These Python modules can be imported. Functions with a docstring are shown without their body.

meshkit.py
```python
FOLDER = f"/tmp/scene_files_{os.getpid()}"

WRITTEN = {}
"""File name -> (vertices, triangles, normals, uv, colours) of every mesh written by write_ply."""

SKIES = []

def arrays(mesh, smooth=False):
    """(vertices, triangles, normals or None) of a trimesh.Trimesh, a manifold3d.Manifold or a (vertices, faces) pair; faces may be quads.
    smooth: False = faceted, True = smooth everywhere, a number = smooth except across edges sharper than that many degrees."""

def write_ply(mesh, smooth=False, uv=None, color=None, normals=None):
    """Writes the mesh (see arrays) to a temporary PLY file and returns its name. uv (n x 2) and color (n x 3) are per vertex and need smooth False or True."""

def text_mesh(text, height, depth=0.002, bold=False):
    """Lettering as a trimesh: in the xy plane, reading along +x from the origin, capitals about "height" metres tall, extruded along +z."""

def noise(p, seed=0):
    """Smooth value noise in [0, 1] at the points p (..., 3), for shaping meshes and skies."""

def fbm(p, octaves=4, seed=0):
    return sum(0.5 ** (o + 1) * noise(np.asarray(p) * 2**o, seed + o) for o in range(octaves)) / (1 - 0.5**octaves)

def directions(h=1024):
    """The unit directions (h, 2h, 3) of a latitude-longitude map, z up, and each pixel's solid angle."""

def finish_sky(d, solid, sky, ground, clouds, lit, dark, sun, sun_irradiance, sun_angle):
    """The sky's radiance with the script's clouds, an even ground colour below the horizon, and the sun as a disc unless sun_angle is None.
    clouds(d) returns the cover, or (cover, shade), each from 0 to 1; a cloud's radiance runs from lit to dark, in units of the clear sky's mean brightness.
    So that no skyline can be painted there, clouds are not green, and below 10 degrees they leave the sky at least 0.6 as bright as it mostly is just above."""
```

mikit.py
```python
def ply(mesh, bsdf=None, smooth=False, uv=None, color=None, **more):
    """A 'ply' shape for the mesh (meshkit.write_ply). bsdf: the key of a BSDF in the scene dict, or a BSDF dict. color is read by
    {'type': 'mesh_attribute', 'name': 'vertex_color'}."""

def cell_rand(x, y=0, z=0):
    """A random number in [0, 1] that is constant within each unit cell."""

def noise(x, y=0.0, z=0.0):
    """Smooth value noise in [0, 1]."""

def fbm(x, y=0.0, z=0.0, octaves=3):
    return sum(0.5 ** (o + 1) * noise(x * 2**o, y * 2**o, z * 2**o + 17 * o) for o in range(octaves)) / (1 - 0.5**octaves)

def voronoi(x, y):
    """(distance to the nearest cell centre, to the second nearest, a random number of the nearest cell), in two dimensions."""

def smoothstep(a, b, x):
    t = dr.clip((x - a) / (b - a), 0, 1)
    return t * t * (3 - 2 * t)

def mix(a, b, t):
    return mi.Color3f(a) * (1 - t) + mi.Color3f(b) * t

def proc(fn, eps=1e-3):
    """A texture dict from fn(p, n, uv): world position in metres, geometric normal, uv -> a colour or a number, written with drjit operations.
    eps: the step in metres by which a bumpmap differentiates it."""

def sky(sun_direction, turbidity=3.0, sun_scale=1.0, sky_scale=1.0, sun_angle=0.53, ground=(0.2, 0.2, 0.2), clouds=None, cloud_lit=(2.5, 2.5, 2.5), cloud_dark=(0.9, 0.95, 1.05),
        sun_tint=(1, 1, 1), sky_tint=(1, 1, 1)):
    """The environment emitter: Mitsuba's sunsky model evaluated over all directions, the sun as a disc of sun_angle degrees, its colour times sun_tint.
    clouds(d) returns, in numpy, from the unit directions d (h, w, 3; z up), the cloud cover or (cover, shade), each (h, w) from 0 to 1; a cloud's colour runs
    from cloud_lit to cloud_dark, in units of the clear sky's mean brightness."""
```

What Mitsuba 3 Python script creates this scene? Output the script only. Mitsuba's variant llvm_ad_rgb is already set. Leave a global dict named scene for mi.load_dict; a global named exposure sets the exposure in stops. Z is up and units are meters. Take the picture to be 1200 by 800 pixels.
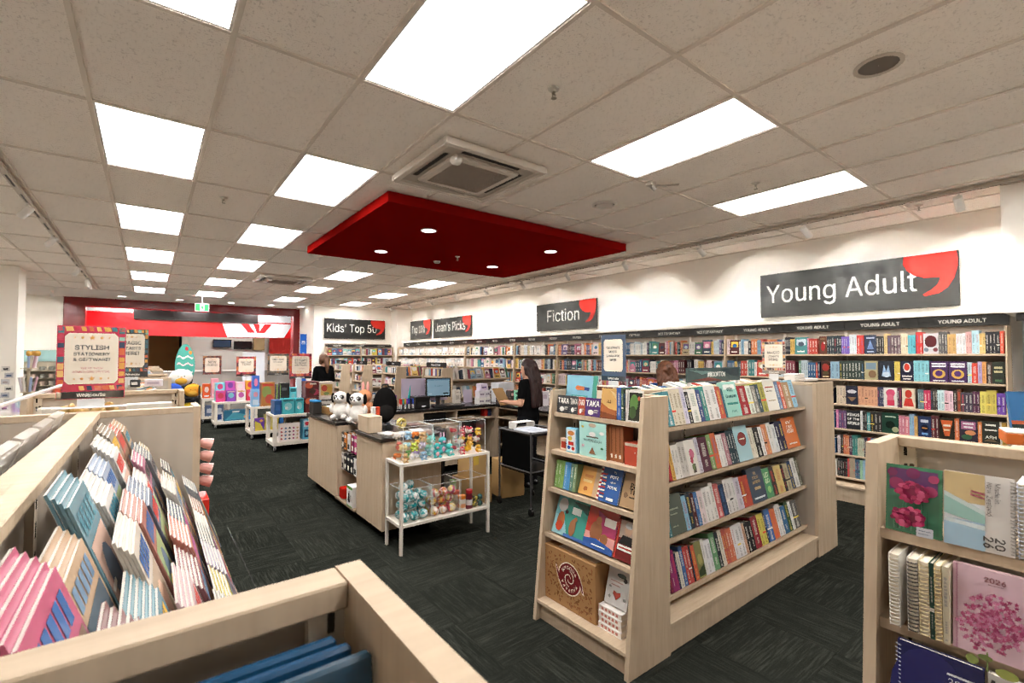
import math, random
import numpy as np, trimesh, mitsuba as mi, drjit as dr, manifold3d as m3
import mikit, meshkit
from mikit import proc, fbm, noise, smoothstep, mix, cell_rand
RND = random.Random(11)
scene, labels = {}, {}
TF = mi.ScalarTransform4f
# ------------------------------------------------------------------ camera, exposure, lamp strength
EYE = (0.0, 0.0, 1.62)
YAW, PITCH = 0.655918, 0.0302438
FWD = (math.sin(YAW) * math.cos(PITCH), math.cos(YAW) * math.cos(PITCH), math.sin(PITCH))
scene['camera'] = {'type': 'thinlens', 'fov': 94.66, 'fov_axis': 'x', 'near_clip': 0.02, 'far_clip': 100.0,
                   'aperture_radius': 0.0011, 'focus_distance': 3.6,
                   'to_world': TF().look_at(origin=EYE, target=[EYE[i] + FWD[i] for i in range(3)], up=[0, 0, 1])}
exposure = 2.04
PANEL, DOWNLIGHT, SPOT = 5.2, 9.0, 4.6
CE = 3.15                                   # ceiling height

# ------------------------------------------------------------------ colours and materials
def C(h):
    if not isinstance(h, str):
        return np.asarray(h, float)
    a = np.array([int(h[i:i + 2], 16) for i in (0, 2, 4)]) / 255.0
    return np.where(a < 0.04045, a / 12.92, ((a + 0.055) / 1.055) ** 2.4)
def CL(h): return [float(x) for x in C(h)]
def rgb(h): return {'type': 'rgb', 'value': [float(x) for x in C(h)]}
VC = {'type': 'mesh_attribute', 'name': 'vertex_color'}
def pbr(base, rough=0.5, **k): return {'type': 'twosided', 'b': {'type': 'principled', 'base_color': base, 'roughness': rough, **k}}
scene['paper'] = pbr(VC, 0.55, specular=0.35)
scene['gloss'] = pbr(VC, 0.25, specular=0.5)
scene['matte'] = {'type': 'twosided', 'b': {'type': 'diffuse', 'reflectance': VC}}
scene['metal'] = pbr(VC, 0.35, metallic=0.8)
def wood_fn(p, n, uv):
    up = dr.abs(n.z) > 0.6
    a = dr.select(up, p.x * 5, p.x * 55 + p.y * 55)
    b = dr.select(up, p.y * 60, p.z * 4)
    g = fbm(a, b, 3.0, 3)
    s = fbm(a * 3.1, b * 3.1, 9.0, 2)
    t = g * 0.65 + s * 0.35
    return mix(CL('aa957e'), CL('bba890'), dr.clip(t * 1.3 - 0.15, 0, 1))
scene['wood'] = pbr(proc(wood_fn), 0.6, specular=0.25)
def back_fn(p, n, uv):
    return mix(CL('a09385'), CL('ab9f91'), fbm(p.x * 30 + p.y * 30, p.z * 3, 1.0, 2))
scene['backboard'] = pbr(proc(back_fn), 0.5)
def carpet_fn(p, n, uv):
    par = dr.floor(p.x * 2) + dr.floor(p.y * 2)
    odd = (par - 2 * dr.floor(par * 0.5)) > 0.5
    a, b = dr.select(odd, p.x, p.y), dr.select(odd, p.y, p.x)
    st = fbm(a * 9, b * 170, 1.0, 3)
    fine = noise(p.x * 420, p.y * 420, 2.0)
    lo = fbm(p.x * 1.7, p.y * 1.7, 5.0, 2)
    t = dr.clip((st - 0.44) * 2.0, 0, 1) * (0.35 + 0.7 * lo) + (fine - 0.5) * 0.3
    tile = cell_rand(dr.floor(p.x * 2), dr.floor(p.y * 2), 4.0) * 0.15
    return mix(CL('1b1d1a'), CL('41433d'), dr.clip(t + tile, 0, 1))
scene['carpet'] = {'type': 'diffuse', 'reflectance': proc(carpet_fn)}
def ceil_fn(p, n, uv):
    sp = noise(p.x * 190, p.y * 190, 1.0)
    sp2 = noise(p.x * 90, p.y * 90, 6.0)
    t = smoothstep(0.74, 0.95, sp) * 0.4 + smoothstep(0.74, 0.95, sp2) * 0.25
    return mix(CL('f6eee5'), CL('968b80'), dr.clip(t, 0, 1))
scene['ceiling_tile_mat'] = {'type': 'twosided', 'b': {'type': 'diffuse', 'reflectance': proc(ceil_fn)}}
scene['wall_paint'] = {'type': 'twosided', 'b': {'type': 'diffuse', 'reflectance': rgb('f1ece4')}}
scene['grid_paint'] = pbr(rgb('d8cec2'), 0.4)
scene['acrylic'] = {'type': 'thindielectric', 'int_ior': 1.49}
scene['lamp_face'] = {'type': 'diffuse', 'reflectance': rgb('e8e8e8')}

# ------------------------------------------------------------------ mesh builder
def trs(x=0, y=0, z=0, rz=0, rx=0, ry=0, s=1.0):
    a, b, c = math.radians(rz), math.radians(rx), math.radians(ry)
    Z = np.array([[math.cos(a), -math.sin(a), 0], [math.sin(a), math.cos(a), 0], [0, 0, 1]])
    X = np.array([[1, 0, 0], [0, math.cos(b), -math.sin(b)], [0, math.sin(b), math.cos(b)]])
    Y = np.array([[math.cos(c), 0, math.sin(c)], [0, 1, 0], [-math.sin(c), 0, math.cos(c)]])
    m = np.eye(4); m[:3, :3] = Z @ X @ Y * s; m[:3, 3] = (x, y, z)
    return m
BOXF = np.array([[0, 3, 2], [0, 1, 3], [4, 7, 5], [4, 6, 7], [0, 5, 1], [0, 4, 5], [2, 7, 6], [2, 3, 7], [0, 6, 4], [0, 2, 6], [1, 7, 3], [1, 5, 7]])
def _template():
    pts = []
    for i in (0, 1):
        for j in (0, 1):
            for k in (0, 1):
                s = np.array([i, j, k]) * 2 - 1
                for ax in range(3):
                    q = s * 0.8; q[ax] = s[ax]; pts.append(q)
    pts = np.array(pts, float)
    h = trimesh.convex.convex_hull(trimesh.Trimesh(pts, process=False)) if False else None
    from scipy.spatial import ConvexHull
    H = ConvexHull(pts); F = H.simplices.copy()
    for n_, f in enumerate(F):
        a, b, c = pts[f]
        if np.dot(np.cross(b - a, c - a), (a + b + c)) < 0: F[n_] = f[::-1]
    return F
CHF = _template()
SPH = {n: (lambda m: (np.array(m.vertices), np.array(m.faces)))(trimesh.creation.icosphere(subdivisions=n)) for n in (1, 2, 3)}
_TXT = {}
def text_unit(t, bold):
    k = (t, bold)
    if k not in _TXT:
        m = meshkit.text_mesh(t, 1.0, depth=1.0, bold=bold)
        v = np.array(m.vertices); _TXT[k] = (v, np.array(m.faces), v[:, 0].min(), v[:, 0].max())
    return _TXT[k]
class M:
    def __init__(s, T=None): s.v, s.f, s.c, s.n, s.T = [], [], [], 0, (np.eye(4) if T is None else T)
    def at(s, T): m = M(s.T @ T); m.v, m.f, m.c = s.v, s.f, s.c; m.root = getattr(s, 'root', s); return m
    def add(s, v, f, col):
        r = getattr(s, 'root', s)
        v = np.asarray(v, float) @ s.T[:3, :3].T + s.T[:3, 3]
        f = np.asarray(f, int)
        if np.linalg.det(s.T[:3, :3]) < 0: f = f[:, ::-1]
        s.v.append(v); s.f.append(f + r.n); r.n += len(v)
        col = C(col); s.c.append(np.broadcast_to(col, (len(v), 3)) if col.ndim == 1 else col)
        return s
    def box(s, x0, x1, y0, y1, z0, z1, col='ffffff'):
        return s.add([(x, y, z) for x in (x0, x1) for y in (y0, y1) for z in (z0, z1)], BOXF, col)
    def ch(s, x0, x1, y0, y1, z0, z1, col='ffffff', b=0.002):
        pts = []
        for i in (0, 1):
            for j in (0, 1):
                for k in (0, 1):
                    o = np.array([(x0, x1)[i], (y0, y1)[j], (z0, z1)[k]]); d = np.array([1 - 2 * i, 1 - 2 * j, 1 - 2 * k]) * b
                    for ax in range(3):
                        q = o + d; q[ax] = o[ax]; pts.append(q)
        return s.add(pts, CHF, col)
    def quad(s, a, b, c, d, col='ffffff'): return s.add([a, b, c, d], [[0, 1, 2], [0, 2, 3]], col)
    def prism(s, poly, t0, t1, axis, col='ffffff'):
        """polygon of (a, b) extruded along axis from t0 to t1; concave allowed"""
        from shapely.geometry import Polygon
        P = Polygon(poly); m = trimesh.creation.extrude_polygon(P, 1.0, engine='earcut')
        v = np.array(m.vertices); a, b, t = v[:, 0], v[:, 1], t0 + (t1 - t0) * v[:, 2]
        w = {'x': (t, a, b), 'y': (a, t, b), 'z': (a, b, t)}[axis]
        f = np.array(m.faces)
        V = np.stack(w, 1)
        if trimesh.Trimesh(V, f, process=False).volume < 0: f = f[:, ::-1]
        return s.add(V, f, col)
    def cyl(s, p0, p1, r, col='ffffff', n=10, r1=None, cap=True):
        p0, p1 = np.asarray(p0, float), np.asarray(p1, float); r1 = r if r1 is None else r1
        z = p1 - p0; z = z / np.linalg.norm(z)
        x = np.cross(z, [0, 0, 1] if abs(z[2]) < 0.9 else [1, 0, 0]); x /= np.linalg.norm(x); y = np.cross(z, x)
        an = np.arange(n) * 2 * np.pi / n; ring = np.cos(an)[:, None] * x + np.sin(an)[:, None] * y
        v = np.vstack([p0 + ring * r, p1 + ring * r1]); i = np.arange(n); j = (i + 1) % n
        f = [np.stack([i, j, j + n], 1), np.stack([i, j + n, i + n], 1)]
        if cap:
            v = np.vstack([v, v[:n], v[n:], [p0], [p1]])
            f += [np.stack([j + 2 * n, i + 2 * n, i * 0 + 4 * n], 1), np.stack([i + 3 * n, j + 3 * n, i * 0 + 4 * n + 1], 1)]
        return s.add(v, np.vstack(f), col)
    def lathe(s, prof, col='ffffff', n=20):
        an = np.arange(n) * 2 * np.pi / n
        v = np.vstack([[(r * math.cos(a), r * math.sin(a), z) for a in an] for r, z in prof]); f = []
        for k in range(len(prof) - 1):
            for i in range(n):
                j = (i + 1) % n; f += [[k * n + i, k * n + j, k * n + n + j], [k * n + i, k * n + n + j, k * n + n + i]]
        return s.add(v, f, col)
    def sph(s, c, r, col='ffffff', n=1, R=None):
        v, f = SPH[n]; v = v * np.broadcast_to(r, 3)
        if R is not None: v = v @ R.T
        return s.add(v + np.asarray(c), f, col)
    def tube(s, pts, r, col='ffffff', n=6):
        for a, b in zip(pts[:-1], pts[1:]): s.cyl(a, b, r, col, n)
        return s
    def text(s, t, x, z, h, col, y=0.0, bold=False, align='c', depth=0.0008, sx=1.0, wmax=None):
        """lettering standing in the local xz plane, read from -y"""
        v, f, a, b = text_unit(t, bold)
        if wmax and (b - a) * h * sx > wmax: sx = wmax / ((b - a) * h)
        off = {'c': -(a + b) / 2, 'l': -a, 'r': -b}[align]
        V = np.stack([x + (v[:, 0] + off) * h * sx, y - v[:, 2] * depth, z + v[:, 1] * h], 1)
        return s.add(V, f, col)
    def rect(s, x0, x1, z0, z1, col, y=0.0): return s.quad((x0, y, z0), (x1, y, z0), (x1, y, z1), (x0, y, z1), col)
    def poly(s, pts, col, y=0.0):
        c = np.mean(pts, 0); v = [(c[0], y, c[1])] + [(p[0], y, p[1]) for p in pts]; n = len(pts)
        return s.add(v, [[0, i + 1, (i + 1) % n + 1] for i in range(n)], col)
    def disc(s, x, z, rx, rz, col, y=0.0, n=16): return s.poly([(x + rx * math.cos(2 * math.pi * i / n), z + rz * math.sin(2 * math.pi * i / n)) for i in range(n)], col, y)
    def star(s, x, z, r, col, y=0.0): return s.poly([(x + r * (1 if i % 2 == 0 else 0.42) * math.sin(math.pi * i / 5), z + r * (1 if i % 2 == 0 else 0.42) * math.cos(math.pi * i / 5)) for i in range(10)], col, y)
    def mesh(s): return np.vstack(s.v), np.vstack(s.f), np.vstack(s.c)

# ------------------------------------------------------------------ scene entries
USED = {}
def name(base):
    n = USED.get(base, 0); USED[base] = n + 1
    return base if n == 0 else f'{base}_{n:03d}'
def tag(key, label=None, cat=None, group=None, kind=None):
    d = {k: v for k, v in (('label', label), ('category', cat), ('group', group), ('kind', kind)) if v}
    if d: labels[key] = {**labels.get(key, {}), **d}
    return key
def thing(base, label, cat, group=None): return tag(name(base), label, cat, group)
def part(parent, base, m, bsdf='paper', smooth=False, label=None, kind=None):
    key = name(f'{parent}__{base}'); v, f, c = m.mesh()
    scene[key] = mikit.ply((v, f), bsdf, smooth=smooth, color=c * 0.82 if VCUSE.get(bsdf, True) else None)
    if label or kind: tag(key, label, None, None, kind)
    return key
VCUSE = {'wood': False, 'backboard': False, 'carpet': False, 'ceiling_tile_mat': False, 'wall_paint': False, 'grid_paint': False, 'acrylic': False, 'lamp_face': False}
def solo(base, m, bsdf, label, cat, group=None, smooth=False, kind=None):
    key = name(base); v, f, c = m.mesh()
    scene[key] = mikit.ply((v, f), bsdf, smooth=smooth, color=c * 0.82 if VCUSE.get(bsdf, True) else None)
    return tag(key, label, cat, group, kind)
def struct(base, m, bsdf, smooth=False):
    key = name(base); v, f, c = m.mesh()
    scene[key] = mikit.ply((v, f), bsdf, smooth=smooth, color=c * 0.82 if VCUSE.get(bsdf, True) else None)
    return tag(key, None, None, None, 'structure')
def emit(parent, base, m, L):
    key = name(f'{parent}__{base}'); v, f, c = m.mesh()
    scene[key] = {**mikit.ply((v, f), 'lamp_face'), 'emitter': {'type': 'area', 'radiance': {'type': 'rgb', 'value': [float(x) for x in L]}}}
    return key
def ordinal(n): return f"{n}{'th' if 10 <= n % 100 <= 20 else {1: 'st', 2: 'nd', 3: 'rd'}.get(n % 10, 'th')}"
def colname(h):
    import colorsys
    r, g, b = (int(h[i:i + 2], 16) / 255 for i in (0, 2, 4)); H, L, S = colorsys.rgb_to_hls(r, g, b); H *= 360
    if L > 0.8 and S < 0.5: return 'white' if S < 0.25 else 'cream'
    if S < 0.13: return 'black' if L < 0.25 else 'grey' if L < 0.7 else 'pale grey'
    if L < 0.17: return 'black'
    hue = 'red' if H < 12 or H > 345 else 'orange' if H < 34 else 'yellow' if H < 62 else 'green' if H < 165 else 'teal' if H < 192 else 'blue' if H < 250 else 'purple' if H < 300 else 'pink'
    if hue == 'orange' and (S < 0.45 or L < 0.33): hue = 'brown' if L < 0.6 else 'tan'
    if hue == 'red' and L > 0.7: hue = 'pink'
    return ('dark ' if L < 0.3 else 'light ' if L > 0.68 and hue not in ('tan', 'pink') else '') + hue
# ================================================================== SETTING
GX, GY, X0, Y0 = 0.604, 1.192, -0.309, 3.745
m = M(); m.box(-2.75, 7.05, -2.4, 16.6, -0.12, -0.0065, '2a2b29'); struct('floor', m, 'matte')
cells = []
for i in range(-10, 14):
    for j in range(-8, 34):
        x, y = i * 0.5, j * 0.5
        if x + 0.5 > 6.9 or x < -2.6 or y < -2.3 or y + 0.5 > 16.6: continue
        vis = x > -0.6 and y > 0.3 and x < 0.95 * y + 5.2 and y < 16 and not (x > 4.6 and y > 4)
        cells.append((0 if vis else 1, math.hypot(x, y), x, y))
cells.sort(); rest = M()
for n_, (_, _, x, y) in enumerate(cells):
    q = M() if n_ < 290 else rest
    q.box(x + 0.0006, x + 0.4994, y + 0.0006, y + 0.4994, -0.0065, 0.0)
    if n_ < 290: part('floor', 'carpet_tile', q, 'carpet')
part('floor', 'carpet_tile_rest', rest, 'carpet', kind='stuff')
m = M(); m.box(-2.75, 7.05, -2.4, 14.47, CE + 0.03, CE + 0.15); struct('ceiling', m, 'wall_paint')
LIGHTS = [(c, r) for c in (0, 2) for r in (-2, 0, 2, 4, 6, 8)] + [(2, -4)] + [(c, r) for c in (5, 8) for r in (-4, -2, 4, 6, 8)]
def gx(k): return X0 + GX * k
def gy(j): return Y0 + GY * j
far = M(); grid = M()
for k in range(-3, 13):
    x = min(gx(k), 6.9); grid.box(x - 0.012, x + 0.012, -2.29, 14.47, CE - 0.003, CE + 0.03)
for j in range(-5, 10):
    grid.box(-2.64, 6.9, gy(j) - 0.012, gy(j) + 0.012, CE - 0.0028, CE + 0.03)
part('ceiling', 'grid', grid, 'grid_paint')
CASS = [(1.6, 2.53, 2.82, 3.75), (1.62, 2.55, 9.75, 10.65)]
for k in range(-4, 12):
    for j in range(-6, 9):
        if (k, j) in LIGHTS: continue
        x0, x1, y0, y1 = max(gx(k), -2.65) + 0.0125, min(gx(k + 1), 6.9) - 0.0125, max(gy(j), -2.3) + 0.0125, gy(j + 1) - 0.0125
        seen = y1 > 0.2 and k >= -4 - j * 0.3 and x0 < 6.9
        q = M() if seen else far
        q.box(x0, x1, y0, y1, CE + 0.007, CE + 0.02)
        if seen: part('ceiling', 'tile', q, 'ceiling_tile_mat')
part('ceiling', 'tile_rest', far, 'ceiling_tile_mat', kind='stuff')
m = M(); m.box(-2.75, 7.05, 14.485, 16.6, CE, CE + 0.15); struct('ceiling', m, 'wall_paint')
PLACE = {0: 'first row from the left', 2: 'second row from the left', 5: 'third row from the left', 8: 'row nearest the right wall'}
for c in (0, 2, 5, 8):
    rows = sorted(r for cc, r in LIGHTS if cc == c)
    seenrows = [r for r in rows if r >= -2]
    for r in rows:
        x0, x1, y0, y1 = gx(c) + 0.0125, gx(c + 1) - 0.0125, gy(r) + 0.0125, gy(r + 1) - 0.0125
        lab = f'white glowing ceiling light panel, {ordinal(seenrows.index(r) + 1)} nearest in the {PLACE[c]}' if r >= -2 else f'white ceiling light panel behind the viewpoint, {PLACE[c]}, row {r + 7}'
        t = thing('ceiling_light_panel', lab, 'ceiling light', 'flush ceiling light panels')
        f_ = M()
        for a in ((x0, x0 + 0.012, y0, y1), (x1 - 0.012, x1, y0, y1), (x0 + 0.012, x1 - 0.012, y0, y0 + 0.012), (x0 + 0.012, x1 - 0.012, y1 - 0.012, y1)): f_.box(*a, CE + 0.001, CE + 0.02, 'e4e0da')
        part(t, 'frame', f_, 'paper')
        q = M(); z = CE + 0.004; a, b, c_, d = x0 + 0.012, x1 - 0.012, y0 + 0.012, y1 - 0.012
        q.quad((a, c_, z), (a, d, z), (b, d, z), (b, c_, z)); emit(t, 'diffuser', q, (PANEL, PANEL * 0.985, PANEL * 0.95))
# walls
m = M(); m.box(6.91, 7.05, -2.4, 15.0, 0, CE); struct('wall_right', m, 'wall_paint')
m = M(); m.box(4.2, 6.91, 14.9, 15.05, 0, CE); struct('wall_back', m, 'wall_paint')
m = M(); m.ch(6.38, 6.91, 14.42, 14.9, 0, CE); struct('wall_column', m, 'wall_paint')
m = M(); m.ch(3.93, 4.2, 14.9, 16.6, 0, CE); struct('wall_column', m, 'wall_paint')
m = M(); m.ch(-2.64, -1.78, 11.5, 12.1, 0, CE); struct('wall_column', m, 'wall_paint')
m = M(); m.box(-2.75, -1.76, 16.6, 16.75, 0, CE); struct('wall_far_left', m, 'wall_paint')
m = M(); m.box(-2.75, -2.65, -2.4, 16.6, 0, CE); struct('wall_left', m, 'wall_paint')
m = M(); m.box(-2.65, 6.91, -2.4, -2.3, 0, CE); struct('wall_near', m, 'wall_paint')
# boxed corner beside the last wall bookcase, with the shop window under it
m = M(); m.ch(6.05, 6.909, -0.9, 0.655, 2.0, CE - 0.004); struct('wall_bulkhead', m, 'wall_paint')
m = M(); m.box(6.86, 6.905, -0.9, 0.62, 0, 2.0, 'dfe8ea'); struct('window_1', m, 'gloss')
t = thing('glass_panel', 'clear glass panel with dark bracket beside the last wall bookcase', 'glass panel')
m = M(); m.quad((6.12, 0.58, 0.9), (6.12, -0.85, 0.9), (6.12, -0.85, 1.99), (6.12, 0.58, 1.99)); part(t, 'pane', m, 'acrylic')
m = M(); m.ch(6.09, 6.15, 0.53, 0.585, 1.93, 1.999, '2c2a28'); part(t, 'bracket', m, 'gloss')
m = M(); m.cyl((6.2, 0.5, 0.9), (6.2, 0.5, 1.99), 0.012, 'e8eef0', 10); part(t, 'rod', m, 'gloss')
m = M()
for k in range(6):
    a = M(trs(6.115, 0.40 - k * 0.045, 1.52 - 0.01 * k, -90, 0, -30)); 
    a.rect(-0.012, 0.012, 0, 0.13, '26282a'); m.v += a.v; m.f += [f + m.n for f in a.f]; m.c += a.c; m.n += a.n
part(t, 'decal', m, 'paper', label='dark fanned stripe decal')

# bank front beyond the shop's red portal
RED, DRED = 'd4161c', '7a0d10'
m = M(); m.ch(-1.76, -1.34, 16.6, 17.0, 0, CE, DRED); m.ch(3.75, 3.925, 16.6, 17.0, 0, CE, DRED); m.ch(-1.34, 3.75, 16.6, 17.0, 2.93, CE, DRED); struct('trim_portal', m, 'gloss')
m = M(); m.box(-5, 9, 16.6, 26.1, -0.12, 0.0, '55534f'); struct('floor', m, 'matte')
m = M(); m.box(-5, 9, 17.0, 26, 3.3, 3.4); struct('ceiling', m, 'wall_paint')
m = M(); m.box(1.1, 9, 22.3, 22.45, 0, 3.3, 'd8d4cc'); struct('wall_bank', m, 'matte')
m = M(); m.box(-5, 1.0, 24.0, 24.15, 0, 3.3, '6b4a2a'); struct('wall_bank_timber', m, 'matte')
m = M(); m.box(8.9, 9, 16.6, 26, 0, 3.3, 'b8b2aa'); m.box(-5, -4.9, 16.75, 24, 0, 3.3, 'b8b2aa'); struct('wall_bank_side', m, 'matte')
t = thing('bank_fascia', 'long red and white bank fascia with a red W emblem behind the portal', 'fascia')
m = M(); m.ch(-1.55, 4.5, 18.5, 18.8, 2.25, 3.2, RED); part(t, 'board', m, 'gloss')
A = M(trs(0, 18.497, 0))
m = A.at(np.eye(4)); m.rect(-1.49, -0.40, 2.94, 3.19, 'e8ecf0'); part(t, 'white_panel', m, 'gloss'); A = M(trs(0, 18.497, 0)); m = A; m.rect(3.02, 4.2, 2.8, 3.2, 'e8ecf0')
m.poly([(1.93, 2.76), (2.09, 2.26), (3.85, 2.26), (4.15, 2.76)], 'e8ecf0'); part(t, 'white_panel', m, 'gloss')
m = M(); m.ch(-0.39, 3.0, 18.42, 18.4995, 2.75, 3.14, '121212'); part(t, 'black_band', m, 'gloss')
m = M(trs(0, 18.493, 0)); m.poly([(2.49, 2.73), (2.71, 2.73), (2.93, 2.42), (2.71, 2.42)], RED); m.poly([(2.87, 2.73), (3.06, 2.73), (3.06, 2.42), (2.98, 2.42)], RED); m.poly([(3.22, 2.73), (3.45, 2.73), (3.23, 2.42), (3.03, 2.42)], RED); m.poly([(2.75, 2.73), (2.87, 2.73), (2.98, 2.42), (2.90, 2.5)], 'e8ecf0', -0.001)
part(t, 'emblem', m, 'gloss', label='red three stroke W emblem')
for k in range(4):
    q = thing('fascia_spotlight', f'small spotlight shining on the black band of the bank fascia, {ordinal(k + 1)} from the left', 'spotlight', 'spotlights over the bank fascia')
    x = 0.0 + k * 0.95
    m = M(); m.cyl((x, 18.2, 3.299), (x, 18.2, 3.2), 0.035, 'e0e0e0'); part(q, 'housing', m, 'gloss')
    m = M(); m.cyl((x, 18.2, 3.199), (x, 18.2, 3.196), 0.03, 'ffffff', 10, cap=False); m.poly([(0.001, 0.001), (0, 0), (0.001, 0)], 'ffffff')
    m = M(trs(x, 18.2, 3.195, 0, 90)); m.disc(0, 0, 0.03, 0.03, 'ffffff'); emit(q, 'lens', m, (20, 20, 19))
    scene[f'fascia_spot_{k}'] = {'type': 'spot', 'to_world': TF().look_at(origin=[x, 18.19, 3.17], target=[x, 18.42, 2.9], up=[1, 0, 0]), 'cutoff_angle': 40.0, 'beam_width': 15.0, 'intensity': {'type': 'rgb', 'value': [0.35, 0.35, 0.33]}}
for k, (x, y) in enumerate(((0.2, 19.6), (2.6, 20.4), (5.2, 20.2), (-1.5, 21.5), (-0.6, 17.7), (1.2, 17.7), (3.0, 17.7))):
    t = thing('bank_ceiling_light', ('white strip light on the bank ceiling above the left half of its counter', 'white strip light on the bank ceiling before the wall screens', 'white strip light on the bank ceiling at the far right', 'white strip light deep in the bank on the left', 'white strip light hidden behind the red portal beam, left', 'white strip light hidden behind the red portal beam, middle', 'white strip light hidden behind the red portal beam, right')[k], 'ceiling light', 'bank ceiling lights')
    m = M(); m.box(x - 0.32, x + 0.32, y - 0.62, y + 0.62, 3.27, 3.3, 'e8e8e8'); part(t, 'frame', m)
    m = M(); m.quad((x - 0.3, y - 0.6, 3.268), (x - 0.3, y + 0.6, 3.268), (x + 0.3, y + 0.6, 3.268), (x + 0.3, y - 0.6, 3.268)); emit(t, 'diffuser', m, (7, 7, 6.8) if k < 4 else (11, 11, 10.6))
for k, (x0, x1, z0, z1, scr, lab) in enumerate(((2.02, 2.66, 1.95, 2.27, '1d3a52', 'wall screen with a blue picture, left of two over the bank counter'), (2.75, 3.4, 1.9, 2.22, '0c0d0f', 'dark wall screen, right of two over the bank counter'))):
    t = thing('wall_screen', lab, 'screen')
    m = M(); m.ch(x0, x1, 22.16, 22.23, z0, z1, '0a0a0b', 0.01); part(t, 'body', m, 'gloss')
    m = M(trs(0, 22.158, 0)); m.rect(x0 + 0.03, x1 - 0.03, z0 + 0.03, z1 - 0.03, scr); part(t, 'screen', m, 'gloss')
    m = M(); m.box((x0 + x1) / 2 - 0.02, (x0 + x1) / 2 + 0.02, 22.22, 22.3, z0 + 0.1, z1 - 0.05, '333333'); part(t, 'bracket', m)
m = M(); m.ch(1.0, 1.2, 21.9, 22.3, 0, 3.3, 'c0b8aa'); struct('wall_bank_pier', m, 'matte')
m = M(); m.ch(3.45, 3.85, 22.0, 22.3, 1.85, 3.3, 'a88e6a'); struct('wall_bank_pier', m, 'matte')
m = M()
for k in range(14): m.cyl((4.1 + k * 0.075, 22.2 + 0.02 * (k % 2), 0.02), (4.1 + k * 0.075, 22.2 + 0.02 * (k % 2), 2.5), 0.045, 'b83a34', 8)
solo('curtain', m, 'matte', 'red pleated curtain in the bank behind the toy posters', 'curtain', smooth=True)
t = thing('freestanding_panel', 'tall blank white freestanding panel in front of the bank wall', 'display panel')
m = M(); m.ch(2.62, 3.32, 18.9, 18.95, 0.12, 1.75, 'e6eaf0', 0.008); part(t, 'panel', m)
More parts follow.
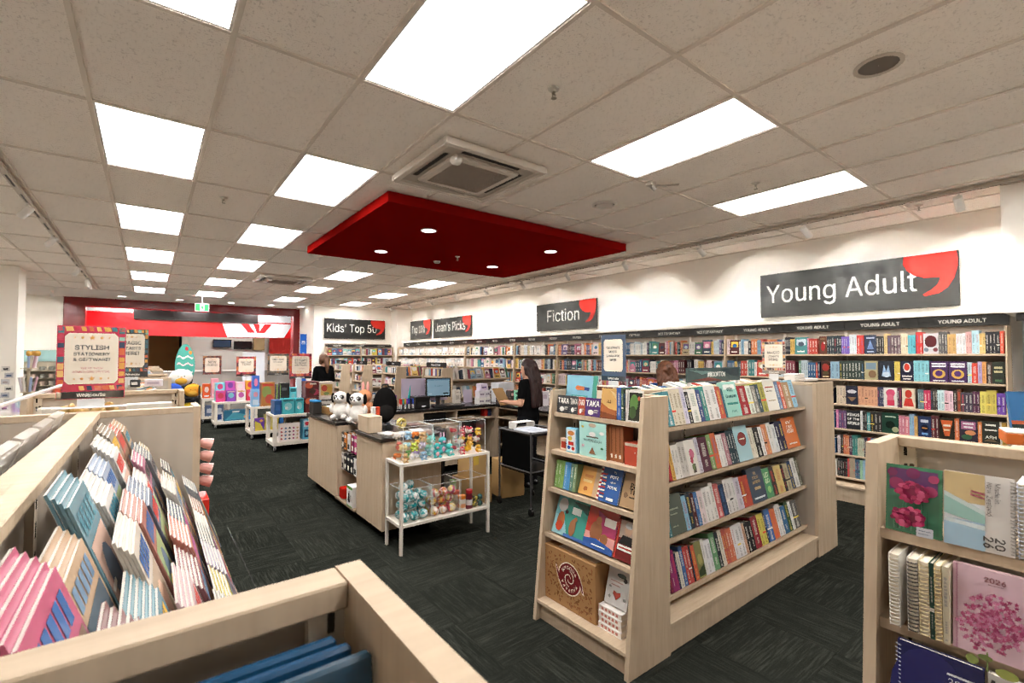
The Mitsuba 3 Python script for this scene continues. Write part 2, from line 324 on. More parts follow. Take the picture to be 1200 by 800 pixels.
m = M(); m.box(2.7, 2.8, 18.75, 19.1, 0, 0.12, '888888'); m.box(3.15, 3.25, 18.75, 19.1, 0, 0.12, '888888'); part(t, 'foot', m)
t = thing('blue_banner', 'narrow upright blue banner with white lettering beside the right red pillar', 'banner')
m = M(); m.ch(3.72, 3.905, 15.6, 15.63, 0.05, 2.3, '1a63c8'); m.box(3.72, 3.9, 15.5, 15.74, 0, 0.05, '888888'); part(t, 'board', m)
m = M(trs(3.812, 15.5985, 0)); m.rect(-0.05, 0.05, 1.98, 2.08, 'f4f6fa'); m.rect(-0.035, 0.035, 1.99, 2.03, '1a63c8', -0.001); m.rect(-0.03, 0.03, 1.3, 1.72, 'c8dcf4'); part(t, 'print', m)
t = thing('bank_counter', 'long pale bank service counter behind the toy trolleys', 'counter')
m = M(); m.ch(0.2, 5.5, 19.9, 20.5, 0, 1.05, 'c9c4bc'); part(t, 'body', m); m = M(); m.ch(0.15, 5.55, 19.85, 20.55, 1.05, 1.09, 'e2dfd8'); part(t, 'top', m)
# ------------------------------------------------------------------ ceiling fittings
t = thing('red_ceiling_raft', 'big dark red ceiling raft hanging over the sales counter', 'ceiling raft')
m = M(); m.ch(1.724, 5.14, 4.12, 6.92, 3.045, CE - 0.004, '860f0d', 0.004); part(t, 'panel', m, 'matte')
for k, (x, y) in enumerate(((2.5, 4.8), (2.49, 6.17), (4.33, 4.76), (4.34, 6.15))):
    q = thing('raft_downlight', 'bright round downlight in the red ceiling raft, ' + ('near left', 'far left', 'near right', 'far right')[k], 'downlight', 'downlights in the red raft')
    m = M(); m.lathe([(0.092, 3.045), (0.092, 3.039), (0.08, 3.037), (0.072, 3.044)], 'f4f4f4', 24).T; m.T = np.eye(4)
    m.v = [v + np.array([x, y, 0]) for v in m.v]; part(q, 'rim', m, 'gloss')
    m = M(trs(x, y, 3.041, 0, 90)); m.disc(0, 0, 0.073, 0.073, 'ffffff', 0, 24); emit(q, 'lens', m, (DOWNLIGHT * 2, DOWNLIGHT * 1.95, DOWNLIGHT * 1.85))
def place(mm, x, y, z=0):
    mm.v = [v + np.array([x, y, z]) for v in mm.v]; return mm
for k, x in enumerate((-0.57, 0.64, 1.86, 2.9, 3.75)):
    q = thing('small_downlight', f'small round downlight in the plaster ceiling before the portal, {ordinal(k + 1)} from the left', 'downlight', 'downlights before the portal')
    part(q, 'rim', place(M().lathe([(0.1, CE), (0.1, CE - 0.008), (0.085, CE - 0.01), (0.08, CE - 0.002)], 'f4f4f4', 20), x, 15.7), 'gloss')
    m = M(trs(x, 15.7, CE - 0.004, 0, 90)); m.disc(0, 0, 0.08, 0.08, 'ffffff', 0, 20); emit(q, 'lens', m, (DOWNLIGHT, DOWNLIGHT, DOWNLIGHT * 0.95))
for n_, (x0, x1, y0, y1) in enumerate(CASS):
    t = thing('air_cassette', ('square ceiling air conditioner cassette just before the red raft', 'square ceiling air conditioner cassette far down the aisle')[n_], 'air conditioner', 'ceiling air cassettes')
    z = CE - 0.004; w = 'd6ccc0'
    m = M()
    for a in ((x0, x1, y0, y0 + 0.05), (x0, x1, y1 - 0.05, y1), (x0, x0 + 0.05, y0 + 0.05, y1 - 0.05), (x1 - 0.05, x1, y0 + 0.05, y1 - 0.05)): m.ch(*a, z - 0.055, z, w, 0.006)
    part(t, 'frame', m, 'gloss')
    m = M(); m.box(x0 + 0.05, x1 - 0.05, y0 + 0.05, y1 - 0.05, z - 0.03, z, 'bdb3a8'); part(t, 'plate', m)
    for a in ((x0 + 0.2, x1 - 0.2, y0 + 0.1, y0 + 0.135), (x0 + 0.2, x1 - 0.2, y1 - 0.135, y1 - 0.1), (x0 + 0.1, x0 + 0.135, y0 + 0.2, y1 - 0.2), (x1 - 0.135, x1 - 0.1, y0 + 0.2, y1 - 0.2)):
        m = M(); m.box(*a, z - 0.032, z - 0.029, '1c1815'); b = a; 
        m.box(b[0] - 0.01, b[1] + 0.01, b[2] - 0.01, b[3] + 0.01, z - 0.0305, z - 0.03, 'a89e93'); part(t, 'louvre', m)
    m = M(); m.ch(x0 + 0.16, x1 - 0.16, y0 + 0.16, y1 - 0.16, z - 0.06, z - 0.03, w, 0.01); part(t, 'cover', m, 'gloss')
    m = M(); m.box(x0 + 0.22, x1 - 0.22, y0 + 0.22, y1 - 0.22, z - 0.063, z - 0.06, 'a3968a')
    for k in range(30):
        yy = y0 + 0.225 + k * (y1 - y0 - 0.45) / 30; m.box(x0 + 0.22, x1 - 0.22, yy, yy + 0.006, z - 0.0645, z - 0.063, '8d8075')
    part(t, 'grille', m)
    part(t, 'sensor', place(M().lathe([(0.045, 0), (0.045, -0.02), (0.035, -0.04), (0.001, -0.045)], 'e8e2da', 16), x0 + 0.19, y0 + 0.19, z - 0.055), 'gloss', True)
def sprinkler(x, y, z0, where):
    t = thing('sprinkler_head', f'small metal sprinkler head {where}', 'sprinkler', 'ceiling sprinklers')
    part(t, 'escutcheon', place(M().lathe([(0.035, 0), (0.033, -0.006), (0.015, -0.012), (0.012, -0.02)], 'd8d2c8', 14), x, y, z0), 'gloss')
    m = M(); m.cyl((x, y, z0 - 0.012), (x, y, z0 - 0.035), 0.008, 'b0a898', 8); m.cyl((x - 0.012, y, z0 - 0.03), (x - 0.012, y, z0 - 0.055), 0.003, 'b0a898', 6); m.cyl((x + 0.012, y, z0 - 0.03), (x + 0.012, y, z0 - 0.055), 0.003, 'b0a898', 6); m.cyl((x, y, z0 - 0.055), (x, y, z0 - 0.058), 0.017, 'b0a898', 10); part(t, 'body', m, 'metal')
sprinkler(1.82, 1.97, CE + 0.006, 'in a ceiling tile by the nearest big light panel'); sprinkler(4.25, 1.97, CE + 0.006, 'between the two light panels at the right')
sprinkler(3.49, 5.82, 3.045, 'in the red ceiling raft'); sprinkler(6.2, 1.25, CE + 0.006, 'beyond the right hand spotlight track'); sprinkler(0.55, 5.3, CE + 0.006, 'between the left and second light rows')
t = thing('smoke_detector', 'white smoke detector in the red ceiling raft', 'smoke detector')
part(t, 'base', place(M().lathe([(0.055, 0), (0.055, -0.012), (0.05, -0.016)], 'ece8e2', 18), 3.42, 6.3, 3.045), 'gloss', True); part(t, 'cap', place(M().lathe([(0.045, -0.014), (0.042, -0.03), (0.001, -0.034)], 'b8b2aa', 18), 3.42, 6.3, 3.045), 'gloss', True)
t = thing('ceiling_diffuser', 'round white air diffuser beside the red raft', 'air vent')
part(t, 'ring', place(M().lathe([(0.125, 0), (0.125, -0.008), (0.105, -0.016), (0.1, -0.004), (0.1, 0.0)], 'dcd4ca', 28), 3.64, 3.19, CE + 0.006), 'gloss', True); part(t, 'gap', place(M().lathe([(0.101, -0.001), (0.001, -0.001)], '2a2622', 28), 3.64, 3.19, CE + 0.006)); part(t, 'disc', place(M().lathe([(0.085, -0.004), (0.085, -0.014), (0.078, -0.018), (0.001, -0.02)], 'cfc5ba', 28), 3.64, 3.19, CE + 0.006), 'gloss')
t = thing('ceiling_speaker', 'round grey ceiling speaker in a tile at the upper right', 'speaker')
part(t, 'rim', place(M().lathe([(0.11, 0), (0.11, -0.006), (0.09, -0.008), (0.088, -0.002)], 'd2c8bc', 28), 3.03, 0.76, CE + 0.006)); part(t, 'grille', place(M().lathe([(0.09, -0.003), (0.001, -0.004)], '6f665c', 28), 3.03, 0.76, CE + 0.006))
t = thing('ceiling_sensor', 'small camera with cables fixed to the ceiling by the second light panel', 'ceiling sensor')
m = M(); m.ch(3.46, 3.53, 2.49, 2.56, CE - 0.03, CE + 0.006, 'cfc6bb', 0.006); part(t, 'body', m, 'gloss'); m = M(); m.cyl((3.5, 2.52, CE - 0.03), (3.53, 2.5, CE - 0.06), 0.022, '8d857b', 12); part(t, 'lens', m, 'gloss'); m = M(); m.tube([(3.53, 2.52, CE - 0.015), (3.6, 2.47, CE - 0.02), (3.66, 2.45, CE - 0.006), (3.73, 2.4, CE)], 0.008, 'b8aea2'); part(t, 'cable', m)
t = thing('exit_sign', 'green and white running man exit sign hanging before the red portal', 'exit sign')
m = M(); m.ch(0.9, 1.2, 14.2, 14.24, 2.74, 2.94, 'eef2ee'); part(t, 'body', m, 'gloss'); m = M(); m.cyl((1.05, 14.22, 2.94), (1.05, 14.22, CE), 0.008, 'bbbbbb'); part(t, 'rod', m)
m = M(trs(1.05, 14.198, 2.84)); m.rect(-0.14, 0.14, -0.085, 0.085, '1f9a4a'); m.rect(-0.045, 0.045, -0.07, 0.07, 'f4fff6', -0.001); m.disc(0.0, 0.045, 0.014, 0.014, '1f9a4a', -0.002); m.poly([(-0.02, 0.03), (0.015, 0.03), (0.02, -0.01), (0.035, -0.06), (0.015, -0.06), (0, -0.02), (-0.025, -0.06), (-0.04, -0.055), (-0.015, -0.01)], '1f9a4a', -0.002); part(t, 'pictogram', m)
def spotlight(x, y, z, tx, ty, tz, lab, real, grp):
    t = thing('track_spotlight', lab, 'spotlight', grp)
    d = np.array([tx - x, ty - y, tz - z]); d = d / np.linalg.norm(d)
    p = np.array([x, y, z]); m = M(); m.cyl((x, y, CE - 0.04), (x, y, z + 0.02), 0.009, 'e2ddd6', 8); m.sph((x, y, z + 0.01), 0.018, 'e2ddd6'); part(t, 'stem', m, 'gloss')
    a, b = p - d * 0.05, p + d * 0.085
    m = M(); m.cyl(a, b, 0.034, 'ece8e2', 20, cap=False); m.cyl(a, a - d * 0.001, 0.034, 'ece8e2', 20); part(t, 'barrel', m, 'gloss', False)
    R = np.eye(4); z_ = d; x_ = np.cross(z_, [0, 1, 0.01]); x_ /= np.linalg.norm(x_); R[:3, 0], R[:3, 1], R[:3, 2] = x_, -z_, np.cross(x_, -z_); R[:3, 3] = b - d * 0.02
    m = M(R @ trs(0, 0, 0, 180)); m.disc(0, 0, 0.033, 0.033, 'ffffff', 0, 18); emit(t, 'lens', m, (DOWNLIGHT,) * 3)
    if real:
        o = b + d * 0.01
        scene[f'beam_{len(scene)}'] = {'type': 'spot', 'to_world': TF().look_at(origin=o.tolist(), target=(o + d).tolist(), up=[0, 1, 0.1]), 'cutoff_angle': 48.0, 'beam_width': 14.0, 'intensity': {'type': 'rgb', 'value': [SPOT, SPOT * 0.97, SPOT * 0.9]}}
t = thing('spotlight_track', 'long pale spotlight track along the right side of the ceiling', 'light track')
m = M(); m.ch(5.845, 5.895, -1.0, 14.2, CE - 0.036, CE - 0.004, 'bdb2a5', 0.003); part(t, 'rail', m); m = M(); m.box(5.862, 5.878, -1.0, 14.2, CE - 0.0365, CE - 0.036, '6a6158'); part(t, 'slot', m)
for k in range(11):
    y = 0.9 + 1.28 * k
    spotlight(5.87, y, 3.03, 6.9, y + (-0.05 if k == 0 else -0.35 if k < 3 else 0.15), 2.1 if k else 1.9, f'white cylinder spotlight on the right ceiling track, {ordinal(k + 1)} from the near end', True, 'spotlights on the right track')
t = thing('spotlight_track', 'long pale spotlight track along the left side of the ceiling', 'light track')
m = M(); m.ch(-0.99, -0.94, 1.0, 14.2, CE - 0.036, CE - 0.004, 'd6ccc0', 0.003); part(t, 'rail', m); m = M()
for k in range(14): m = M(); m.box(-0.973, -0.957, 4.4 + k * 0.6, 4.75 + k * 0.6, CE - 0.0368, CE - 0.036, '3a332d'); part(t, 'slot', m)
for k, (y, dx) in enumerate(((6.5, -1.2), (8.0, -1.2), (10.6, -1.0), (12.1, 0.1), (12.5, 0.3))):
    spotlight(-0.965, y, 3.03, -0.965 + dx, y + 0.6, 1.6, f'white spotlight on the left ceiling track, {ordinal(k + 1)} from the near end', k in (1, 3), 'spotlights on the left track')
spotlight(-1.75, 14.75, 3.03, -2.3, 16.4, 1.4, 'white spotlight on the ceiling near the far left wall', True, None)
# ================================================================== SHELVING
def upright(m, x, y0, y1, z0, z1, face='x-', slots=True):
    """slotted steel upright standing proud of a back board; drawn in the local frame of the unit"""
def endcap(T, zs, lab, fb=0.36, ft=0.21, W=0.73, H=1.4, tilt=(), slots=True, cat='bookcase', grp=None, thin=0.026):
    """end bookcase: back plane at local x = 0, shelves facing local -x"""
    t = thing('end_bookcase', lab, cat, grp); h = W / 2
    for s in (-1, 1):
        m = M(T); a, b = sorted((s * h, s * (h - thin))); m.prism([(-fb, 0), (0, 0), (0, H), (-ft, H)], a, b, 'y'); part(t, 'side_panel', m, 'wood')
    i = h - thin
    m = M(T); m.box(-0.018, -0.0005, -i, i, 0, H - 0.026); part(t, 'back_panel', m, 'backboard')
    m = M(T); m.ch(-0.042, 0.0, -i, i, H - 0.026, H - 0.0005); part(t, 'top_rail', m, 'wood')
    for s in (-1, 1):
        m = M(T); y0, y1 = sorted((s * i, s * (i - 0.034))); m.box(-0.03, -0.0182, y0, y1, 0.16, H - 0.027, 'ddd0bd')
        if slots:
            c = (y0 + y1) / 2 + s * 0.004; q = M(T)
            for k in range(24): q.box(-0.0308, -0.03, c - 0.0035, c + 0.0035, 0.2 + k * 0.05, 0.228 + k * 0.05, '2a241e')
            p_ = part(t, 'upright', m); part(p_, 'slots', q, kind='stuff')
            q = M(T); cy = c - s * 0.013; q.cyl((-0.0302, cy, H - 0.075), (-0.0318, cy, H - 0.075), 0.0055, '6a5c48', 12); q.box(-0.0321, -0.0318, cy - 0.004, cy + 0.004, H - 0.0757, H - 0.0743, '2a241e'); part(p_, 'screw', q, 'metal')
        else: part(t, 'upright', m)
    def front(z): return -(fb + (ft - fb) * z / H)
    for k, z in enumerate(zs):
        f = front(z) + 0.02; m = M(T); dz = 0.0 if k not in tilt else (-0.02 - f) * 0.17
        m.prism([(f, z - 0.024), (-0.031, z - 0.024 - dz), (-0.031, z - dz), (f, z)], -i + 0.001, i - 0.001, 'y'); part(t, 'shelf', m, 'wood')
    m = M(T); m.ch(-fb + 0.012, -0.031, -i + 0.001, i - 0.001, 0.105, 0.127); part(t, 'base_shelf', m, 'wood')
    m = M(T); m.box(-fb + 0.04, -fb + 0.058, -i + 0.001, i - 0.001, 0, 0.1045); part(t, 'plinth', m, 'wood')
    return t
def gondola(T, L, zs, lab, H=1.4, sides=(-1, 1), tilt=0.25, cat='bookcase', grp=None, shelves=True, dep=0.285):
    """double sided shelving: spine along local x from 0 to L"""
    t = thing('island_bookcase', lab, cat, grp)
    m = M(T); m.box(0.001, L - 0.001, -0.016, 0.016, 0, H - 0.026); part(t, 'spine_panel', m, 'backboard')
    m = M(T); m.ch(0.001, L - 0.001, -0.033, 0.033, H - 0.0255, H); part(t, 'top_rail', m, 'wood')
    n = max(1, round(L / 0.66))
    for s in sides:
        for k in range(n + 1):
            x = 0.02 + (L - 0.07) * k / n; y0, y1 = sorted((s * 0.0162, s * 0.028)); m = M(T); m.box(x, x + 0.03, y0, y1, 0.16, H - 0.027, 'd4c6b2')
            p_ = part(t, 'upright', m); q = M(T); a, b = sorted((s * 0.028, s * 0.0286))
            for j in range(24): q.box(x + 0.011, x + 0.019, a, b, 0.2 + j * 0.05, 0.228 + j * 0.05, '2a241e')
            part(p_, 'slots', q, kind='stuff')
        for z in (zs if shelves else ()):
            d = (dep - 0.03) * tilt; pr_ = [(s * dep, z - 0.024), (s * 0.029, z - 0.024 - d), (s * 0.029, z - d), (s * dep, z)]
            m = M(T); m.prism(pr_, 0.002, L - 0.002, 'x'); part(t, 'shelf', m, 'wood')
        a, b = sorted((s * 0.029, s * 0.365)); m = M(T); m.ch(0.001, L - 0.001, a, b, 0.142, 0.165); part(t, 'base_shelf', m, 'wood')
        a, b = sorted((s * 0.337, s * 0.352)); m = M(T); m.box(0.001, L - 0.001, a, b, 0, 0.1415); part(t, 'plinth', m, 'wood')
    return t
EZ = (1.26, 1.025, 0.795, 0.52)
GZ = (1.205, 0.886, 0.563, 0.24)
WX, WZ = 6.30, (1.64, 1.355, 1.07, 0.79, 0.5, 0.245)
# island in the middle of the picture
endcap(trs(2.27, 1.905, 0), EZ, 'pale wood end bookcase with tapered sides holding picture books and a kraft box', tilt=(2, 3))
gondola(trs(2.27, 1.905, 0), 2.03, GZ, 'pale wood island bookcase with four sloping shelves of upright books')
endcap(trs(4.30, 1.905, 0, 180), (1.26, 1.025, 0.795, 0.52), 'plain pale wood end bookcase closing the far right end of the island bookcase', fb=0.4, ft=0.37, slots=False)
# right foreground
endcap(trs(1.665, 0.045, 0), (1.193, 0.983, 0.74, 0.45), 'pale wood end bookcase holding diaries in the right foreground', slots=True)
gondola(trs(1.665, 0.045, 0), 2.0, GZ, 'island bookcase behind the diary end bookcase at the right edge')
# left foreground run with the magazines
LX = -0.18
endcap(trs(LX, 0.51, 0, 90), (1.19, 0.9, 0.66, 0.4), 'pale wood end bookcase with blue folders cut off by the bottom left corner', ft=0.26, fb=0.37)
gondola(trs(LX, 0.51, 0, 90), 1.96, GZ, 'island rack stacked with magazines in the left foreground', sides=(-1, 1), shelves=False)
endcap(trs(LX, 2.47, 0, -90), EZ, 'pale wood end bookcase whose white back closes the far end of the magazine rack', slots=False)
# the two runs behind it
for k, (y0, y1) in enumerate(((3.86, 5.84), (7.2, 9.2), (10.55, 12.5))):
    w = ('second', 'third', 'fourth')[k]
    endcap(trs(LX, y0, 0, 90), EZ, f'near end bookcase of the {w} run along the left of the aisle', slots=k == 0)
    gondola(trs(LX, y0, 0, 90), y1 - y0, GZ, f'island bookcase of the {w} run along the left of the aisle')
    endcap(trs(LX, y1, 0, -90), EZ, f'far end bookcase of the {w} run along the left of the aisle', slots=False)
# children's islands beyond the counter
for k, yc in enumerate((7.49, 9.35, 11.2, 12.75)):
    w = ('first', 'second', 'third', 'fourth')[k]
    endcap(trs(4.19, yc, 0), EZ, f'end bookcase of the {w} short island beyond the sales counter', slots=False)
    gondola(trs(4.19, yc, 0), 1.3, GZ, f'{w} short island bookcase beyond the sales counter')
    t = thing('header_sign', f'narrow black header sign on top of the {w} short island beyond the counter', 'sign', 'black header signs on the short islands')
    m = M(trs(4.06, yc, 0, -90)); m.ch(-0.36, 0.36, -0.008, 0.008, 1.412, 1.5, '141414'); part(t, 'board', m, 'gloss')
    m = M(trs(4.06, yc, 0, -90)); m.text(('NON FICTION', 'KIDS', 'GIFT', 'KIDS')[k], 0, 1.44, 0.035, 'e8e8e8', -0.009); part(t, 'lettering', m)
    m = M(trs(4.06, yc, 0, -90)); m.box(-0.3, -0.28, -0.01, 0.01, 1.4, 1.412, '888888'); m.box(0.28, 0.3, -0.01, 0.01, 1.4, 1.412, '888888'); part(t, 'clip', m)
# wall bookcases
BAYS = [(0, 4), (4, 9), (9, 11), (11, 14), (14, 20)]
PK = 0.6755
def wy(k): return 0.665 + PK * k
for b, (k0, k1) in enumerate(BAYS):
    y0, y1 = wy(k0), wy(k1)
    t = thing('wall_bookcase', f'tall pale wood wall bookcase full of books, {ordinal(b + 1)} along the right wall', 'bookcase', 'wall bookcases')
    m = M(); m.box(6.555, 6.575, y0, y1, 0, 2.03); part(t, 'back_panel', m, 'backboard')
    m = M(); m.ch(6.45, 6.905, y0, y1, 2.0305, 2.075, 'f1ece4'); part(t, 'top_board', m, 'matte')
    for y, a in ((y0 + 0.0005, 1), (y1 - 0.0005, -1)):
        m = M(); p0, p1 = sorted((y, y + a * 0.012)); m.prism([(6.16, 0), (6.554, 0), (6.554, 1.90), (6.3, 1.90), (6.28, 1.66), (6.2, 0.3)], p0, p1, 'y'); part(t, 'side_panel', m, 'wood')
    for z in WZ:
        m = M(); m.ch(WX, 6.554, y0 + 0.013, y1 - 0.013, z - 0.022, z, b=0.003); part(t, 'shelf', m, 'wood')
    m = M(); m.ch(6.15, 6.554, y0 + 0.013, y1 - 0.013, 0.158, 0.18); part(t, 'base_shelf', m, 'wood')
    m = M(); m.box(6.17, 6.19, y0 + 0.013, y1 - 0.013, 0, 0.1575); part(t, 'plinth', m, 'wood')
    for k in range(k0, k1 + 1):
        y = min(max(wy(k), y0 + 0.03), y1 - 0.03); m = M(); m.box(6.542, 6.5545, y - 0.015, y + 0.015, 0.2, 1.915, 'e4dccf')
        p_ = part(t, 'upright', m); q = M()
        for j in range(32): q.box(6.5414, 6.542, y - 0.004, y + 0.004, 0.24 + j * 0.05, 0.268 + j * 0.05, '4a4238')
        part(p_, 'slots', q, kind='stuff')
        if k0 < k < k1:
            for z in WZ[:5]: m = M(); m.prism([(6.541, z - 0.023), (6.38, z - 0.023), (6.541, z - 0.085)], y - 0.002, y + 0.002, 'y', 'c8bba8'); part(t, 'bracket', m)
HDR = ['YOUNG ADULT'] * 4 + ['SCI FI/FANTASY'] * 2 + ['FICTION'] * 8 + ['TOP 100'] * 6
for k in range(20):
    t = thing('shelf_header', f'black header strip reading {HDR[k]}, {ordinal(k + 1)} from the near end of the right wall', 'sign', 'black header strips on the wall bookcases')
    m = M(trs(6.50, wy(k + 1), 0, -90)); m.ch(0.0008, PK - 0.0008, 0, 0.012, 1.918, 2.026, '1a1a18', 0.0015); part(t, 'strip', m, 'gloss')
    m = M(trs(6.50, wy(k + 1), 0, -90)); m.text(HDR[k], PK / 2, 1.952, 0.036, 'f2efe8', -0.0005, True); part(t, 'lettering', m)
# children's wall bookcase at the back
t = thing('wall_bookcase', 'pale wood wall bookcase on the back wall under the Kids Top 50 sign', 'bookcase')
KT = trs(4.22, 14.58, 0)
m = M(KT); m.box(0, 2.1, 0.2, 0.22, 0, 2.0); part(t, 'back_panel', m, 'backboard')
for x in (0.0, 1.04, 2.087): m = M(KT); m.box(x, x + 0.013, -0.03, 0.199, 0, 1.9); part(t, 'side_panel', m, 'wood')
for z in WZ:
    for x in (0.014, 1.054): m = M(KT); m.ch(x, x + 1.025, -0.03, 0.199, z - 0.022, z); part(t, 'shelf', m, 'wood')
for k, (a, b_) in enumerate(((0, 0.7), (0.7, 1.4), (1.4, 2.1))):
    q = thing('shelf_header', f'black header strip over the children\'s wall bookcase, {ordinal(k + 1)} from the left', 'sign', 'black header strips on the back wall')
    m = M(KT); m.ch(a + 0.001, b_ - 0.001, 0.13, 0.142, 1.89, 1.97, '1a1a18', 0.0015); part(q, 'strip', m, 'gloss'); m = M(KT); m.text('KIDS BOOKS', (a + b_) / 2, 1.915, 0.03, 'f2efe8', 0.1295, True); part(q, 'lettering', m)
    m = M(KT); m.box((a + b_) / 2 - 0.02, (a + b_) / 2 + 0.02, 0.142, 0.2, 1.9, 1.96, 'aaaaaa'); part(q, 'bracket', m)

# ================================================================== BOOKS
INK = {True: 'f0ece2', False: '2a2826'}
def lum(h): return float(np.dot(C(h), (0.21, 0.72, 0.07)))
def mute(c, k=0.14):
    c = C(c); l = float(np.dot(c, (0.21, 0.72, 0.07))); return (c * (1 - k) + k * np.array([l * 1.03, l, l * 0.94])) * 0.86
def book_mesh(m, w, h, d, col, r, full=True):
    """upright book: spine on local y = 0, pages seen on top"""
    pg = r.choice(('d8d0c0', 'dcd6cc', 'd0c6b2')); raw = col; col = mute(col)
    if full:
        b = min(0.0018, w * 0.12)
        m.box(0, w, 0, b, 0, h, col); m.box(0, b, b, d, 0, h, col); m.box(w - b, w, b, d, 0, h, col); m.box(b, w - b, b, d - 0.003, 0.002, h - 0.003, pg)
    else:
        m.box(0, w, 0, d, 0, h, col); m.quad((w * 0.1, 0.002, h + 0.0004), (w * 0.9, 0.002, h + 0.0004), (w * 0.9, d, h + 0.0004), (w * 0.1, d, h + 0.0004), pg)
    ink = INK[lum(raw) < 0.35]
    if r.random() < 0.25: ink = r.choice(('e8c95a', 'd8443a', '3a6aa0', 'f0ece2') if lum(raw) < 0.35 else ('b02a2a', '2a4a7a', '3a6a4a'))
    ink = C(ink) * 0.42 + col * 0.58
    a, b = h * r.uniform(0.42, 0.5), h * r.uniform(0.82, 0.9); cw = w * r.uniform(0.16, 0.26); z = a
    while z < b:
        s = h * r.uniform(0.025, 0.05); m.rect(w / 2 - cw, w / 2 + cw, z, min(b, z + s), ink, -0.0004); z += s + h * 0.012
    z = h * 0.14
    while z < h * r.uniform(0.3, 0.36): s = h * 0.022; m.rect(w / 2 - cw * 0.7, w / 2 + cw * 0.7, z, z + s, ink, -0.0004); z += s * 1.5
    if r.random() < 0.6: m.rect(w * 0.3, w * 0.7, h * 0.04, h * 0.04 + w * 0.35, ink, -0.0004)
    if r.random() < 0.22: m.rect(0, w, h * 0.36, h * 0.41, r.choice(('e8e4da', 'd8443a', '2a2826', 'e8c95a')), -0.0003)
def art(m, w, h, spec, k_=0.1):
    spec = [tuple(mute(x, k_) if isinstance(x, str) and len(x) == 6 and i_ > 1 and a_[0] != 't' else x for i_, x in enumerate(a_)) for a_ in spec]
    for i, a in enumerate(spec):
        y = -0.0005 - 0.00035 * i; k = a[0]
        if k == 'r': m.rect(a[1] * w, a[2] * w, a[3] * h, a[4] * h, a[5], y)
        elif k == 'd': m.disc(a[1] * w, a[2] * h, a[3] * w, a[4] * h, a[5], y, 18)
        elif k == 'p': m.poly([(p[0] * w, p[1] * h) for p in a[1]], a[2], y)
        elif k == 't': m.text(a[1], a[2] * w, a[3] * h, a[4] * h, a[5], y, len(a) > 6 and a[6], wmax=w * 0.9, depth=0.0003)
        elif k == 's': m.star(a[1] * w, a[2] * h, a[3] * w, a[4], y)
def face_book(base, T, w, h, th, col, spec, lab, cat='book', grp=None, pages='e9e2d2', bsdf='gloss'):
    m = M(T); b = min(0.0015, th * 0.2); col = mute(col, 0.1)
    m.box(0, w, 0, b, 0, h, col); m.box(0, w, th - b, th, 0, h, col); m.box(0, b, b, th - b, 0, h, col); m.box(b, w - 0.003, b, th - b, 0.002, h - 0.003, pages)
    k = solo(base, m, bsdf, lab, cat, grp)
    if spec: m = M(T); art(m, w, h, spec); part(k, 'cover', m, bsdf)
    return k
ISL = {1:'2421,2481,3d8a96 2481,2598,d9cdb4*3 2598,2644,cdc6da 2644,2682,2b2b30 2682,2769,e6e3dc 2769,2818,3c4f86 2818,2869,2f8d84 2869,3006,e4e2de*2 3006,3072,c5513c 3072,3099,2c6a72 3099,3292,8fcfc0!A 3292,3415,a3202c 3415,3492,d9ddcf 3492,3557,8d8a80 3557,3611,3c5158 3611,3693,a9a43c 3693,3880,e8e4dc!B 3880,3940,6f86a8 3940,4001,cf5a3c 4001,4126,b08f66 4126,4208,8cc0d8',
2:'2421,2455,b52a2e 2455,2490,e0a93a 2490,2561,e6e2da*2 2561,2635,cfc9c0*2 2635,2749,e9e3d8!C 2749,2788,cfc8d6 2788,2890,5a2a3c 2890,2942,7fa05a 2942,3006,d9642c 3006,3083,ece9e4*2 3083,3139,b07a86 3139,3244,27404c*3 3244,3440,a5cfd8!D 3440,3518,e4dcc8*2 3518,3597,26272a 3597,3652,e8e4e0 3652,3735,e08a5a*2 3735,3807,e6e3df 3807,3871,dfe2e4 3871,4001,2c2a4a*2 4001,4241,e2722c!E',
3:'2421,2447,3f7f88 2447,2598,4a5448!F 2598,2644,7fb6d2 2644,2691,22303e 2691,2730,5a2326 2730,2769,3a74b0 2769,2828,e6d2d4 2828,2921,ebe8e3*2 2921,2963,e3ded6 2963,3028,cc5c5c 3028,3094,26385a 3094,3232,ddd9d6*3 3232,3304,cfc4d2 3304,3428,c4452c*2 3428,3652,22354e!G 3652,3763,3f9a5c!H 3763,3836,3a322c 3836,3955,d8bc6c 3955,4001,25262c 4001,4079,b9ac88 4079,4143,2c4468 4143,4224,e2e2de 4224,4274,5a5a44',
4:'2430,2455,7a2448 2455,2517,9a2c6c*2 2517,2534,2c3350 2534,2570,e0d8c6 2570,2607,3c6aa6 2607,2672,c03a36*2 2672,2691,26242a 2691,2730,d85a36 2730,2808,8c8a4e!I 2808,2839,e8e6e0 2839,2911,e4e3e6*2 2911,2974,5e9a68 2974,3017,2a3038 3017,3061,e3dac8 3061,3117,d05a4a*2 3117,3185,dd6f45*2 3185,3328,e5e3e4*3 3328,3365,d0a184 3365,3466,241f22*2 3466,3557,9c2430 3557,3652,dcc83e*2 3652,3679,2c3a5c 3679,3763,3a6fb4 3763,3850,e4743a 3850,3940,e8e6e4*2 3940,4016,2f6a98 4016,4079,3a5c3c 4079,4126,e6e6e2 4126,4224,6c6a68'}
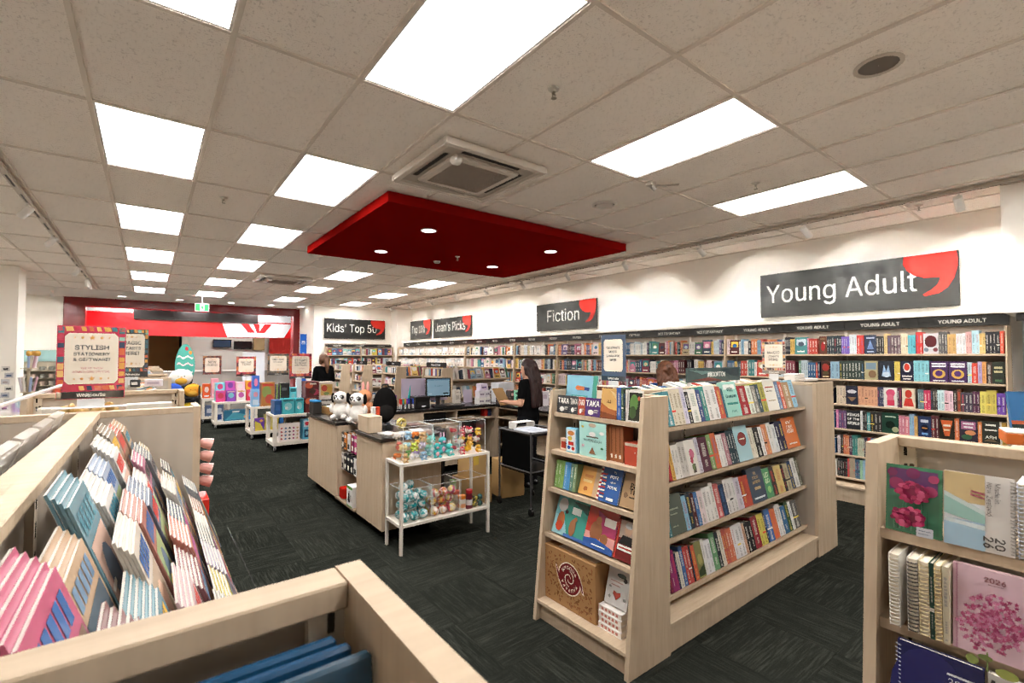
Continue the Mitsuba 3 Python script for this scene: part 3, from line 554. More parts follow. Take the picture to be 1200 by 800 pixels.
YAW_ROWS = {1:'2217,2137,7a2a20!a 2137,1991,26343c*6 1991,1911,7a5cc0*4 1911,1842,dfe8ee*3 1842,1775,d6322a*2 1770,1661,35405a!b 1661,1593,3a3634*3 1593,1564,d8b878 1564,1450,6a525a*4 1450,1390,e6d6b4*3 1390,1328,4cbccc*3 1324,1271,de2c28*2 1267,1147,d8d0d0!c 1147,1081,5a5656*3 1081,1017,d0a25a*2 1017,947,efeaea*3 947,905,e8b0aa*2 905,852,b4dce8*2 852,811,e6c26e*2 811,714,2c2c32*4 714,689,e0502e',
2:'2203,2107,3a201a!d 2104,2016,8cb4cc*2 2016,1778,33403a*8 1775,1654,b0a074!e 1649,1509,30363e!f 1509,1461,e6c63c*2 1457,1349,22263a!g 1349,1226,7cccd8*4 1220,1081,4a2c5a!h 1077,944,4a2c5a!h 941,911,bcd4dc 911,869,e0402c 869,840,b8a0c8 840,811,e69a4a 811,771,4a3026 771,689,333c30!i',
3:'2050,1957,d8c0a4*3 1957,1842,2c2e3e!j 1839,1661,e2a078*6 1661,1608,34385a*3 1608,1490,e8e0da!k 1490,1454,5a2a4a*2 1450,1342,e2cdb0!l 1321,1273,5a7a84*3 1273,1220,d8245c*2 1220,1167,3a332e*3 1167,1115,c0e0e4*2 1115,1083,eab8c4 1083,1049,f0c8d4 1049,1021,3a2a26 1021,993,7a4026 993,911,4a4050*3 911,860,5c2a4a*2 860,817,e6d44a 817,748,d8c23c*2 746,689,7a4ab8*2',
4:'2059,2033,e07ab0 2033,1957,6a4a78*3 1954,1823,22242a!m 1823,1802,e8e8e6 1802,1762,2e3030*2 1762,1731,3f9a9c 1731,1628,2c2826*3 1628,1483,24483c!n 1483,1433,d07a90*2 1433,1395,e08090 1395,1356,8cb4d4*2 1356,1328,d8a858 1324,1220,2a3a5e!o 1220,1160,5a2028*2 1160,1045,30281e!p 1045,1011,d86a2a 1011,881,3a2a36!q 881,852,e07a2a 852,733,3a3a34!r 733,719,d8d0b8 719,689,c89a2a',
5:'2050,2021,d8c8cc 2021,1991,44362f*2 1991,1964,d8703a 1964,1934,e07a3a*2 1934,1907,5a2a4a 1907,1855,2f8d84*4 1855,1794,c8cdb0*4 1794,1762,3a3048*2 1762,1731,c04030 1731,1700,5a9ac8 1700,1661,d85a38*2',
6:'2050,1957,1f2024*6 1957,1937,d8402c 1937,1883,b8a48a*3 1883,1839,3a6a8c*3 1839,1810,9cd4b0*2 1810,1766,9cc4e0*3'}
ART = {
 'A': ('9ad6c8', [('r', .1, .9, .78, .92, 'f0f4ee'), ('t', 'Wild', .5, .72, .11, '1f5a5c', True), ('t', 'Creatures', .5, .54, .09, '1f5a5c', True), ('r', .12, .88, .34, .4, '2f8d84'), ('t', 'A Novel', .5, .12, .06, '1f5a5c')], 'mint green cover faced out'),
 'B': ('ece7dc', [('r', .15, .85, .72, .76, 'b04a3a'), ('r', .15, .7, .6, .63, '8a8070'), ('r', .15, .8, .3, .33, 'b8a890')], 'white cover faced out'),
 'C': ('eae4da', [('d', .55, .6, .22, .14, 'd46a8a'), ('d', .45, .42, .14, .1, 'c0435a'), ('r', .4, .7, .06, .3, '4a3a34'), ('d', .5, .22, .16, .1, '6a7a4a')], 'white cover with pink flowers'),
 'D': ('a9d3dc', [('d', .5, .62, .3, .2, '8a2a24'), ('r', .3, .7, .6, .64, 'e8d8c0')], 'pale blue cover, dark red oval'),
 'E': ('e4762f', [('t', 'WHAT', .5, .78, .09, 'fbeee0', True), ('t', 'I WISH', .5, .64, .09, 'fbeee0', True), ('t', 'HIGH', .5, .48, .14, 'fbeee0', True), ('r', .2, .8, .12, .16, 'fbeee0')], 'bright orange cover faced out'),
 'F': ('4a5548', [('r', .12, .7, .62, .66, '8a927c'), ('r', .12, .6, .5, .53, '8a927c'), ('r', .12, .5, .2, .23, '8a927c')], 'dark green grey cover faced out'),
 'G': ('22354e', [('t', 'WE', .5, .8, .08, 'c8a878', True), ('t', 'SOLVE', .5, .67, .08, 'c8a878', True), ('t', 'MURDER', .5, .54, .08, 'c8a878', True), ('r', .3, .7, .36, .44, 'c8a878'), ('r', .15, .85, .1, .15, 'e0e6ee')], 'navy cover faced out'),
 'H': ('3f9a5c', [('t', 'LET', .5, .7, .15, 'e6f4d0', True), ('t', 'GO', .5, .5, .15, 'e6f4d0', True), ('d', .5, .28, .25, .12, '8fd070')], 'green cover faced out'),
 'I': ('8c8a4e', [('p', [(.05, .2), (.95, .35), (.95, .05), (.05, .05)], '3c4a2a'), ('d', .5, .5, .3, .15, 'b0a860')], 'olive cover faced out'),
 'a': ('6a3a28', [('d', .5, .42, .28, .26, 'a81c20'), ('d', .7, .62, .08, .07, 'f4eee0'), ('r', .15, .85, .82, .9, '8a6a4a')], 'brown cover with a red apple'),
 'b': ('343f58', [('p', [(.2, .25), (.5, .75), (.8, .25)], '6a86b8'), ('r', .15, .85, .8, .9, '9aa6be'), ('r', .2, .8, .08, .16, '9aa6be')], 'dark blue cover with a pale peak'),
 'c': ('cfc8cc', [('d', .5, .6, .4, .3, '5a1a22'), ('r', .2, .8, .28, .32, 'efe8e8'), ('d', .2, .2, .15, .1, '7a8494'), ('d', .8, .2, .15, .1, '7a3a42')], 'white cover with a dark red cloud'),
 'd': ('40201a', [('d', .5, .62, .4, .22, 'a02a20'), ('d', .5, .3, .35, .12, '5a4a28'), ('r', .15, .85, .06, .14, 'd0b888')], 'dark red cover'),
 'e': ('b0a47a', [('r', .1, .9, .55, .9, '7a94a4'), ('d', .6, .3, .3, .2, '8a6a4a')], 'painted tan cover'),
 'f': ('252b36', [('p', [(.2, .2), (.35, .8), (.5, .45), (.65, .8), (.8, .2)], '8fb0d4'), ('d', .5, .3, .25, .14, 'c0d4e8')], 'black cover with blue figures'),
 'g': ('20243a', [('d', .5, .68, .3, .24, 'e8e4e0'), ('d', .5, .7, .22, .18, 'd83a2a'), ('r', .1, .9, .2, .28, 'd8d4d0'), ('r', .2, .8, .08, .14, 'd8d4d0')], 'navy cover with a red swirl'),
 'h': ('4a2c5e', [('r', .1, .9, .84, .92, 'f4f0f4'), ('r', .1, .9, .72, .8, 'f4f0f4'), ('d', .5, .4, .36, .22, 'd8a44a'), ('d', .5, .42, .2, .14, '5a3470'), ('r', .15, .85, .05, .1, 'f4f0f4')], 'purple cover with a golden flask'),
 'i': ('30382e', [('r', .15, .85, .68, .78, 'c0b48a'), ('r', .15, .85, .5, .6, 'c0b48a'), ('r', .2, .8, .1, .2, '4a6a4a')], 'dark green cover with gold letters'),
 'j': ('2b2d40', [('d', .5, .7, .4, .1, 'd0ccd4'), ('p', [(.1, .4), (.9, .4), (.5, .15)], '8a6a50')], 'dark navy cover'),
 'k': ('e8e0da', [('d', .52, .72, .34, .2, 'e0507a'), ('d', .5, .45, .26, .2, 'e8708c'), ('r', .25, .8, .08, .36, 'd83a5a')], 'cream cover with a pink figure'),
 'l': ('e4d2b6', [('d', .5, .72, .28, .2, 'd03a2c'), ('p', [(.1, .1), (.25, .5), (.75, .5), (.9, .1)], 'd83a30')], 'cream cover with a red figure'),
 'm': ('24262c', [('t', 'KINGS', .5, .72, .15, 'f4f2ee', True), ('t', 'OF THE', .5, .5, .12, 'f4f2ee', True), ('t', 'WORLD', .5, .26, .15, 'f4f2ee', True)], 'black cover titled Kings of the World'),
 'n': ('1f4638', [('r', .2, .85, .78, .84, 'b8ccb8'), ('d', .5, .42, .28, .18, '10241c'), ('d', .8, .2, .2, .14, 'a8b088')], 'deep green cover'),
 'o': ('2a3a60', [('r', .2, .8, .7, .84, 'd0d8ec'), ('d', .5, .42, .3, .18, '1a2036'), ('r', .25, .75, .1, .2, '6aa4dc'), ('r', .3, .7, .4, .46, 'd88a3a')], 'navy cover with an orange band'),
 'p': ('2c261c', [('p', [(.1, .9), (.9, .9), (.65, .15), (.35, .15)], 'd8622a'), ('r', .25, .75, .6, .7, 'f0e0c8'), ('r', .3, .7, .4, .48, 'f0d0a0')], 'black cover with an orange wedge'),
 'q': ('3a3040', [('r', .1, .9, .55, .92, 'b06a90'), ('r', .2, .8, .78, .86, 'f0e4ec'), ('r', .25, .75, .62, .7, 'f0e4ec'), ('d', .6, .4, .3, .12, 'd88a5a'), ('d', .4, .2, .3, .12, '3a6a4a')], 'dark cover with pink top'),
 'r': ('35362f', [('r', .2, .8, .8, .88, 'e8e4d8'), ('r', .15, .85, .58, .64, 'e8e4d8'), ('t', 'ASH', .5, .22, .13, 'e8e4d8', True), ('p', [(.05, .1), (.5, .25), (.95, .08)], '6a5a44')], 'dark grey cover titled Ash'),
}
def lay_row(row, frame, hh, dd, where, grp, r):
    """books of one shelf: list of 'left,right,colour[*copies][!cover]' in millimetres along the shelf"""
    n_ = 0; flip = None
    for it in row.split():
        a, b, c = it.split(','); a, b = float(a) / 1000, float(b) / 1000; w = abs(b - a); c, _, cov = c.partition('!'); c, _, cnt = c.partition('*'); cnt = int(cnt or 1)
        for j in range(cnt):
            n_ += 1; wj = w / cnt - 0.0012; s = min(a, b) if b > a else None
            p = (a + (w / cnt) * j) if b > a else (a - (w / cnt) * j)
            h = hh * r.uniform(0.9, 1.06) if j == 0 else h * r.uniform(0.995, 1.005)
            ord_ = ordinal(n_)
            if cov:
                col, spec, desc = ART[cov]
                face_book('book', frame(p), w - 0.002, min(hh * 1.12, max(hh * 0.98, w * 1.5)), 0.03, col, spec, f'book with {desc}, {ord_} from left, {where}', 'book', grp)
            else:
                m = M(frame(p)); book_mesh(m, wj, h, dd * r.uniform(0.9, 1.0), c, r)
                thick = 'thick ' if wj > 0.045 else 'thin ' if wj < 0.018 else ''
                solo('book', m, 'paper', f'{thick}{colname(c)} spined book, {ord_} from left, {where}', 'book', grp)
IW = {1: 'top middle island shelf', 2: 'second middle island shelf', 3: 'third middle island shelf', 4: 'lowest middle island shelf'}
for k in (1, 2, 3, 4):
    z = GZ[k - 1]
    lay_row(ISL[k], lambda p, z=z: trs(p, 1.637, z + 0.001, 0, -14), 0.215, 0.15, IW[k], 'books on the middle island bookcase', random.Random(40 + k))
NW = ('top', 'second', 'third', 'fourth', 'fifth', 'sixth')
for k in range(1, 7):
    lay_row(YAW_ROWS[k], lambda p, z=WZ[k - 1]: trs(6.315, p, z + 0.0005, -90), 0.212, 0.14, f'{NW[k - 1]} Young Adult shelf', 'Young Adult books on the right wall', random.Random(60 + k))
# all further shelf books in one object
ST = M()
PAL = ['2c2c34', '3a4658', 'e6e2da', 'd8d2c6', 'c8402e', '2a5a86', '7aa8c4', 'e0b44a', '4a7a58', '8a3a4a', 'd87a3a', 'b8c8d0', '6a5a86', 'c87a96', '3a8a8c', 'eeeae2', '5a2a2a', 'c8b48a', '1f2a44', 'e8cfd0']
PASTEL = ['eee8e0', 'e4dcd4', 'dcd0c8', 'c8d4dc', 'e8d8d0', 'd0c8c0', 'f0ece6', 'c8b8b0', '9aa8b4', 'e0d0b8']
def fill(T, L, r, hh=0.2, dd=0.14, pal=PAL, faces=0.12, marks=True):
    x = 0.004
    while x < L - 0.02:
        c = r.choice(pal); u = r.random()
        if u < faces and x < L - 0.15:
            w = r.uniform(0.115, 0.145); h = min(w * 1.5, hh * 1.22); q = ST.at(T @ trs(x, 0.0, 0, 0, -6)); q.box(0, w, 0, 0.03, 0, h, mute(c))
            c2 = r.choice(pal); q.rect(w * .12, w * .88, h * r.uniform(.4, .55), h * .88, c2, -0.0005); q.rect(w * .2, w * .8, h * .12, h * .2, INK[lum(c) < .35], -0.0005); q.disc(w * .5, h * .6, w * .25, h * .14, r.choice(pal), -0.001, 8); x += w + 0.003
            continue
        n = r.choice((1, 1, 1, 2, 2, 3)); w = r.uniform(0.016, 0.042); h = hh * r.uniform(0.85, 1.06)
        for _ in range(n):
            if x + w > L: break
            q = ST.at(T @ trs(x, 0, 0)); q.box(0, w - 0.001, 0, dd, 0, h, mute(c)); q.quad((0.001, 0.002, h + 0.0004), (w - 0.002, 0.002, h + 0.0004), (w - 0.002, dd, h + 0.0004), (0.001, dd, h + 0.0004), 'e6dfd0')
            if marks:
                i_ = C(INK[lum(c) < .35]) * .4 + mute(c) * .6; q.rect(w * .3, w * .7, h * .45, h * .85, i_, -0.0004); q.rect(w * .35, w * .65, h * .15, h * .3, i_, -0.0004)
            x += w
        if r.random() < 0.06: x += r.uniform(0.02, 0.06)
r = random.Random(5)
for b, (k0, k1) in enumerate(BAYS):
    for j, z in enumerate(WZ):
        ya, yb = wy(k1) - 0.016, wy(k0) + 0.016
        if b == 0: yb = (2.225, 2.21, 2.065, 2.065, 2.055, 2.055)[j]
        fill(trs(6.315 if b < 3 else 6.33, ya, z + 0.0005, -90), ya - yb, r, 0.2, 0.14, PAL + PASTEL if b in (2, 3) else PAL if b < 3 else PASTEL, 0.12 if b < 3 else 0.75 if b == 4 else 0.2, b < 3)
for z, yb in ((WZ[4], 1.655), (WZ[5], 1.76)): fill(trs(6.315, yb, z + 0.0005, -90), yb - 0.69, r, 0.2, 0.14)
for z in WZ:
    for x in (0.02, 1.06): fill(KT @ trs(x, -0.015, z + 0.0005), 1.01, r, 0.2, 0.12, PAL + ['4aa0d0', 'e8d03a', '5ac0b0'], 0.35, False)
fill(trs(4.28, 2.175, 1.206, 180, -14), 1.98, r, 0.215, 0.13, PAL + PASTEL)
for z in GZ[1:]: fill(trs(4.28, 2.175, z, 180, -14), 1.98, r, 0.2, 0.13)
for yc in (7.49, 9.35, 11.2, 12.75):
    for z in GZ: fill(trs(4.2, yc - 0.27, z, 0, -14), 1.28, r, 0.2, 0.13, PAL + PASTEL, 0.3, False)
    for z in EZ: fill(trs(4.01 if z > 0.6 else 3.97, yc + 0.335, z + 0.006, -90), 0.66, r, 0.12, 0.09, PASTEL + PAL, 0.3 if z < 1.2 else 0.0, False)
for (y0, y1) in ((3.86, 5.84), (7.2, 9.2), (10.55, 12.5)):
    for z in GZ: fill(trs(LX + 0.27, y0 + 0.01, z, 90, -14), y1 - y0 - 0.02, r, 0.18, 0.12, PAL, 0.3, False)
m = ST; key = 'shelf_books'; v_, f_, c_ = m.mesh(); scene[key] = mikit.ply((v_, f_), 'paper', color=c_ * 0.82); tag(key, 'the many further books filling the right wall bookcases and the distant islands', 'book', None, 'stuff')
# ================================================================== GOODS ON THE MIDDLE END BOOKCASE
def fx(x, yl, z, lean=0, rz=-90): return trs(x, yl, z, rz, -lean)      # local frame of a thing facing -x, its left end at y = yl
TAKA = [('35383c', 'TAKA', 2.225, 0.108, 'dark grey', 'first'), ('3c3f44', 'TAKA', 2.115, 0.07, 'charcoal', 'second'), ('b8452e', 'TAKA', 2.043, 0.058, 'orange red', 'third'), ('55367a', 'TAKA', 1.983, 0.118, 'purple', 'fourth')]
for c, t_, yl, w, cn, o in TAKA:
    face_book('card_book', fx(2.075, yl, 1.263, 6), w, 0.108, 0.02, c, [('t', t_, .5, .55, .3, 'f2efe8', True), ('d', .4, .22, .2, .14, 'f2efe8'), ('r', .62, .9, .3, .36, 'c8c4bc'), ('r', .62, .85, .2, .25, 'c8c4bc')], f'{cn} card book titled Taka, {o} from the left on the top shelf', 'book', 'Taka card books')
face_book('picture_book', fx(2.155, 2.24, 1.263, 8), 0.265, 0.235, 0.012, '7fc0d8', [('r', .86, 1, 0, 1, '3aa08a'), ('p', [(.3, .66), (.36, .72), (.75, .68), (.75, .60), (.36, .60)], 'd8743a'), ('p', [(.6, .69), (.76, .68), (.76, .6), (.6, .605)], '2a4a8a'), ('r', .2, .72, .3, .46, '3aa0a0'), ('r', .26, .66, .40, .43, 'e6f2f2'), ('p', [(0, .3), (.12, .2), (.2, .04), (0, 0)], 'e0643a'), ('p', [(.6, .2), (.75, .12), (.95, .2), (.95, 0), (.6, 0)], 'd83a6a')], 'large sky blue picture book with an orange pencil, behind the card books')
m = M(fx(2.15, 1.955, 1.263)); m.ch(0, 0.13, 0, 0.05, 0, 0.178, 'd8c8b4'); m.rect(0.005, 0.125, 0.15, 0.172, '5a3428', -0.0005); solo('box', m, 'paper', 'cream box with a brown top edge behind the purple card book', 'box')
face_book('picture_book', fx(2.075, 1.862, 1.263, 7), 0.118, 0.172, 0.014, 'e0ac5c', [('p', [(0, 0), (1, 0), (1, .28), (.5, .34), (0, .52)], 'b4622c'), ('p', [(0, 0), (1, 0), (1, .12), (0, .22)], '8a4420'), ('t', 'ILI', .5, .52, .09, '5a3a1a', True), ('p', [(.5, .95), (1, .8), (1, .6)], 'e8c07a')], 'sand coloured picture book with brown dunes on the end bookcase top shelf')
for k, (c, y0, w, h, l) in enumerate((('2f62b4', 1.742, 0.031, 0.178, 'thick blue'), ('4a6a4a', 1.710, 0.014, 0.178, 'green'), ('26302a', 1.695, 0.014, 0.172, 'dark green'), ('e8e6e0', 1.680, 0.008, 0.17, 'thin white'))):
    m = M(fx(2.08, y0, 1.263)); book_mesh(m, w, h, 0.13, c, random.Random(k)); solo('book', m, 'paper', f'{l} book spine beside the sand coloured picture book', 'book')
face_book('picture_book', fx(2.075, 1.670, 1.263, 7), 0.092, 0.17, 0.014, 'e8e6e0', [('r', .1, 1, .04, .93, '2a2c22'), ('d', .45, .6, .3, .28, '5a8a3a'), ('d', .4, .3, .25, .2, '3a5a2a'), ('d', .8, .75, .1, .07, 'c05a3a')], 'white edged picture book with a leafy green cover beside the tapered side panel')
# second shelf
def carton(base, T, w, d, h, col, spec, lab, cat='box', grp=None, bsdf='paper', side=None):
    m = M(T); m.ch(0, w, 0, d, 0, h, col, 0.0015); k = solo(base, m, bsdf, lab, cat, grp)
    if spec: m = M(T); art(m, w, h, spec); part(k, 'front_print', m, bsdf)
    if side: m = M(T @ trs(w, 0, 0, 90)); art(m, d, h, side); part(k, 'side_print', m, bsdf)
    return k
carton('box', fx(2.08, 2.2, 1.026), 0.062, 0.06, 0.075, 'd8b8a0', [('r', .15, .85, .2, .75, 'b83a24')], 'small box with a red window at the left of the second shelf')
carton('game_box', fx(2.07, 2.138, 1.026), 0.088, 0.05, 0.148, '8cc8e0', [('r', .08, .92, .05, .95, 'e8eef0'), ('d', .5, .8, .32, .1, 'd8843a'), ('d', .4, .58, .22, .1, 'e0c03a'), ('r', .25, .75, .3, .45, 'd8342c'), ('d', .3, .2, .14, .08, '2a5aa8'), ('d', .7, .18, .14, .08, 'd8342c')], 'small pale blue card game box with colourful animals on the second shelf')
carton('game_box', fx(2.1, 2.13, 1.026), 0.06, 0.01, 0.165, '5ab0d8', [], 'taller light blue card behind the animal game box') if False else None
carton('gift_box', fx(2.068, 2.022, 1.026), 0.212, 0.1, 0.203, 'a8d8d0', [('d', .5, .92, .14, .06, 'c8b49a'), ('d', .5, .66, .12, .07, 'f0f0ec'), ('r', .28, .72, .56, .6, '6a6a60'), ('t', 'WORDSEARCH', .5, .44, .07, '5a6a64'), ('d', .85, .72, .08, .05, 'f0f0ec'), ('p', [(.38, .1), (.5, .3), (.62, .1)], '9a6a4a'), ('d', .15, .3, .06, .04, 'e8b8c8'), ('d', .85, .3, .05, .03, '3a7a4a'), ('d', .15, .85, .05, .03, 'e0c03a')], 'mint green gift box with small drawings on the second shelf of the end bookcase', side=[('r', 0, 1, 0, 1, 'a86a42')])
m = M(fx(2.09, 1.807, 1.026)); m.ch(0, 0.1, 0, 0.09, 0, 0.2, '9a5f3c')
for k in range(3): m.rect(0.012 + k * 0.03, 0.024 + k * 0.03, 0.02, 0.04, 'e8dccb', -0.0005); m.rect(0.014 + k * 0.03, 0.022 + k * 0.03, 0.05, 0.19, '7a4628', -0.0005)
solo('wooden_box', m, 'paper', 'brown wood grain box set with three white dots beside the mint gift box', 'box')
carton('box', fx(2.08, 1.692, 1.026), 0.12, 0.1, 0.12, 'b84a34', [('r', .05, .95, .86, 1, 'd8c4ac'), ('s', .6, .6, .05, 'f0e4d0')], 'red box with a cream top edge beside the tapered side panel')
# third shelf: sloping
Z3 = 0.797
for k in range(7):
    c = ('7aa84a', '7aa84a', '86b452', '4aa0d8', '3a94d4', '5a8a7a', '7a9a6a')[k]
    m = M(fx(2.045, 2.222 - k * 0.0262, Z3 + 0.001, 9.4)); book_mesh(m, 0.025, 0.165, 0.12, c, random.Random(90 + k)); solo('book', m, 'paper', f'slim {"green" if k < 3 else "blue" if k < 5 else "grey green"} spined book, {ordinal(k + 1)} from the left on the third end shelf', 'book', 'slim green and blue books')
face_book('picture_book', fx(2.06, 2.03, Z3 + 0.002, 20), 0.155, 0.165, 0.035, 'e8a64a', [('r', .2, .62, .62, .72, 'd88a3a'), ('r', .15, .6, .45, .54, 'f0c880'), ('r', .72, 1, 0, 1, 'd0aa84'), ('d', .35, .22, .1, .08, 'b86a2a')], 'orange yellow book leaning in the middle of the third end shelf')
face_book('picture_book', fx(2.045, 1.872, Z3 + 0.002, 20), 0.155, 0.2, 0.012, '2a5fa8', [('r', 0, .1, 0, 1, 'b42a34'), *[('r', 0, .1, a / 8 + .02, a / 8 + .08, 'f0ece4') for a in range(8)], ('t', 'TE', .66, .82, .05, 'f4f4f0', True), ('t', 'POTI', .66, .67, .085, 'f4f4f0', True), ('t', 'ME TE', .66, .54, .045, 'f4f4f0', True), ('t', 'POTAE', .66, .39, .075, 'f4f4f0', True), ('r', .48, .8, .06, .14, 'e8eef4'), *[('r', .14, .34, .1 + a * .09, .145 + a * .09, 'b42a34' if a % 2 else 'f0ece4') for a in range(8)]], 'blue picture book titled Te Poti with red and white stripes on the third shelf')
face_book('picture_book', fx(2.055, 1.712, Z3 + 0.002, 20), 0.142, 0.185, 0.012, 'b8946a', [('t', 'A', .6, .78, .1, '1e1a16', True), ('t', 'Paku', .62, .6, .13, '1e1a16', True), ('t', 'Tala', .62, .42, .15, '1e1a16', True), ('r', .4, .9, .3, .34, '4a3a2a'), ('d', .22, .36, .1, .08, '8a6a4a')], 'kraft brown book titled Paku Tala beside the tapered side panel')
# fourth shelf
Z4 = 0.522
face_book('picture_book', fx(2.022, 2.222, Z4 + 0.002, 20), 0.262, 0.225, 0.01, '2f9a8a', [('r', 0, .3, .5, 1, '6ab8c0'), ('p', [(0, 0), (.5, 0), (.3, .5), (0, .5)], '8fc8d0'), ('d', .2, .78, .15, .18, 'd4d0cc'), ('d', .22, .36, .12, .24, 'b86a3a'), ('d', .2, .22, .11, .13, 'd8482a'), ('d', .36, .62, .05, .05, '3a3a3a'), ('r', .52, .8, .62, .8, 'e6f0ea'), ('r', .4, 1, 0, .08, '3a6ab0'), ('d', .62, .28, .1, .22, 'a06a44'), ('d', .68, .5, .05, .06, 'a06a44'), ('p', [(.5, .95), (1, .95), (1, .7)], '1f5a52')], 'teal picture book with a brown kiwi and red ball on the fourth shelf')
face_book('picture_book', fx(2.02, 1.957, Z4 + 0.002, 20), 0.222, 0.225, 0.01, 'c83a2c', [('r', 0, 1, .08, .38, 'e8a098'), ('p', [(.3, .95), (1, .7), (1, .4), (.5, .4)], 'b83a6a'), ('r', .58, .95, .62, .82, 'ece4d8'), ('d', .36, .42, .2, .26, '9a5f3a'), ('d', .4, .7, .09, .1, 'a86a42'), ('d', .66, .3, .12, .13, 'a0643c'), ('p', [(0, 0), (1, 0), (1, .14), (.4, .26), (0, .2)], '2a5aa8'), ('r', .3, .75, .09, .12, 'e8eef4')], 'red picture book with two brown kiwi on a blue nest on the fourth shelf')
face_book('picture_book', fx(2.025, 1.73, Z4 + 0.002, 18), 0.128, 0.205, 0.018, '7a1a1c', [('r', .1, 1, .55, 1, 'c8b0a0'), ('d', .55, .78, .2, .14, 'e0b898'), ('d', .55, .88, .2, .08, 'd8d8d8'), ('p', [(.15, .4), (.3, .62), (.85, .62), (1, .4)], '1c1c1e'), ('r', .12, .98, .24, .38, 'f0ece6'), ('r', .2, .9, .29, .33, 'b83a2a'), ('r', 0, .1, 0, 1, 'c8342a')], 'dark red book with a portrait of a grey haired man on the fourth shelf')
# base: kraft box with the spiral emblem
T_ = fx(1.985, 2.241, 0.128)
m = M(T_); m.ch(0, 0.42, 0, 0.22, 0, 0.325, 'a67c50', 0.003); k_ = solo('kraft_box', m, 'paper', 'large patterned kraft cardboard box with a dark red spiral emblem', 'cardboard box')
m = M(T_); rr = random.Random(3)
for _ in range(230):
    x, z = rr.uniform(0.02, 0.40), rr.uniform(0.02, 0.305)
    if math.hypot(x - 0.215, z - 0.18) < 0.105: continue
    a = rr.uniform(0, 6.3); s = rr.uniform(0.006, 0.011); c = rr.choice(('8a5a36', '96623a', '7f5230'))
    m.poly([(x + s * 1.4 * math.cos(a), z + s * 1.4 * math.sin(a)), (x + s * .7 * math.cos(a + 1.6), z + s * .7 * math.sin(a + 1.6)), (x - s * 1.4 * math.cos(a), z - s * 1.4 * math.sin(a)), (x + s * .7 * math.cos(a - 1.6), z + s * .7 * math.sin(a - 1.6))], c, -0.0005)
part(k_, 'leaf_print', m, 'paper', kind='stuff')
m = M(T_ @ trs(0.215, 0, 0.18)); m.disc(0, 0, 0.094, 0.094, 'f0dccb', -0.001, 40); m.disc(0, 0, 0.087, 0.087, '6a141a', -0.0014, 40)
def spiral(m, c, y, r0, r1, a0, turn, w, n=26):
    P = [(a0 + turn * i / n, r0 + (r1 - r0) * i / n) for i in range(n + 1)]
    for (a, ra), (b, rb) in zip(P[:-1], P[1:]): m.quad((ra * math.cos(a), y, ra * math.sin(a)), ((ra + w) * math.cos(a), y, (ra + w) * math.sin(a)), ((rb + w) * math.cos(b), y, (rb + w) * math.sin(b)), (rb * math.cos(b), y, rb * math.sin(b)), c)
for a in (0.4, 0.4 + math.pi): spiral(m, 'f0dccb', -0.0018, 0.008, 0.043, a, 4.2, 0.006)
for a, t_ in ((0.2, 'MYCODA'), (0.2 + math.pi, 'KAUPAPA')):
    for i, ch_ in enumerate(t_):
        an = math.pi / 2 + (len(t_) / 2 - i - 0.5) * 0.36 + (a - 0.2)
        q = m.at(trs(0.064 * math.cos(an), 0, 0.064 * math.sin(an)) @ trs(0, 0, 0, 0, 0, 90 - math.degrees(an))); q.text(ch_, 0, -0.009, 0.019, 'f0dccb', -0.0018, True, depth=0.0002)
for sgn in (1, -1):
    m.poly([(sgn * 0.118, sgn * -0.052), (sgn * 0.104, sgn * -0.05), (sgn * 0.07, sgn * 0.02), (sgn * 0.086, sgn * 0.045), (sgn * 0.105, sgn * 0.0)], 'f0dccb', -0.0010); m.poly([(sgn * 0.112, sgn * -0.045), (sgn * 0.104, sgn * -0.042), (sgn * 0.076, sgn * 0.018), (sgn * 0.086, sgn * 0.035), (sgn * 0.1, sgn * 0.0)], '6a141a', -0.0015)
part(k_, 'emblem', m, 'paper', label='dark red round spiral emblem with two tails')
m = M(T_); m.quad((0.09, 0.03, 0.3257), (0.4, 0.03, 0.3257), (0.4, 0.075, 0.3257), (0.09, 0.075, 0.3257), 'd8c8b4'); part(k_, 'tape', m)
for k in range(4):
    m = M(fx(1.995 + 0.004 * (k % 2), 1.812, 0.1275 + k * 0.031)); w, h = 0.16, 0.03
    m.box(0, w, 0, 0.19, 0, 0.002, 'e8e4e0'); m.box(0, w, 0, 0.19, h - 0.002, h, 'e8e4e0'); m.box(0, 0.002, 0, 0.19, 0.002, h - 0.002, 'd8b0a8'); m.box(0.002, w - 0.003, 0.002, 0.187, 0.002, h - 0.002, 'eee6dc')
    for j in range(5): m.rect(0.02 + j * 0.025, 0.035 + j * 0.025, 0.008, 0.022, 'c87a70', 0.0015)
    solo('book', m, 'paper', f'white and pink book lying flat, {("bottom", "second", "third", "top")[k]} of the stack by the kraft box', 'book', 'stacked white books')
face_book('book', trs(2.03, 1.80, 0.2605, -90, -16), 0.155, 0.2, 0.028, 'e6e2de', [('d', .6, .8, .2, .06, '4a5a54'), ('d', .78, .72, .08, .06, '3a3a3e'), ('r', .15, .7, .6, .63, 'd0a8a0'), ('r', .2, .6, .5, .53, 'd0a8a0'), ('p', [(.5, .16), (.33, .3), (.36, .38), (.5, .34), (.64, .38), (.67, .3)], 'c8503e'), ('d', .2, .2, .06, .04, '9a9a94'), ('d', .85, .25, .06, .04, '9a9a94'), ('d', .18, .45, .06, .03, '9a9a94')], 'white book with a red heart leaning on top of the stacked white books')
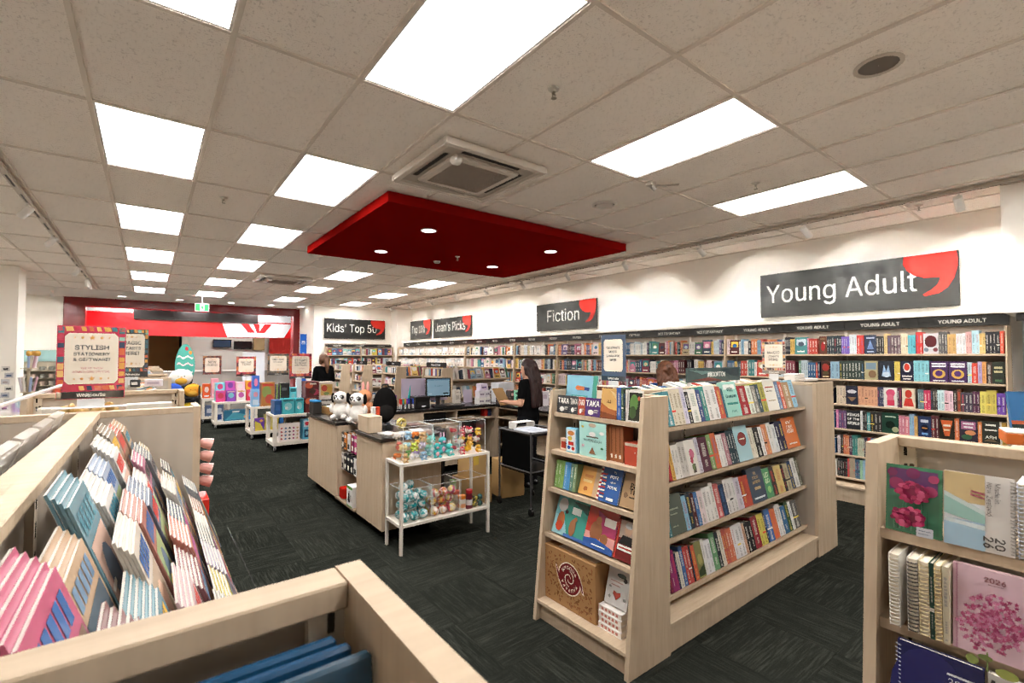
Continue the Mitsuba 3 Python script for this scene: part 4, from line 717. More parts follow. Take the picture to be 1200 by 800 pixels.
# two white stacks on the far right end bookcase
for k, (x, y, w, d, n) in enumerate(((4.36, 1.72, 0.13, 0.1, 3), (4.5, 1.68, 0.15, 0.11, 1))):
    for j in range(n):
        m = M(trs(x, y, 1.401 + j * 0.022, -12)); m.ch(0, w, 0, d, 0, 0.021, 'eae6e0', 0.0015); m.box(0.002, w + 0.0005, -0.0005, d - 0.004, 0.003, 0.018, 'd8d2ca'); solo('booklet_pack', m, 'paper', f'white pack of booklets on the far right end bookcase, ' + (('bottom', 'middle', 'top')[j] + ' of the left stack' if k == 0 else 'lying to the right'), 'booklet', 'white booklet packs')

# ================================================================== DIARIES, RIGHT FOREGROUND
def fr(x, yl, z, lean=0): return trs(x, yl, z, -90, -lean)
FL = random.Random(21); fl = [('r', .05, .95, .04, .96, '3f7f5e'), ('r', .07, .93, .62, .95, '6a3a70')]
for cx, cz, r_ in ((.2, .72, .18), (.8, .66, .16), (.5, .9, .16), (.86, .85, .12), (.12, .88, .12)): fl += [('d', cx, cz, r_ * .8, r_ * .5, FL.choice(('a83468', 'b8406e', '8a2c64')))]
for i in range(14): x = FL.uniform(.1, .9); fl += [('p', [(x, .05), (x + .03, .05), (x + FL.uniform(-.1, .1), FL.uniform(.3, .55))], FL.choice(('2f6a4c', '5a9a74', '3a8a62')))]
for cx, cz in ((.53, .62), (.5, .27)):
    fl += [('d', cx, cz, .27, .13, 'a02250')]
    for i in range(60):
        a, q = FL.uniform(0, 6.28), FL.uniform(.2, 1) ** .5; fl += [('d', cx + .27 * q * math.cos(a), cz + .145 * q * math.sin(a), .055, .03, FL.choice(('b82a5c', 'd03a6e', '8a1c48', 'c02f62', 'e05a88')))]
fl += [('r', .66, .94, .04, .17, 'c8ccd4'), ('r', .7, .9, .12, .13, '8a90a0'), ('r', .7, .88, .08, .09, '8a90a0')]
face_book('calendar', fr(1.452, 0.372, 1.195, 7), 0.105, 0.158, 0.006, '3f8a62', fl, 'green bordered calendar with magenta flowers on the upper diary shelf', 'calendar')
BE = [('r', 0, .60, .0, 1, 'dfe6e8'), ('r', 0, .60, .6, 1, 'd8bc84'), ('p', [(0, .72), (.6, .52), (.6, .4), (0, .62)], 'cfe0dc'), ('p', [(0, .66), (.6, .46), (.6, .34), (0, .42)], '9ccabf'), ('r', 0, .6, 0, .36, 'a8cbe0'), ('p', [(0, .36), (.6, .33), (.6, .27), (0, .31)], 'dce8ea'), ('p', [(.4, .78), (.6, .76), (.6, .73), (.42, .75)], 'b8606a'), ('p', [(.38, .74), (.6, .70), (.6, .68), (.4, .71)], 'b8606a')]
k_ = face_book('calendar', fr(1.448, 0.263, 1.195, 7), 0.112, 0.162, 0.012, 'e4ddd6', BE, 'spiral calendar with a beach photo beside the flower calendar', 'calendar')
m = M(fr(1.448, 0.263, 1.195, 7)); q = m.at(trs(0.083, -0.004, 0.148, 0, 0, 90)); q.text('Made in', 0, 0.0, 0.0085, '5a504c', 0, False, 'l', depth=0.0002); q.text('New Zealand', 0, -0.0125, 0.0085, '5a504c', 0, False, 'l', depth=0.0002); q.text('20', 0.115, 0.0, 0.015, '4a4440', 0, True, 'l', depth=0.0002); q.text('26', 0.115, -0.018, 0.015, '4a4440', 0, True, 'l', depth=0.0002); part(k_, 'lettering', m)
m = M(fr(1.448, 0.263, 1.195, 7))
for i in range(22): z = 0.006 + i * 0.0071; m.cyl((0.106, -0.002, z), (0.114, -0.002, z), 0.0012, '9a938c', 5); m.cyl((0.106, 0.013, z), (0.114, 0.013, z), 0.0012, '9a938c', 5); m.cyl((0.114, -0.002, z), (0.114, 0.013, z), 0.0012, '9a938c', 5)
part(k_, 'spiral', m, 'gloss', kind='stuff')
def spiral_book(x, yl, z, w, h, d, c, ring, lab):
    """spiral bound diary seen on its bound edge"""
    T = fr(x, yl, z, 0); m = M(T); m.box(0, 0.0015, 0, d, 0, h, c); m.box(w - 0.0015, w, 0, d, 0, h, c); m.box(0.0015, w - 0.0015, 0.004, d - 0.002, 0.002, h - 0.003, 'e8dfcc'); k = solo('spiral_diary', m, 'paper', lab, 'diary', 'spiral bound diaries')
    m = M(T)
    for i in range(int(h / 0.0085)):
        zz = 0.005 + i * 0.0085; m.tube([(0, 0.002, zz), (w * 0.2, -0.004, zz), (w * 0.8, -0.004, zz), (w, 0.002, zz)], 0.0014, ring, 5)
    part(k, 'spiral', m, 'gloss', kind='stuff')
for i, (yl, w, h, c, ring, lab) in enumerate(((0.146, 0.016, 0.158, 'd8dce4', 'b8bcc4', 'white spiral diary at the right of the upper diary shelf'), (0.129, 0.012, 0.156, 'cfd4dc', 'a8acb4', 'pale grey spiral diary at the far right of the upper diary shelf'))): spiral_book(1.45, yl, 1.195, w, h, 0.1, c, ring, lab)
for i, (yl, w, c, ring, lab) in enumerate(((0.356, 0.020, 'e6e2da', 'cfcac0', 'white spiral diary, leftmost on the middle diary shelf'), (0.322, 0.019, 'eae6de', '2a2624', 'white diary with black rings, second on the middle diary shelf'), (0.301, 0.018, 'e4d8b8', 'd0c096', 'cream spiral diary, third on the middle diary shelf'), (0.274, 0.012, 'd8c8a0', 'c8b484', 'sand coloured spiral diary after the green diary'))): spiral_book(1.405, yl, 0.985, w, 0.168, 0.12, c, ring, lab)
m = M(fr(1.405, 0.2825, 0.985, 0)); book_mesh(m, 0.0075, 0.168, 0.12, '1f4a3c', random.Random(1)); solo('diary', m, 'paper', 'slim dark green diary between the spiral diaries', 'diary')
m = M(fr(1.405, 0.2605, 0.985, 0)); book_mesh(m, 0.011, 0.168, 0.12, 'dcd0b0', random.Random(2)); solo('diary', m, 'paper', 'cream diary beside the pink lilac diary', 'diary')
LI = [('r', 0, .04, 0, 1, 'd8a8b8'), ('r', .04, .06, 0, 1, 'c890a4'), ('t', '2026', .5, .86, .055, '8a5a60', True), ('r', .42, .6, .83, .838, 'b08a90')]
LR = random.Random(8)
for i in range(330):
    while True:
        x, z = LR.uniform(-1, 1), LR.uniform(-1, 1)
        if x * x + z * z < 1 and abs(x) < 1.05 - 0.55 * max(0, z): break
    LI += [('s', .52 + .36 * x, .50 + .28 * z, .038, LR.choice(('c0507e', 'd0709a', 'a83a6a', 'd88aac', 'b84474')))]
LI += [('r', .51, .53, .06, .26, '7a8a4a'), ('d', .36, .14, .07, .05, '8a9a4a'), ('d', .72, .1, .12, .05, 'a0a84a'), ('d', .5, .2, .08, .03, '6a7a3a')]
face_book('diary', fr(1.41, 0.246, 0.985, 7), 0.132, 0.178, 0.02, 'e2bcc8', LI, 'pink 2026 diary with a lilac blossom on the middle diary shelf', 'diary')
NV = [('d', .4, .5, .5, .5, '2a2a6a'), ('r', .6, .95, .84, .86, 'e8e8f0'), ('t', '2026', .76, .76, .055, 'd8d8e8'), ('t', 'DIARY', .76, .69, .05, 'f0f0f8', True)]
k_ = face_book('diary', fr(1.365, 0.338, 0.742, 6), 0.142, 0.225, 0.016, '20245a', NV, 'navy 2026 diary with a spiral edge on the lower diary shelf', 'diary')
m = M(fr(1.365, 0.338, 0.742, 6))
for i in range(24): m.cyl((-0.004, 0.004, 0.006 + i * 0.009), (0.006, -0.0015, 0.006 + i * 0.009), 0.0013, '9a9cb0', 5)
part(k_, 'spiral', m, 'gloss', kind='stuff')
face_book('diary', fr(1.37, 0.19, 0.742, 6), 0.09, 0.222, 0.016, 'c8c4be', [('r', .05, .12, .05, .95, '3a3a3a'), ('r', .4, .9, .8, .86, '5a5a5a')], 'grey diary with a black ring edge at the right of the lower diary shelf', 'diary')
# books standing on top of that unit at the picture's edge
face_book('atlas', trs(1.815, 0.185, 1.402, -62, -12), 0.10, 0.125, 0.012, '2f74b0', [('r', .0, 1, .30, .38, 'c8603a'), ('r', 0, .75, 0, .3, '2a3a3a'), ('r', .62, 1, .42, .55, '7a2428'), ('r', .7, .95, .46, .5, 'e8c070'), ('r', .72, 1, .0, .36, '8a9a4a')], 'large blue book standing on top of the diary unit at the right edge', 'book')
m = M(trs(1.68, 0.185, 1.402, -76)); m.ch(0, 0.12, 0, 0.1, 0, 0.028, 'c8682c', 0.002); m.box(0.0015, 0.119, 0.001, 0.098, 0.028, 0.031, 'ece6da'); solo('book', m, 'paper', 'orange book lying flat on top of the diary unit at the right edge', 'book')

# ================================================================== FOLDERS IN THE LEFT FOREGROUND
for k, (y, zt, c, x1) in enumerate(((0.414, 1.370, '1f4f74', 0.139), (0.394, 1.371, '1d4a6e', 0.146), (0.370, 1.373, '24465c', 0.155))):
    T = trs(x1 - 0.33, y, zt - 0.1765, 0, -8); m = M(T); m.ch(0, 0.33, 0, 0.012, 0, 0.175, c, 0.003)
    k_ = solo('folder', m, 'gloss', f'dark blue folder in the left foreground bookcase, {("rearmost", "middle", "front")[k]} of three', 'folder', 'blue folders')
    if k == 2: m = M(T); m.rect(0.0, 0.235, 0.02, 0.165, '6f8496', -0.0006); part(k_, 'label_panel', m, 'paper', label='pale blue grey front panel')
# ================================================================== MAGAZINES
MR = random.Random(77)
MC = [['d8347c', 'd8b08a', '3a8aa0', 'e6e2dc', '9ab0d0', 'e8e4e0', '8a7a68', 'c8503e', 'c8a080'], ['7a2438', '3a8aa0', 'e8dccc', 'b85a4a', '1f4a7a', 'e0dcd8', 'c05a8a', '6a7480', 'd8c4a4'], ['e8d060', 'c8703a', 'd8b0b8', '8a2a4a', 'd86a5a', '2a4a6a', 'e4e0da', 'b8a890', '6a6a70'], ['d8d4cc', '8a8a84', 'b0b0a8', 'd8c44a', 'c2b8d4', '3a4a5a', 'e8e4e0', 'b85a4a', '8a9aa8']]
def mag_cover(m, w, h, c, r):
    y = -0.0006; ac = r.choice(('c83a34', '2f5f9a', 'd8a83a', '3a7a8a', 'b04a8a', '2a2a30', '6a86a0')); ph = r.choice(('8a6a54', '7a8a94', 'b09a84', '54606a', '9aa87a', 'c8a898'))
    m.rect(w * .06, w * .94, h * .05, h * .72, ph, y); m.disc(w * .5, h * .44, w * .26, h * .2, r.choice(('d8b49a', 'c89a7a', 'e0c8b4', '6a7a8a', 'b8707a')), y * 1.5, 12)
    for i in range(5): x = w * (.1 + .16 * i); m.rect(x, x + w * .12, h * .78, h * .93, ac, y * 1.5)
    for i in range(4): z = h * (.1 + .1 * i); m.rect(w * .08, w * r.uniform(.3, .5), z, z + h * .035, r.choice(('f0ece4', ac, 'f0d84a')), y * 2)
    m.rect(w * .6, w * .92, h * .1, h * r.uniform(.2, .3), r.choice((ac, 'f0ece4', 'd83a2a')), y * 2)
TIERN = ('top', 'second', 'third', 'lowest')
for ti in range(4):
    xt, zt = -0.118 + 0.078 * ti, 1.405 - 0.095 * ti
    for pk in range(9):
        y0 = 0.56 + pk * 0.208 + (ti % 2) * 0.02
        if y0 + 0.2 > 2.45: continue
        c = MC[ti][pk]; r = random.Random(ti * 20 + pk); h = 0.262 + r.uniform(-0.03, 0.028); w = 0.196; n = r.choice((4, 5, 6)); cn = colname(c); c = C(c) * .55 + C('b0a89c') * .2
        for j in range(n):
            th = 0.0044; dn = 0.002 + (j) * (th + 0.0006)
            T = trs(xt + 0.095, y0 + r.uniform(-0.002, 0.002), zt - 0.262, 90, -20) @ trs(0, -dn - th, -0.004 * j)
            m = M(T); hb = h - 0.006 * j; m.box(0, w, 0, 0.0006, 0, hb, c); m.box(0, w, th - 0.0006, th, 0, hb, r.choice((c, 'c8c2b8'))); m.box(0.0, 0.0008, 0.0006, th - 0.0006, 0, hb, c); m.box(0.0008, w - 0.001, 0.0006, th - 0.0006, 0.0005, hb - 0.0005, 'c4beb4')
            if j == n - 1: mag_cover(m, w, hb, c, r)
            solo('magazine', m, 'gloss', f'{cn} magazine, {"front" if j == n - 1 else ordinal(n - j)} copy, {ordinal(pk + 1)} stack from the near end, {TIERN[ti]} tier of left rack', 'magazine', 'magazines in the left rack')
# front lip and tier steps of that rack
m = M(); t = thing('magazine_tier_stand', 'stepped dark stand with a clear front lip carrying the magazines', 'stand')
for ti in range(4):
    xt, zt = -0.118 + 0.078 * ti, 1.405 - 0.095 * ti
    m = M(); m.prism([(xt + 0.055, zt - 0.300), (xt + 0.137, zt - 0.330), (xt + 0.137, zt - 0.336), (xt + 0.055, zt - 0.306)], 0.53, 2.45, 'y', '3a3633'); part(t, 'step', m)
m = M(); m.box(-0.14, 0.26, 0.515, 0.52, 0.17, 0.8, '3a3633'); m.box(-0.14, 0.26, 2.452, 2.457, 0.17, 0.8, '3a3633'); part(t, 'end_cheek', m)
m = M(); m.quad((0.285, 0.53, 0.79), (0.285, 2.45, 0.79), (0.222, 2.45, 1.045), (0.222, 0.53, 1.045)); part(t, 'front_lip', m, 'acrylic')
for k in range(7):
    m = M(trs(-0.30, 0.62 + 0.24 * k, 1.20, -90, -18)); c = MR.choice(('d8342c', 'e8e4dc', '3a5a9a', 'c8a03a', 'e0dcd4')); m.box(-0.2, 0, -0.02, 0, 0, 0.235, 'ece8e2'); m.rect(-0.2, 0, 0, 0.235, c, -0.0205); m.rect(-0.17, -0.05, 0.16, 0.21, MR.choice(('2a2a30', 'e8d03a', 'd8342c')), -0.021)
    solo('magazine', m, 'gloss', f'{colname(c)} magazine stack on the hidden side of the left rack, {ordinal(k + 1)} from the near end', 'magazine', 'magazines on the far side of the rack')
t = thing('acrylic_divider', 'clear acrylic divider standing on the top rail of the magazine rack', 'acrylic divider')
m = M(); m.quad((-0.18, 0.9, 1.402), (-0.18, 1.70, 1.402), (-0.18, 1.70, 1.545), (-0.18, 0.9, 1.545)); part(t, 'sheet', m, 'acrylic')
m = M(); m.ch(-0.184, -0.176, 0.985, 1.0, 1.4015, 1.545, 'd8d4ce', 0.002); part(t, 'post', m, 'gloss'); m = M(); m.ch(-0.1825, -0.1775, 1.001, 1.70, 1.540, 1.546, 'dcd8d2', 0.001); part(t, 'edge', m, 'gloss')
# ================================================================== WALL SIGNS AND POSTERS
COMMA = [(.0, .86), (.02, 1.0), (.97, 1.0), (1.0, .86), (.985, .7), (.93, .52), (.82, .36), (.66, .26), (.40, .22), (.36, .25), (.52, .33), (.64, .43), (.69, .54), (.60, .555), (.40, .56), (.22, .62), (.08, .72)]
def wall_sign(T, w, h, text, lab, tw, cap=0.235, x0=0.045, sx=1.1):
    t = thing('wall_sign', lab, 'sign'); z0 = 2.155
    m = M(T); m.ch(0, w, 0, 0.03, z0, z0 + h, '161715', 0.002); part(t, 'board', m, 'paper')
    m = M(T); m.text(text, x0 * w, z0 + h * 0.33, cap, 'f4f3ef', -0.0005, False, 'l', depth=0.004, sx=sx, wmax=tw * w); part(t, 'lettering', m, label='white lettering')
    m = M(T); cw = 0.47 * h / 0.6; m.prism([(w - 0.003 - cw + cw * a, z0 + h * b - 0.003) for a, b in COMMA], -0.006, -0.0005, 'y', 'd62a20'); part(t, 'comma', m, 'paper', label='big red comma mark')
    for k in (0.1, 0.9): m = M(T); m.box(w * k - 0.03, w * k + 0.03, 0.03, 0.058, z0 + 0.1, z0 + 0.16, '888888'); part(t, 'bracket', m)
wall_sign(trs(6.85, 3.131, 0, -90), 2.066, 0.598, 'Young Adult', 'long black Young Adult wall sign with a red comma', 0.79, 0.24, 0.04, 1.2)
wall_sign(trs(6.85, 7.996, 0, -90), 1.775, 0.585, 'Fiction', 'black Fiction wall sign with a red comma', 0.54, 0.25, 0.2)
wall_sign(trs(6.85, 12.815, 0, -90), 2.11, 0.56, "Joan's Picks", "black Joan's Picks wall sign with a red comma", 0.80, 0.25, 0.06)
wall_sign(trs(6.85, 14.41, 0, -90), 1.40, 0.59, 'Top 100', 'black Top 100 wall sign with a red comma at the far corner', 0.66, 0.23, 0.08)
wall_sign(trs(4.22, 14.838, 0), 1.93, 0.61, "Kids' Top 50", "black Kids' Top 50 wall sign on the back wall", 0.81, 0.25, 0.04)
def frame_pattern(w, h, cols, r, edge=0.1):
    """confetti of wedges round the rim of a poster"""
    s = []
    n = 9
    for i in range(n):
        for side in range(4):
            a, b = i / n, (i + r.uniform(.5, 1)) / n; c = r.choice(cols); e = edge * h / w if side > 1 else edge; e2 = edge * w / h
            s.append(('p', {0: [(a, 1), (b, 1), (b + .02, 1 - edge * .8), (a + .02, 1 - edge * .8)], 1: [(a, 0), (b, 0), (b - .02, edge * .8), (a - .02, edge * .8)], 2: [(0, a), (0, b), (edge, b), (edge, a)], 3: [(1, a), (1, b), (1 - edge, b), (1 - edge, a)]}[side], c))
    return s
def poster(T, w, h, rim, cols, lines, lab, foot=True, stars=True, seed=1, base=None, post=None, footcol='1c1a1a', pale='efe4d4', cat='poster', grp=None):
    """printed card in a clear stand; lines: (text, z, height, colour, bold)"""
    t = thing('poster', lab, cat, grp); r = random.Random(seed)
    m = M(T); m.box(0, w, 0, 0.003, 0, h, rim); part(t, 'card', m)
    m = M(T); f0 = 0.105 if foot else 0.0; A = M(T @ trs(0, 0, f0 * h)); A.v, A.f, A.c = m.v, m.f, m.c
    q = M(T @ trs(0, 0, f0 * h)); H = h * (1 - f0)
    if cols: 
        for i, a in enumerate(frame_pattern(w, H, cols, r)): q.poly([(min(max(p[0], .012), .988) * w, min(max(p[1], .012), .988) * H) for p in a[1]], a[2], -0.0006)
    e = 0.11; q.poly([(e * 1.5 * w, e * H), (w - e * 1.5 * w, e * H), (w - e * w, e * 1.5 * H), (w - e * w, H - e * 1.5 * H), (w - e * 1.5 * w, H - e * H), (e * 1.5 * w, H - e * H), (e * w, H - e * 1.5 * H), (e * w, e * 1.5 * H)], pale, -0.0012)
    if stars:
        for x, s in ((.5, .055), (.36, .035), (.64, .035), (.25, .022), (.75, .022)): q.star(x * w, .82 * H, s * w, 'd89a4a', -0.0016); q.star(x * w, .19 * H, s * w, 'd89a4a', -0.0016)
    part(t, 'print', q, kind=None)
    q = M(T @ trs(0, 0, f0 * h))
    for (tx, z, hh, c, b) in lines: q.text(tx, w / 2, z * H, hh * H, c, -0.0016, b, wmax=w * 0.7, depth=0.0003)
    if foot: q = q; b_ = M(T); b_.rect(0.012 * w, w * 0.988, 0.006 * h, f0 * h * 0.97, footcol, -0.0008); part(t, 'footer', b_); q.at(trs(0, 0, -f0 * h)).text('Whitcoulls', w / 2, f0 * h * 0.3, f0 * h * 0.42, 'f4f0e8', -0.0012, True, wmax=w * 0.6, depth=0.0003)
    part(t, 'lettering', q)
    m = M(T); m.quad((-0.006, -0.006, 0), (w + 0.006, -0.006, 0), (w + 0.006, -0.006, h + 0.006), (-0.006, -0.006, h + 0.006)); part(t, 'clear_sleeve', m, 'acrylic')
    if base is not None:
        m = M(T); m.ch(-0.01, w + 0.01, -0.03, 0.035, base, base + 0.004, 'd8d8d8', 0.001); m.box(w * .3, w * .7, -0.002, 0.004, base + 0.004, 0, 'dadada'); part(t, 'stand', m, 'gloss')
    if post is not None:
        m = M(T); m.cyl((w / 2, 0.01, post), (w / 2, 0.01, 0.05), 0.008, 'c8c8c8', 8); m.ch(w / 2 - 0.08, w / 2 + 0.08, -0.05, 0.07, post, post + 0.008, 'c8c8c8', 0.002); part(t, 'stand', m, 'metal')
CONF = ['c8304e', '2f6a7a', 'e0a04a', '2a3a5a', 'd8643a', '9ac8b8', 'e8b870']
poster(trs(-0.298, 2.66, 1.44), 0.218, 0.305, 'c2284a', CONF, (('STYLISH', .635, .068, '33333a', True), ('STATIONERY', .545, .048, '33333a', True), ('& GIFTWARE!', .46, .048, '33333a', True), ('TREAT THEM', .335, .03, 'b8404a', False), ('SOMETHING SPECIAL', .28, .03, 'b8404a', False)), 'Stylish Stationery and Giftware poster with a crimson confetti rim on the magazine rack', seed=4, base=-0.038)
poster(trs(-0.20, 4.62, 1.46, -20), 0.21, 0.36, '2a2622', CONF, (('MAGIC', .64, .08, '33333a', True), ('STARTS', .52, .07, '33333a', True), ('HERE!', .4, .08, '33333a', True)), 'Magic Starts Here poster partly hidden behind the Stylish Stationery poster', seed=5, base=-0.058)
poster(trs(2.285, 2.035, 1.465, -90), 0.192, 0.285, '2f4a68', None, (('CELEBRATE', .66, .055, '3a3a40', True), ('MAORI', .56, .055, '3a3a40', True), ('LANGUAGE', .46, .055, '3a3a40', True), ('WEEK', .36, .055, '3a3a40', True)), 'navy bordered Celebrate Maori Language Week poster on the middle bookcase', stars=False, seed=6, base=-0.063, footcol='26333f')
m = M(trs(2.285, 2.035, 1.465, -90)); key_ = 'poster_002'
poster(trs(4.40, 2.005, 1.46, -90), 0.195, 0.285, 'c8b8a8', ['5a3a3a', '2a2a30', 'c85a4a', 'd8a05a'], (('MAGIC', .58, .085, '2a2a30', True), ('STARTS', .46, .065, '2a2a30', True), ('HERE!', .34, .085, '2a2a30', True)), 'beige Magic Starts Here poster at the right end of the middle island', seed=7, base=-0.058, footcol='8a8078')
t = thing('header_sign', 'dark teal BookTok header sign on top of the middle island bookcase', 'sign')
m = M(trs(3.05, 1.92, 0)); m.ch(0, 0.76, -0.006, 0.006, 1.425, 1.53, '3a4c4c'); part(t, 'board', m, 'gloss')
m = M(trs(3.05, 1.92, 0)); m.poly([(.05, 1.44), (.3, 1.46), (.5, 1.43), (.3, 1.43)], '6a3a34', -0.0065); m.poly([(.02, 1.52), (.35, 1.5), (.2, 1.48)], '5f7a78', -0.0065); m.poly([(.45, 1.52), (.74, 1.525), (.74, 1.45), (.6, 1.47)], '24343a', -0.0065); m.text('#BOOKTOK', .4, 1.463, 0.034, 'e8ecea', -0.007, True, depth=0.0003); part(t, 'print', m)
m = M(trs(3.05, 1.92, 0)); m.box(0.02, 0.05, -0.008, 0.008, 1.4, 1.425, 'c8c8c8'); part(t, 'clip', m); m = M(trs(3.05, 1.92, 0)); m.box(0.71, 0.74, -0.008, 0.008, 1.4, 1.425, 'c8c8c8'); part(t, 'clip', m)

# ================================================================== SALES COUNTER
def panel(t, pname, box_, mat='wood', col='ffffff', b=0.002):
    m = M(); m.ch(*box_, col, b); return part(t, pname, m, mat)
BLK = '181716'
t = thing('sales_counter', 'U shaped pale wood sales counter with a black worktop under the red raft', 'counter')
panel(t, 'outer_panel', (1.62, 1.64, 5.18, 6.33, 0.10, 0.868)); panel(t, 'outer_panel', (1.62, 1.64, 3.97, 4.58, 0.10, 0.868))
panel(t, 'end_panel', (1.62, 2.2, 3.95, 3.969, 0.10, 0.868)); panel(t, 'inner_panel', (2.18, 2.2, 3.97, 5.75, 0.10, 0.868))
panel(t, 'niche_side', (1.641, 2.0, 4.56, 4.58, 0.10, 0.868)); panel(t, 'niche_side', (1.641, 2.0, 5.18, 5.2, 0.10, 0.868)); panel(t, 'niche_back', (2.0, 2.02, 4.56, 5.2, 0.10, 0.868))
panel(t, 'far_panel', (1.641, 4.7, 6.31, 6.33, 0.10, 0.868)); panel(t, 'kickboard', (1.70, 2.12, 4.03, 6.25, 0, 0.0995), 'matte', '121110'); panel(t, 'kickboard', (2.121, 4.62, 5.84, 6.25, 0, 0.0995), 'matte', '121110')
panel(t, 'front_panel', (2.2, 2.94, 5.76, 5.78, 0.10, 0.868)); panel(t, 'front_panel', (2.941, 3.445, 5.76, 5.78, 0.10, 0.70))
panel(t, 'front_rail', (2.941, 4.12, 5.76, 5.78, 0.845, 0.868)); panel(t, 'divider', (3.446, 3.466, 5.76, 6.30, 0.10, 0.868)); panel(t, 'divider', (4.12, 4.14, 5.70, 6.30, 0.10, 0.868))
panel(t, 'cubby_floor', (2.96, 3.445, 5.781, 6.3, 0.68, 0.70)); panel(t, 'cubby_floor', (3.467, 4.119, 5.76, 6.3, 0.70, 0.72)); panel(t, 'cubby_back', (2.96, 4.119, 6.28, 6.309, 0.10, 0.867), 'matte', '141210')
panel(t, 'drawer', (2.95, 3.30, 5.80, 6.25, 0.705, 0.83), 'gloss', '111111'); panel(t, 'right_outer_panel', (4.68, 4.7, 4.42, 6.309, 0.10, 0.868)); panel(t, 'right_end_panel', (4.12, 4.679, 4.42, 4.44, 0.10, 0.868))
panel(t, 'right_rail', (4.12, 4.14, 4.441, 5.699, 0.845, 0.868)); panel(t, 'right_shelf', (4.12, 4.679, 4.441, 5.699, 0.70, 0.72)); panel(t, 'right_shelf', (4.14, 4.679, 4.441, 5.699, 0.3, 0.32)); panel(t, 'kickboard', (4.2, 4.62, 4.5, 5.83, 0, 0.0995), 'matte', '121110')
m = M(); m.prism([(1.6, 5.18), (1.6, 6.35), (4.72, 6.35), (4.72, 4.40), (4.10, 4.40), (4.10, 5.74), (2.22, 5.74), (2.22, 5.18)], 0.869, 0.9, 'z', BLK); part(t, 'worktop', m, 'gloss')
m = M(); m.ch(1.6, 2.22, 3.93, 4.58, 0.869, 0.9, BLK); part(t, 'near_worktop', m, 'gloss'); m = M(); m.ch(1.75, 2.219, 4.5801, 5.1799, 0.869, 0.9, BLK); part(t, 'near_worktop', m, 'gloss')
m = M(); m.ch(1.625, 1.76, 4.3, 4.57, 0.9005, 1.05); solo('riser_block', m, 'wood', 'pale wood block standing at the corner of the near counter top', 'block')
Zc = 0.9005
# near counter top
for k, (x, y, a, c) in enumerate(((1.72, 4.06, 12, 'eae6e0'), (1.86, 4.0, 6, 'e2ddd6'), (1.99, 4.12, -10, 'ece8e4'))):
    m = M(trs(x, y, Zc + 0.0006, a)); m.ch(0, 0.12, 0, 0.17, 0, 0.012 - k * 0.003, c, 0.001); m.box(0.012, 0.108, 0.11, 0.15, 0.0122 - k * 0.003, 0.0126 - k * 0.003, ('c8ccd4', '9ab0d0', 'd0c8c0')[k]); solo('paper_pad', m, 'paper', f'white paper pad on the near counter top, {ordinal(k + 1)} from the left', 'paper pad', 'paper pads by the stand')
m = M(trs(2.05, 4.30, Zc)); m.ch(0, 0.16, 0, 0.2, 0, 0.03, '4a3a34', 0.004); m.box(0.015, 0.145, 0.02, 0.18, 0.03, 0.034, '6a4c44'); solo('tray', m, 'gloss', 'dark brown tray beside the paper pads on the near counter', 'tray')
m = M(trs(2.0, 4.40, Zc + 0.051, 20, 90)); m.lathe([(0.03, -0.02), (0.05, -0.02), (0.05, 0.02), (0.03, 0.02), (0.03, -0.02)], 'd8c060', 20); solo('tape_roll', m, 'gloss', 'roll of yellow tape standing on the near counter', 'tape roll', smooth=False)
t = thing('card_terminal', 'black card terminal and cables behind the wooden block on the counter', 'card terminal')
m = M(trs(1.84, 4.40, Zc)); m.ch(0, 0.075, 0, 0.14, 0, 0.05, '141414', 0.006); part(t, 'body', m, 'gloss'); m = M(trs(1.84, 4.40, Zc)); m.box(0.01, 0.065, 0.02, 0.06, 0.05, 0.052, '2f3a40'); part(t, 'screen', m, 'gloss')
m = M(); m.tube([(1.9, 4.55, Zc + 0.01), (1.98, 4.6, Zc + 0.02), (2.06, 4.58, Zc + 0.008), (2.12, 4.65, Zc + 0.01)], 0.005, '1a1a1a'); part(t, 'cable', m)
for k, (x, c1, c2) in enumerate(((1.80, 'e8e4de', 'd8d4d0'), (1.845, 'd84a28', 'c83a34'))):
    m = M(trs(x, 4.66, Zc)); m.ch(0, 0.04, 0, 0.04, 0, 0.2, c1, 0.003); m.box(-0.0005, 0.0405, -0.0005, 0.0405, 0.02, 0.09, c2); solo('carton', m, 'paper', ('slim white', 'slim orange red')[k] + ' upright carton beside the black bag on the counter', 'box')
# far counter top goods
m = M(trs(1.77, 5.98, Zc, 6)); m.box(0, 0.3, 0, 0.24, 0, 0.004, 'a8804f'); m.box(0, 0.004, 0, 0.24, 0, 0.085, 'a8804f'); m.box(0.296, 0.3, 0, 0.24, 0, 0.085, 'a8804f'); m.box(0, 0.3, 0, 0.004, 0, 0.085, 'a8804f'); m.box(0, 0.3, 0.236, 0.24, 0, 0.085, 'a8804f'); m.rect(0.05, 0.085, 0.03, 0.055, '2a2018', -0.0006); m.box(0.01, 0.29, 0.01, 0.23, 0.004, 0.075, 'b8d8c8'); solo('open_box', m, 'paper', 'open kraft box of mint cards on the far corner of the counter', 'box')
for j in range(5): m = M(trs(1.785 + j * 0.055, 6.02, Zc + 0.0765, 0)); m.ch(0, 0.045, 0, 0.15, 0, 0.012, ('b8e0cc', 'd8e8dc', 'a8d8c0', 'c8e4d4', 'e0ece4')[j]); solo('card_pack', m, 'paper', f'mint card pack in the open kraft box, {ordinal(j + 1)} from the left', 'card pack', 'mint card packs')
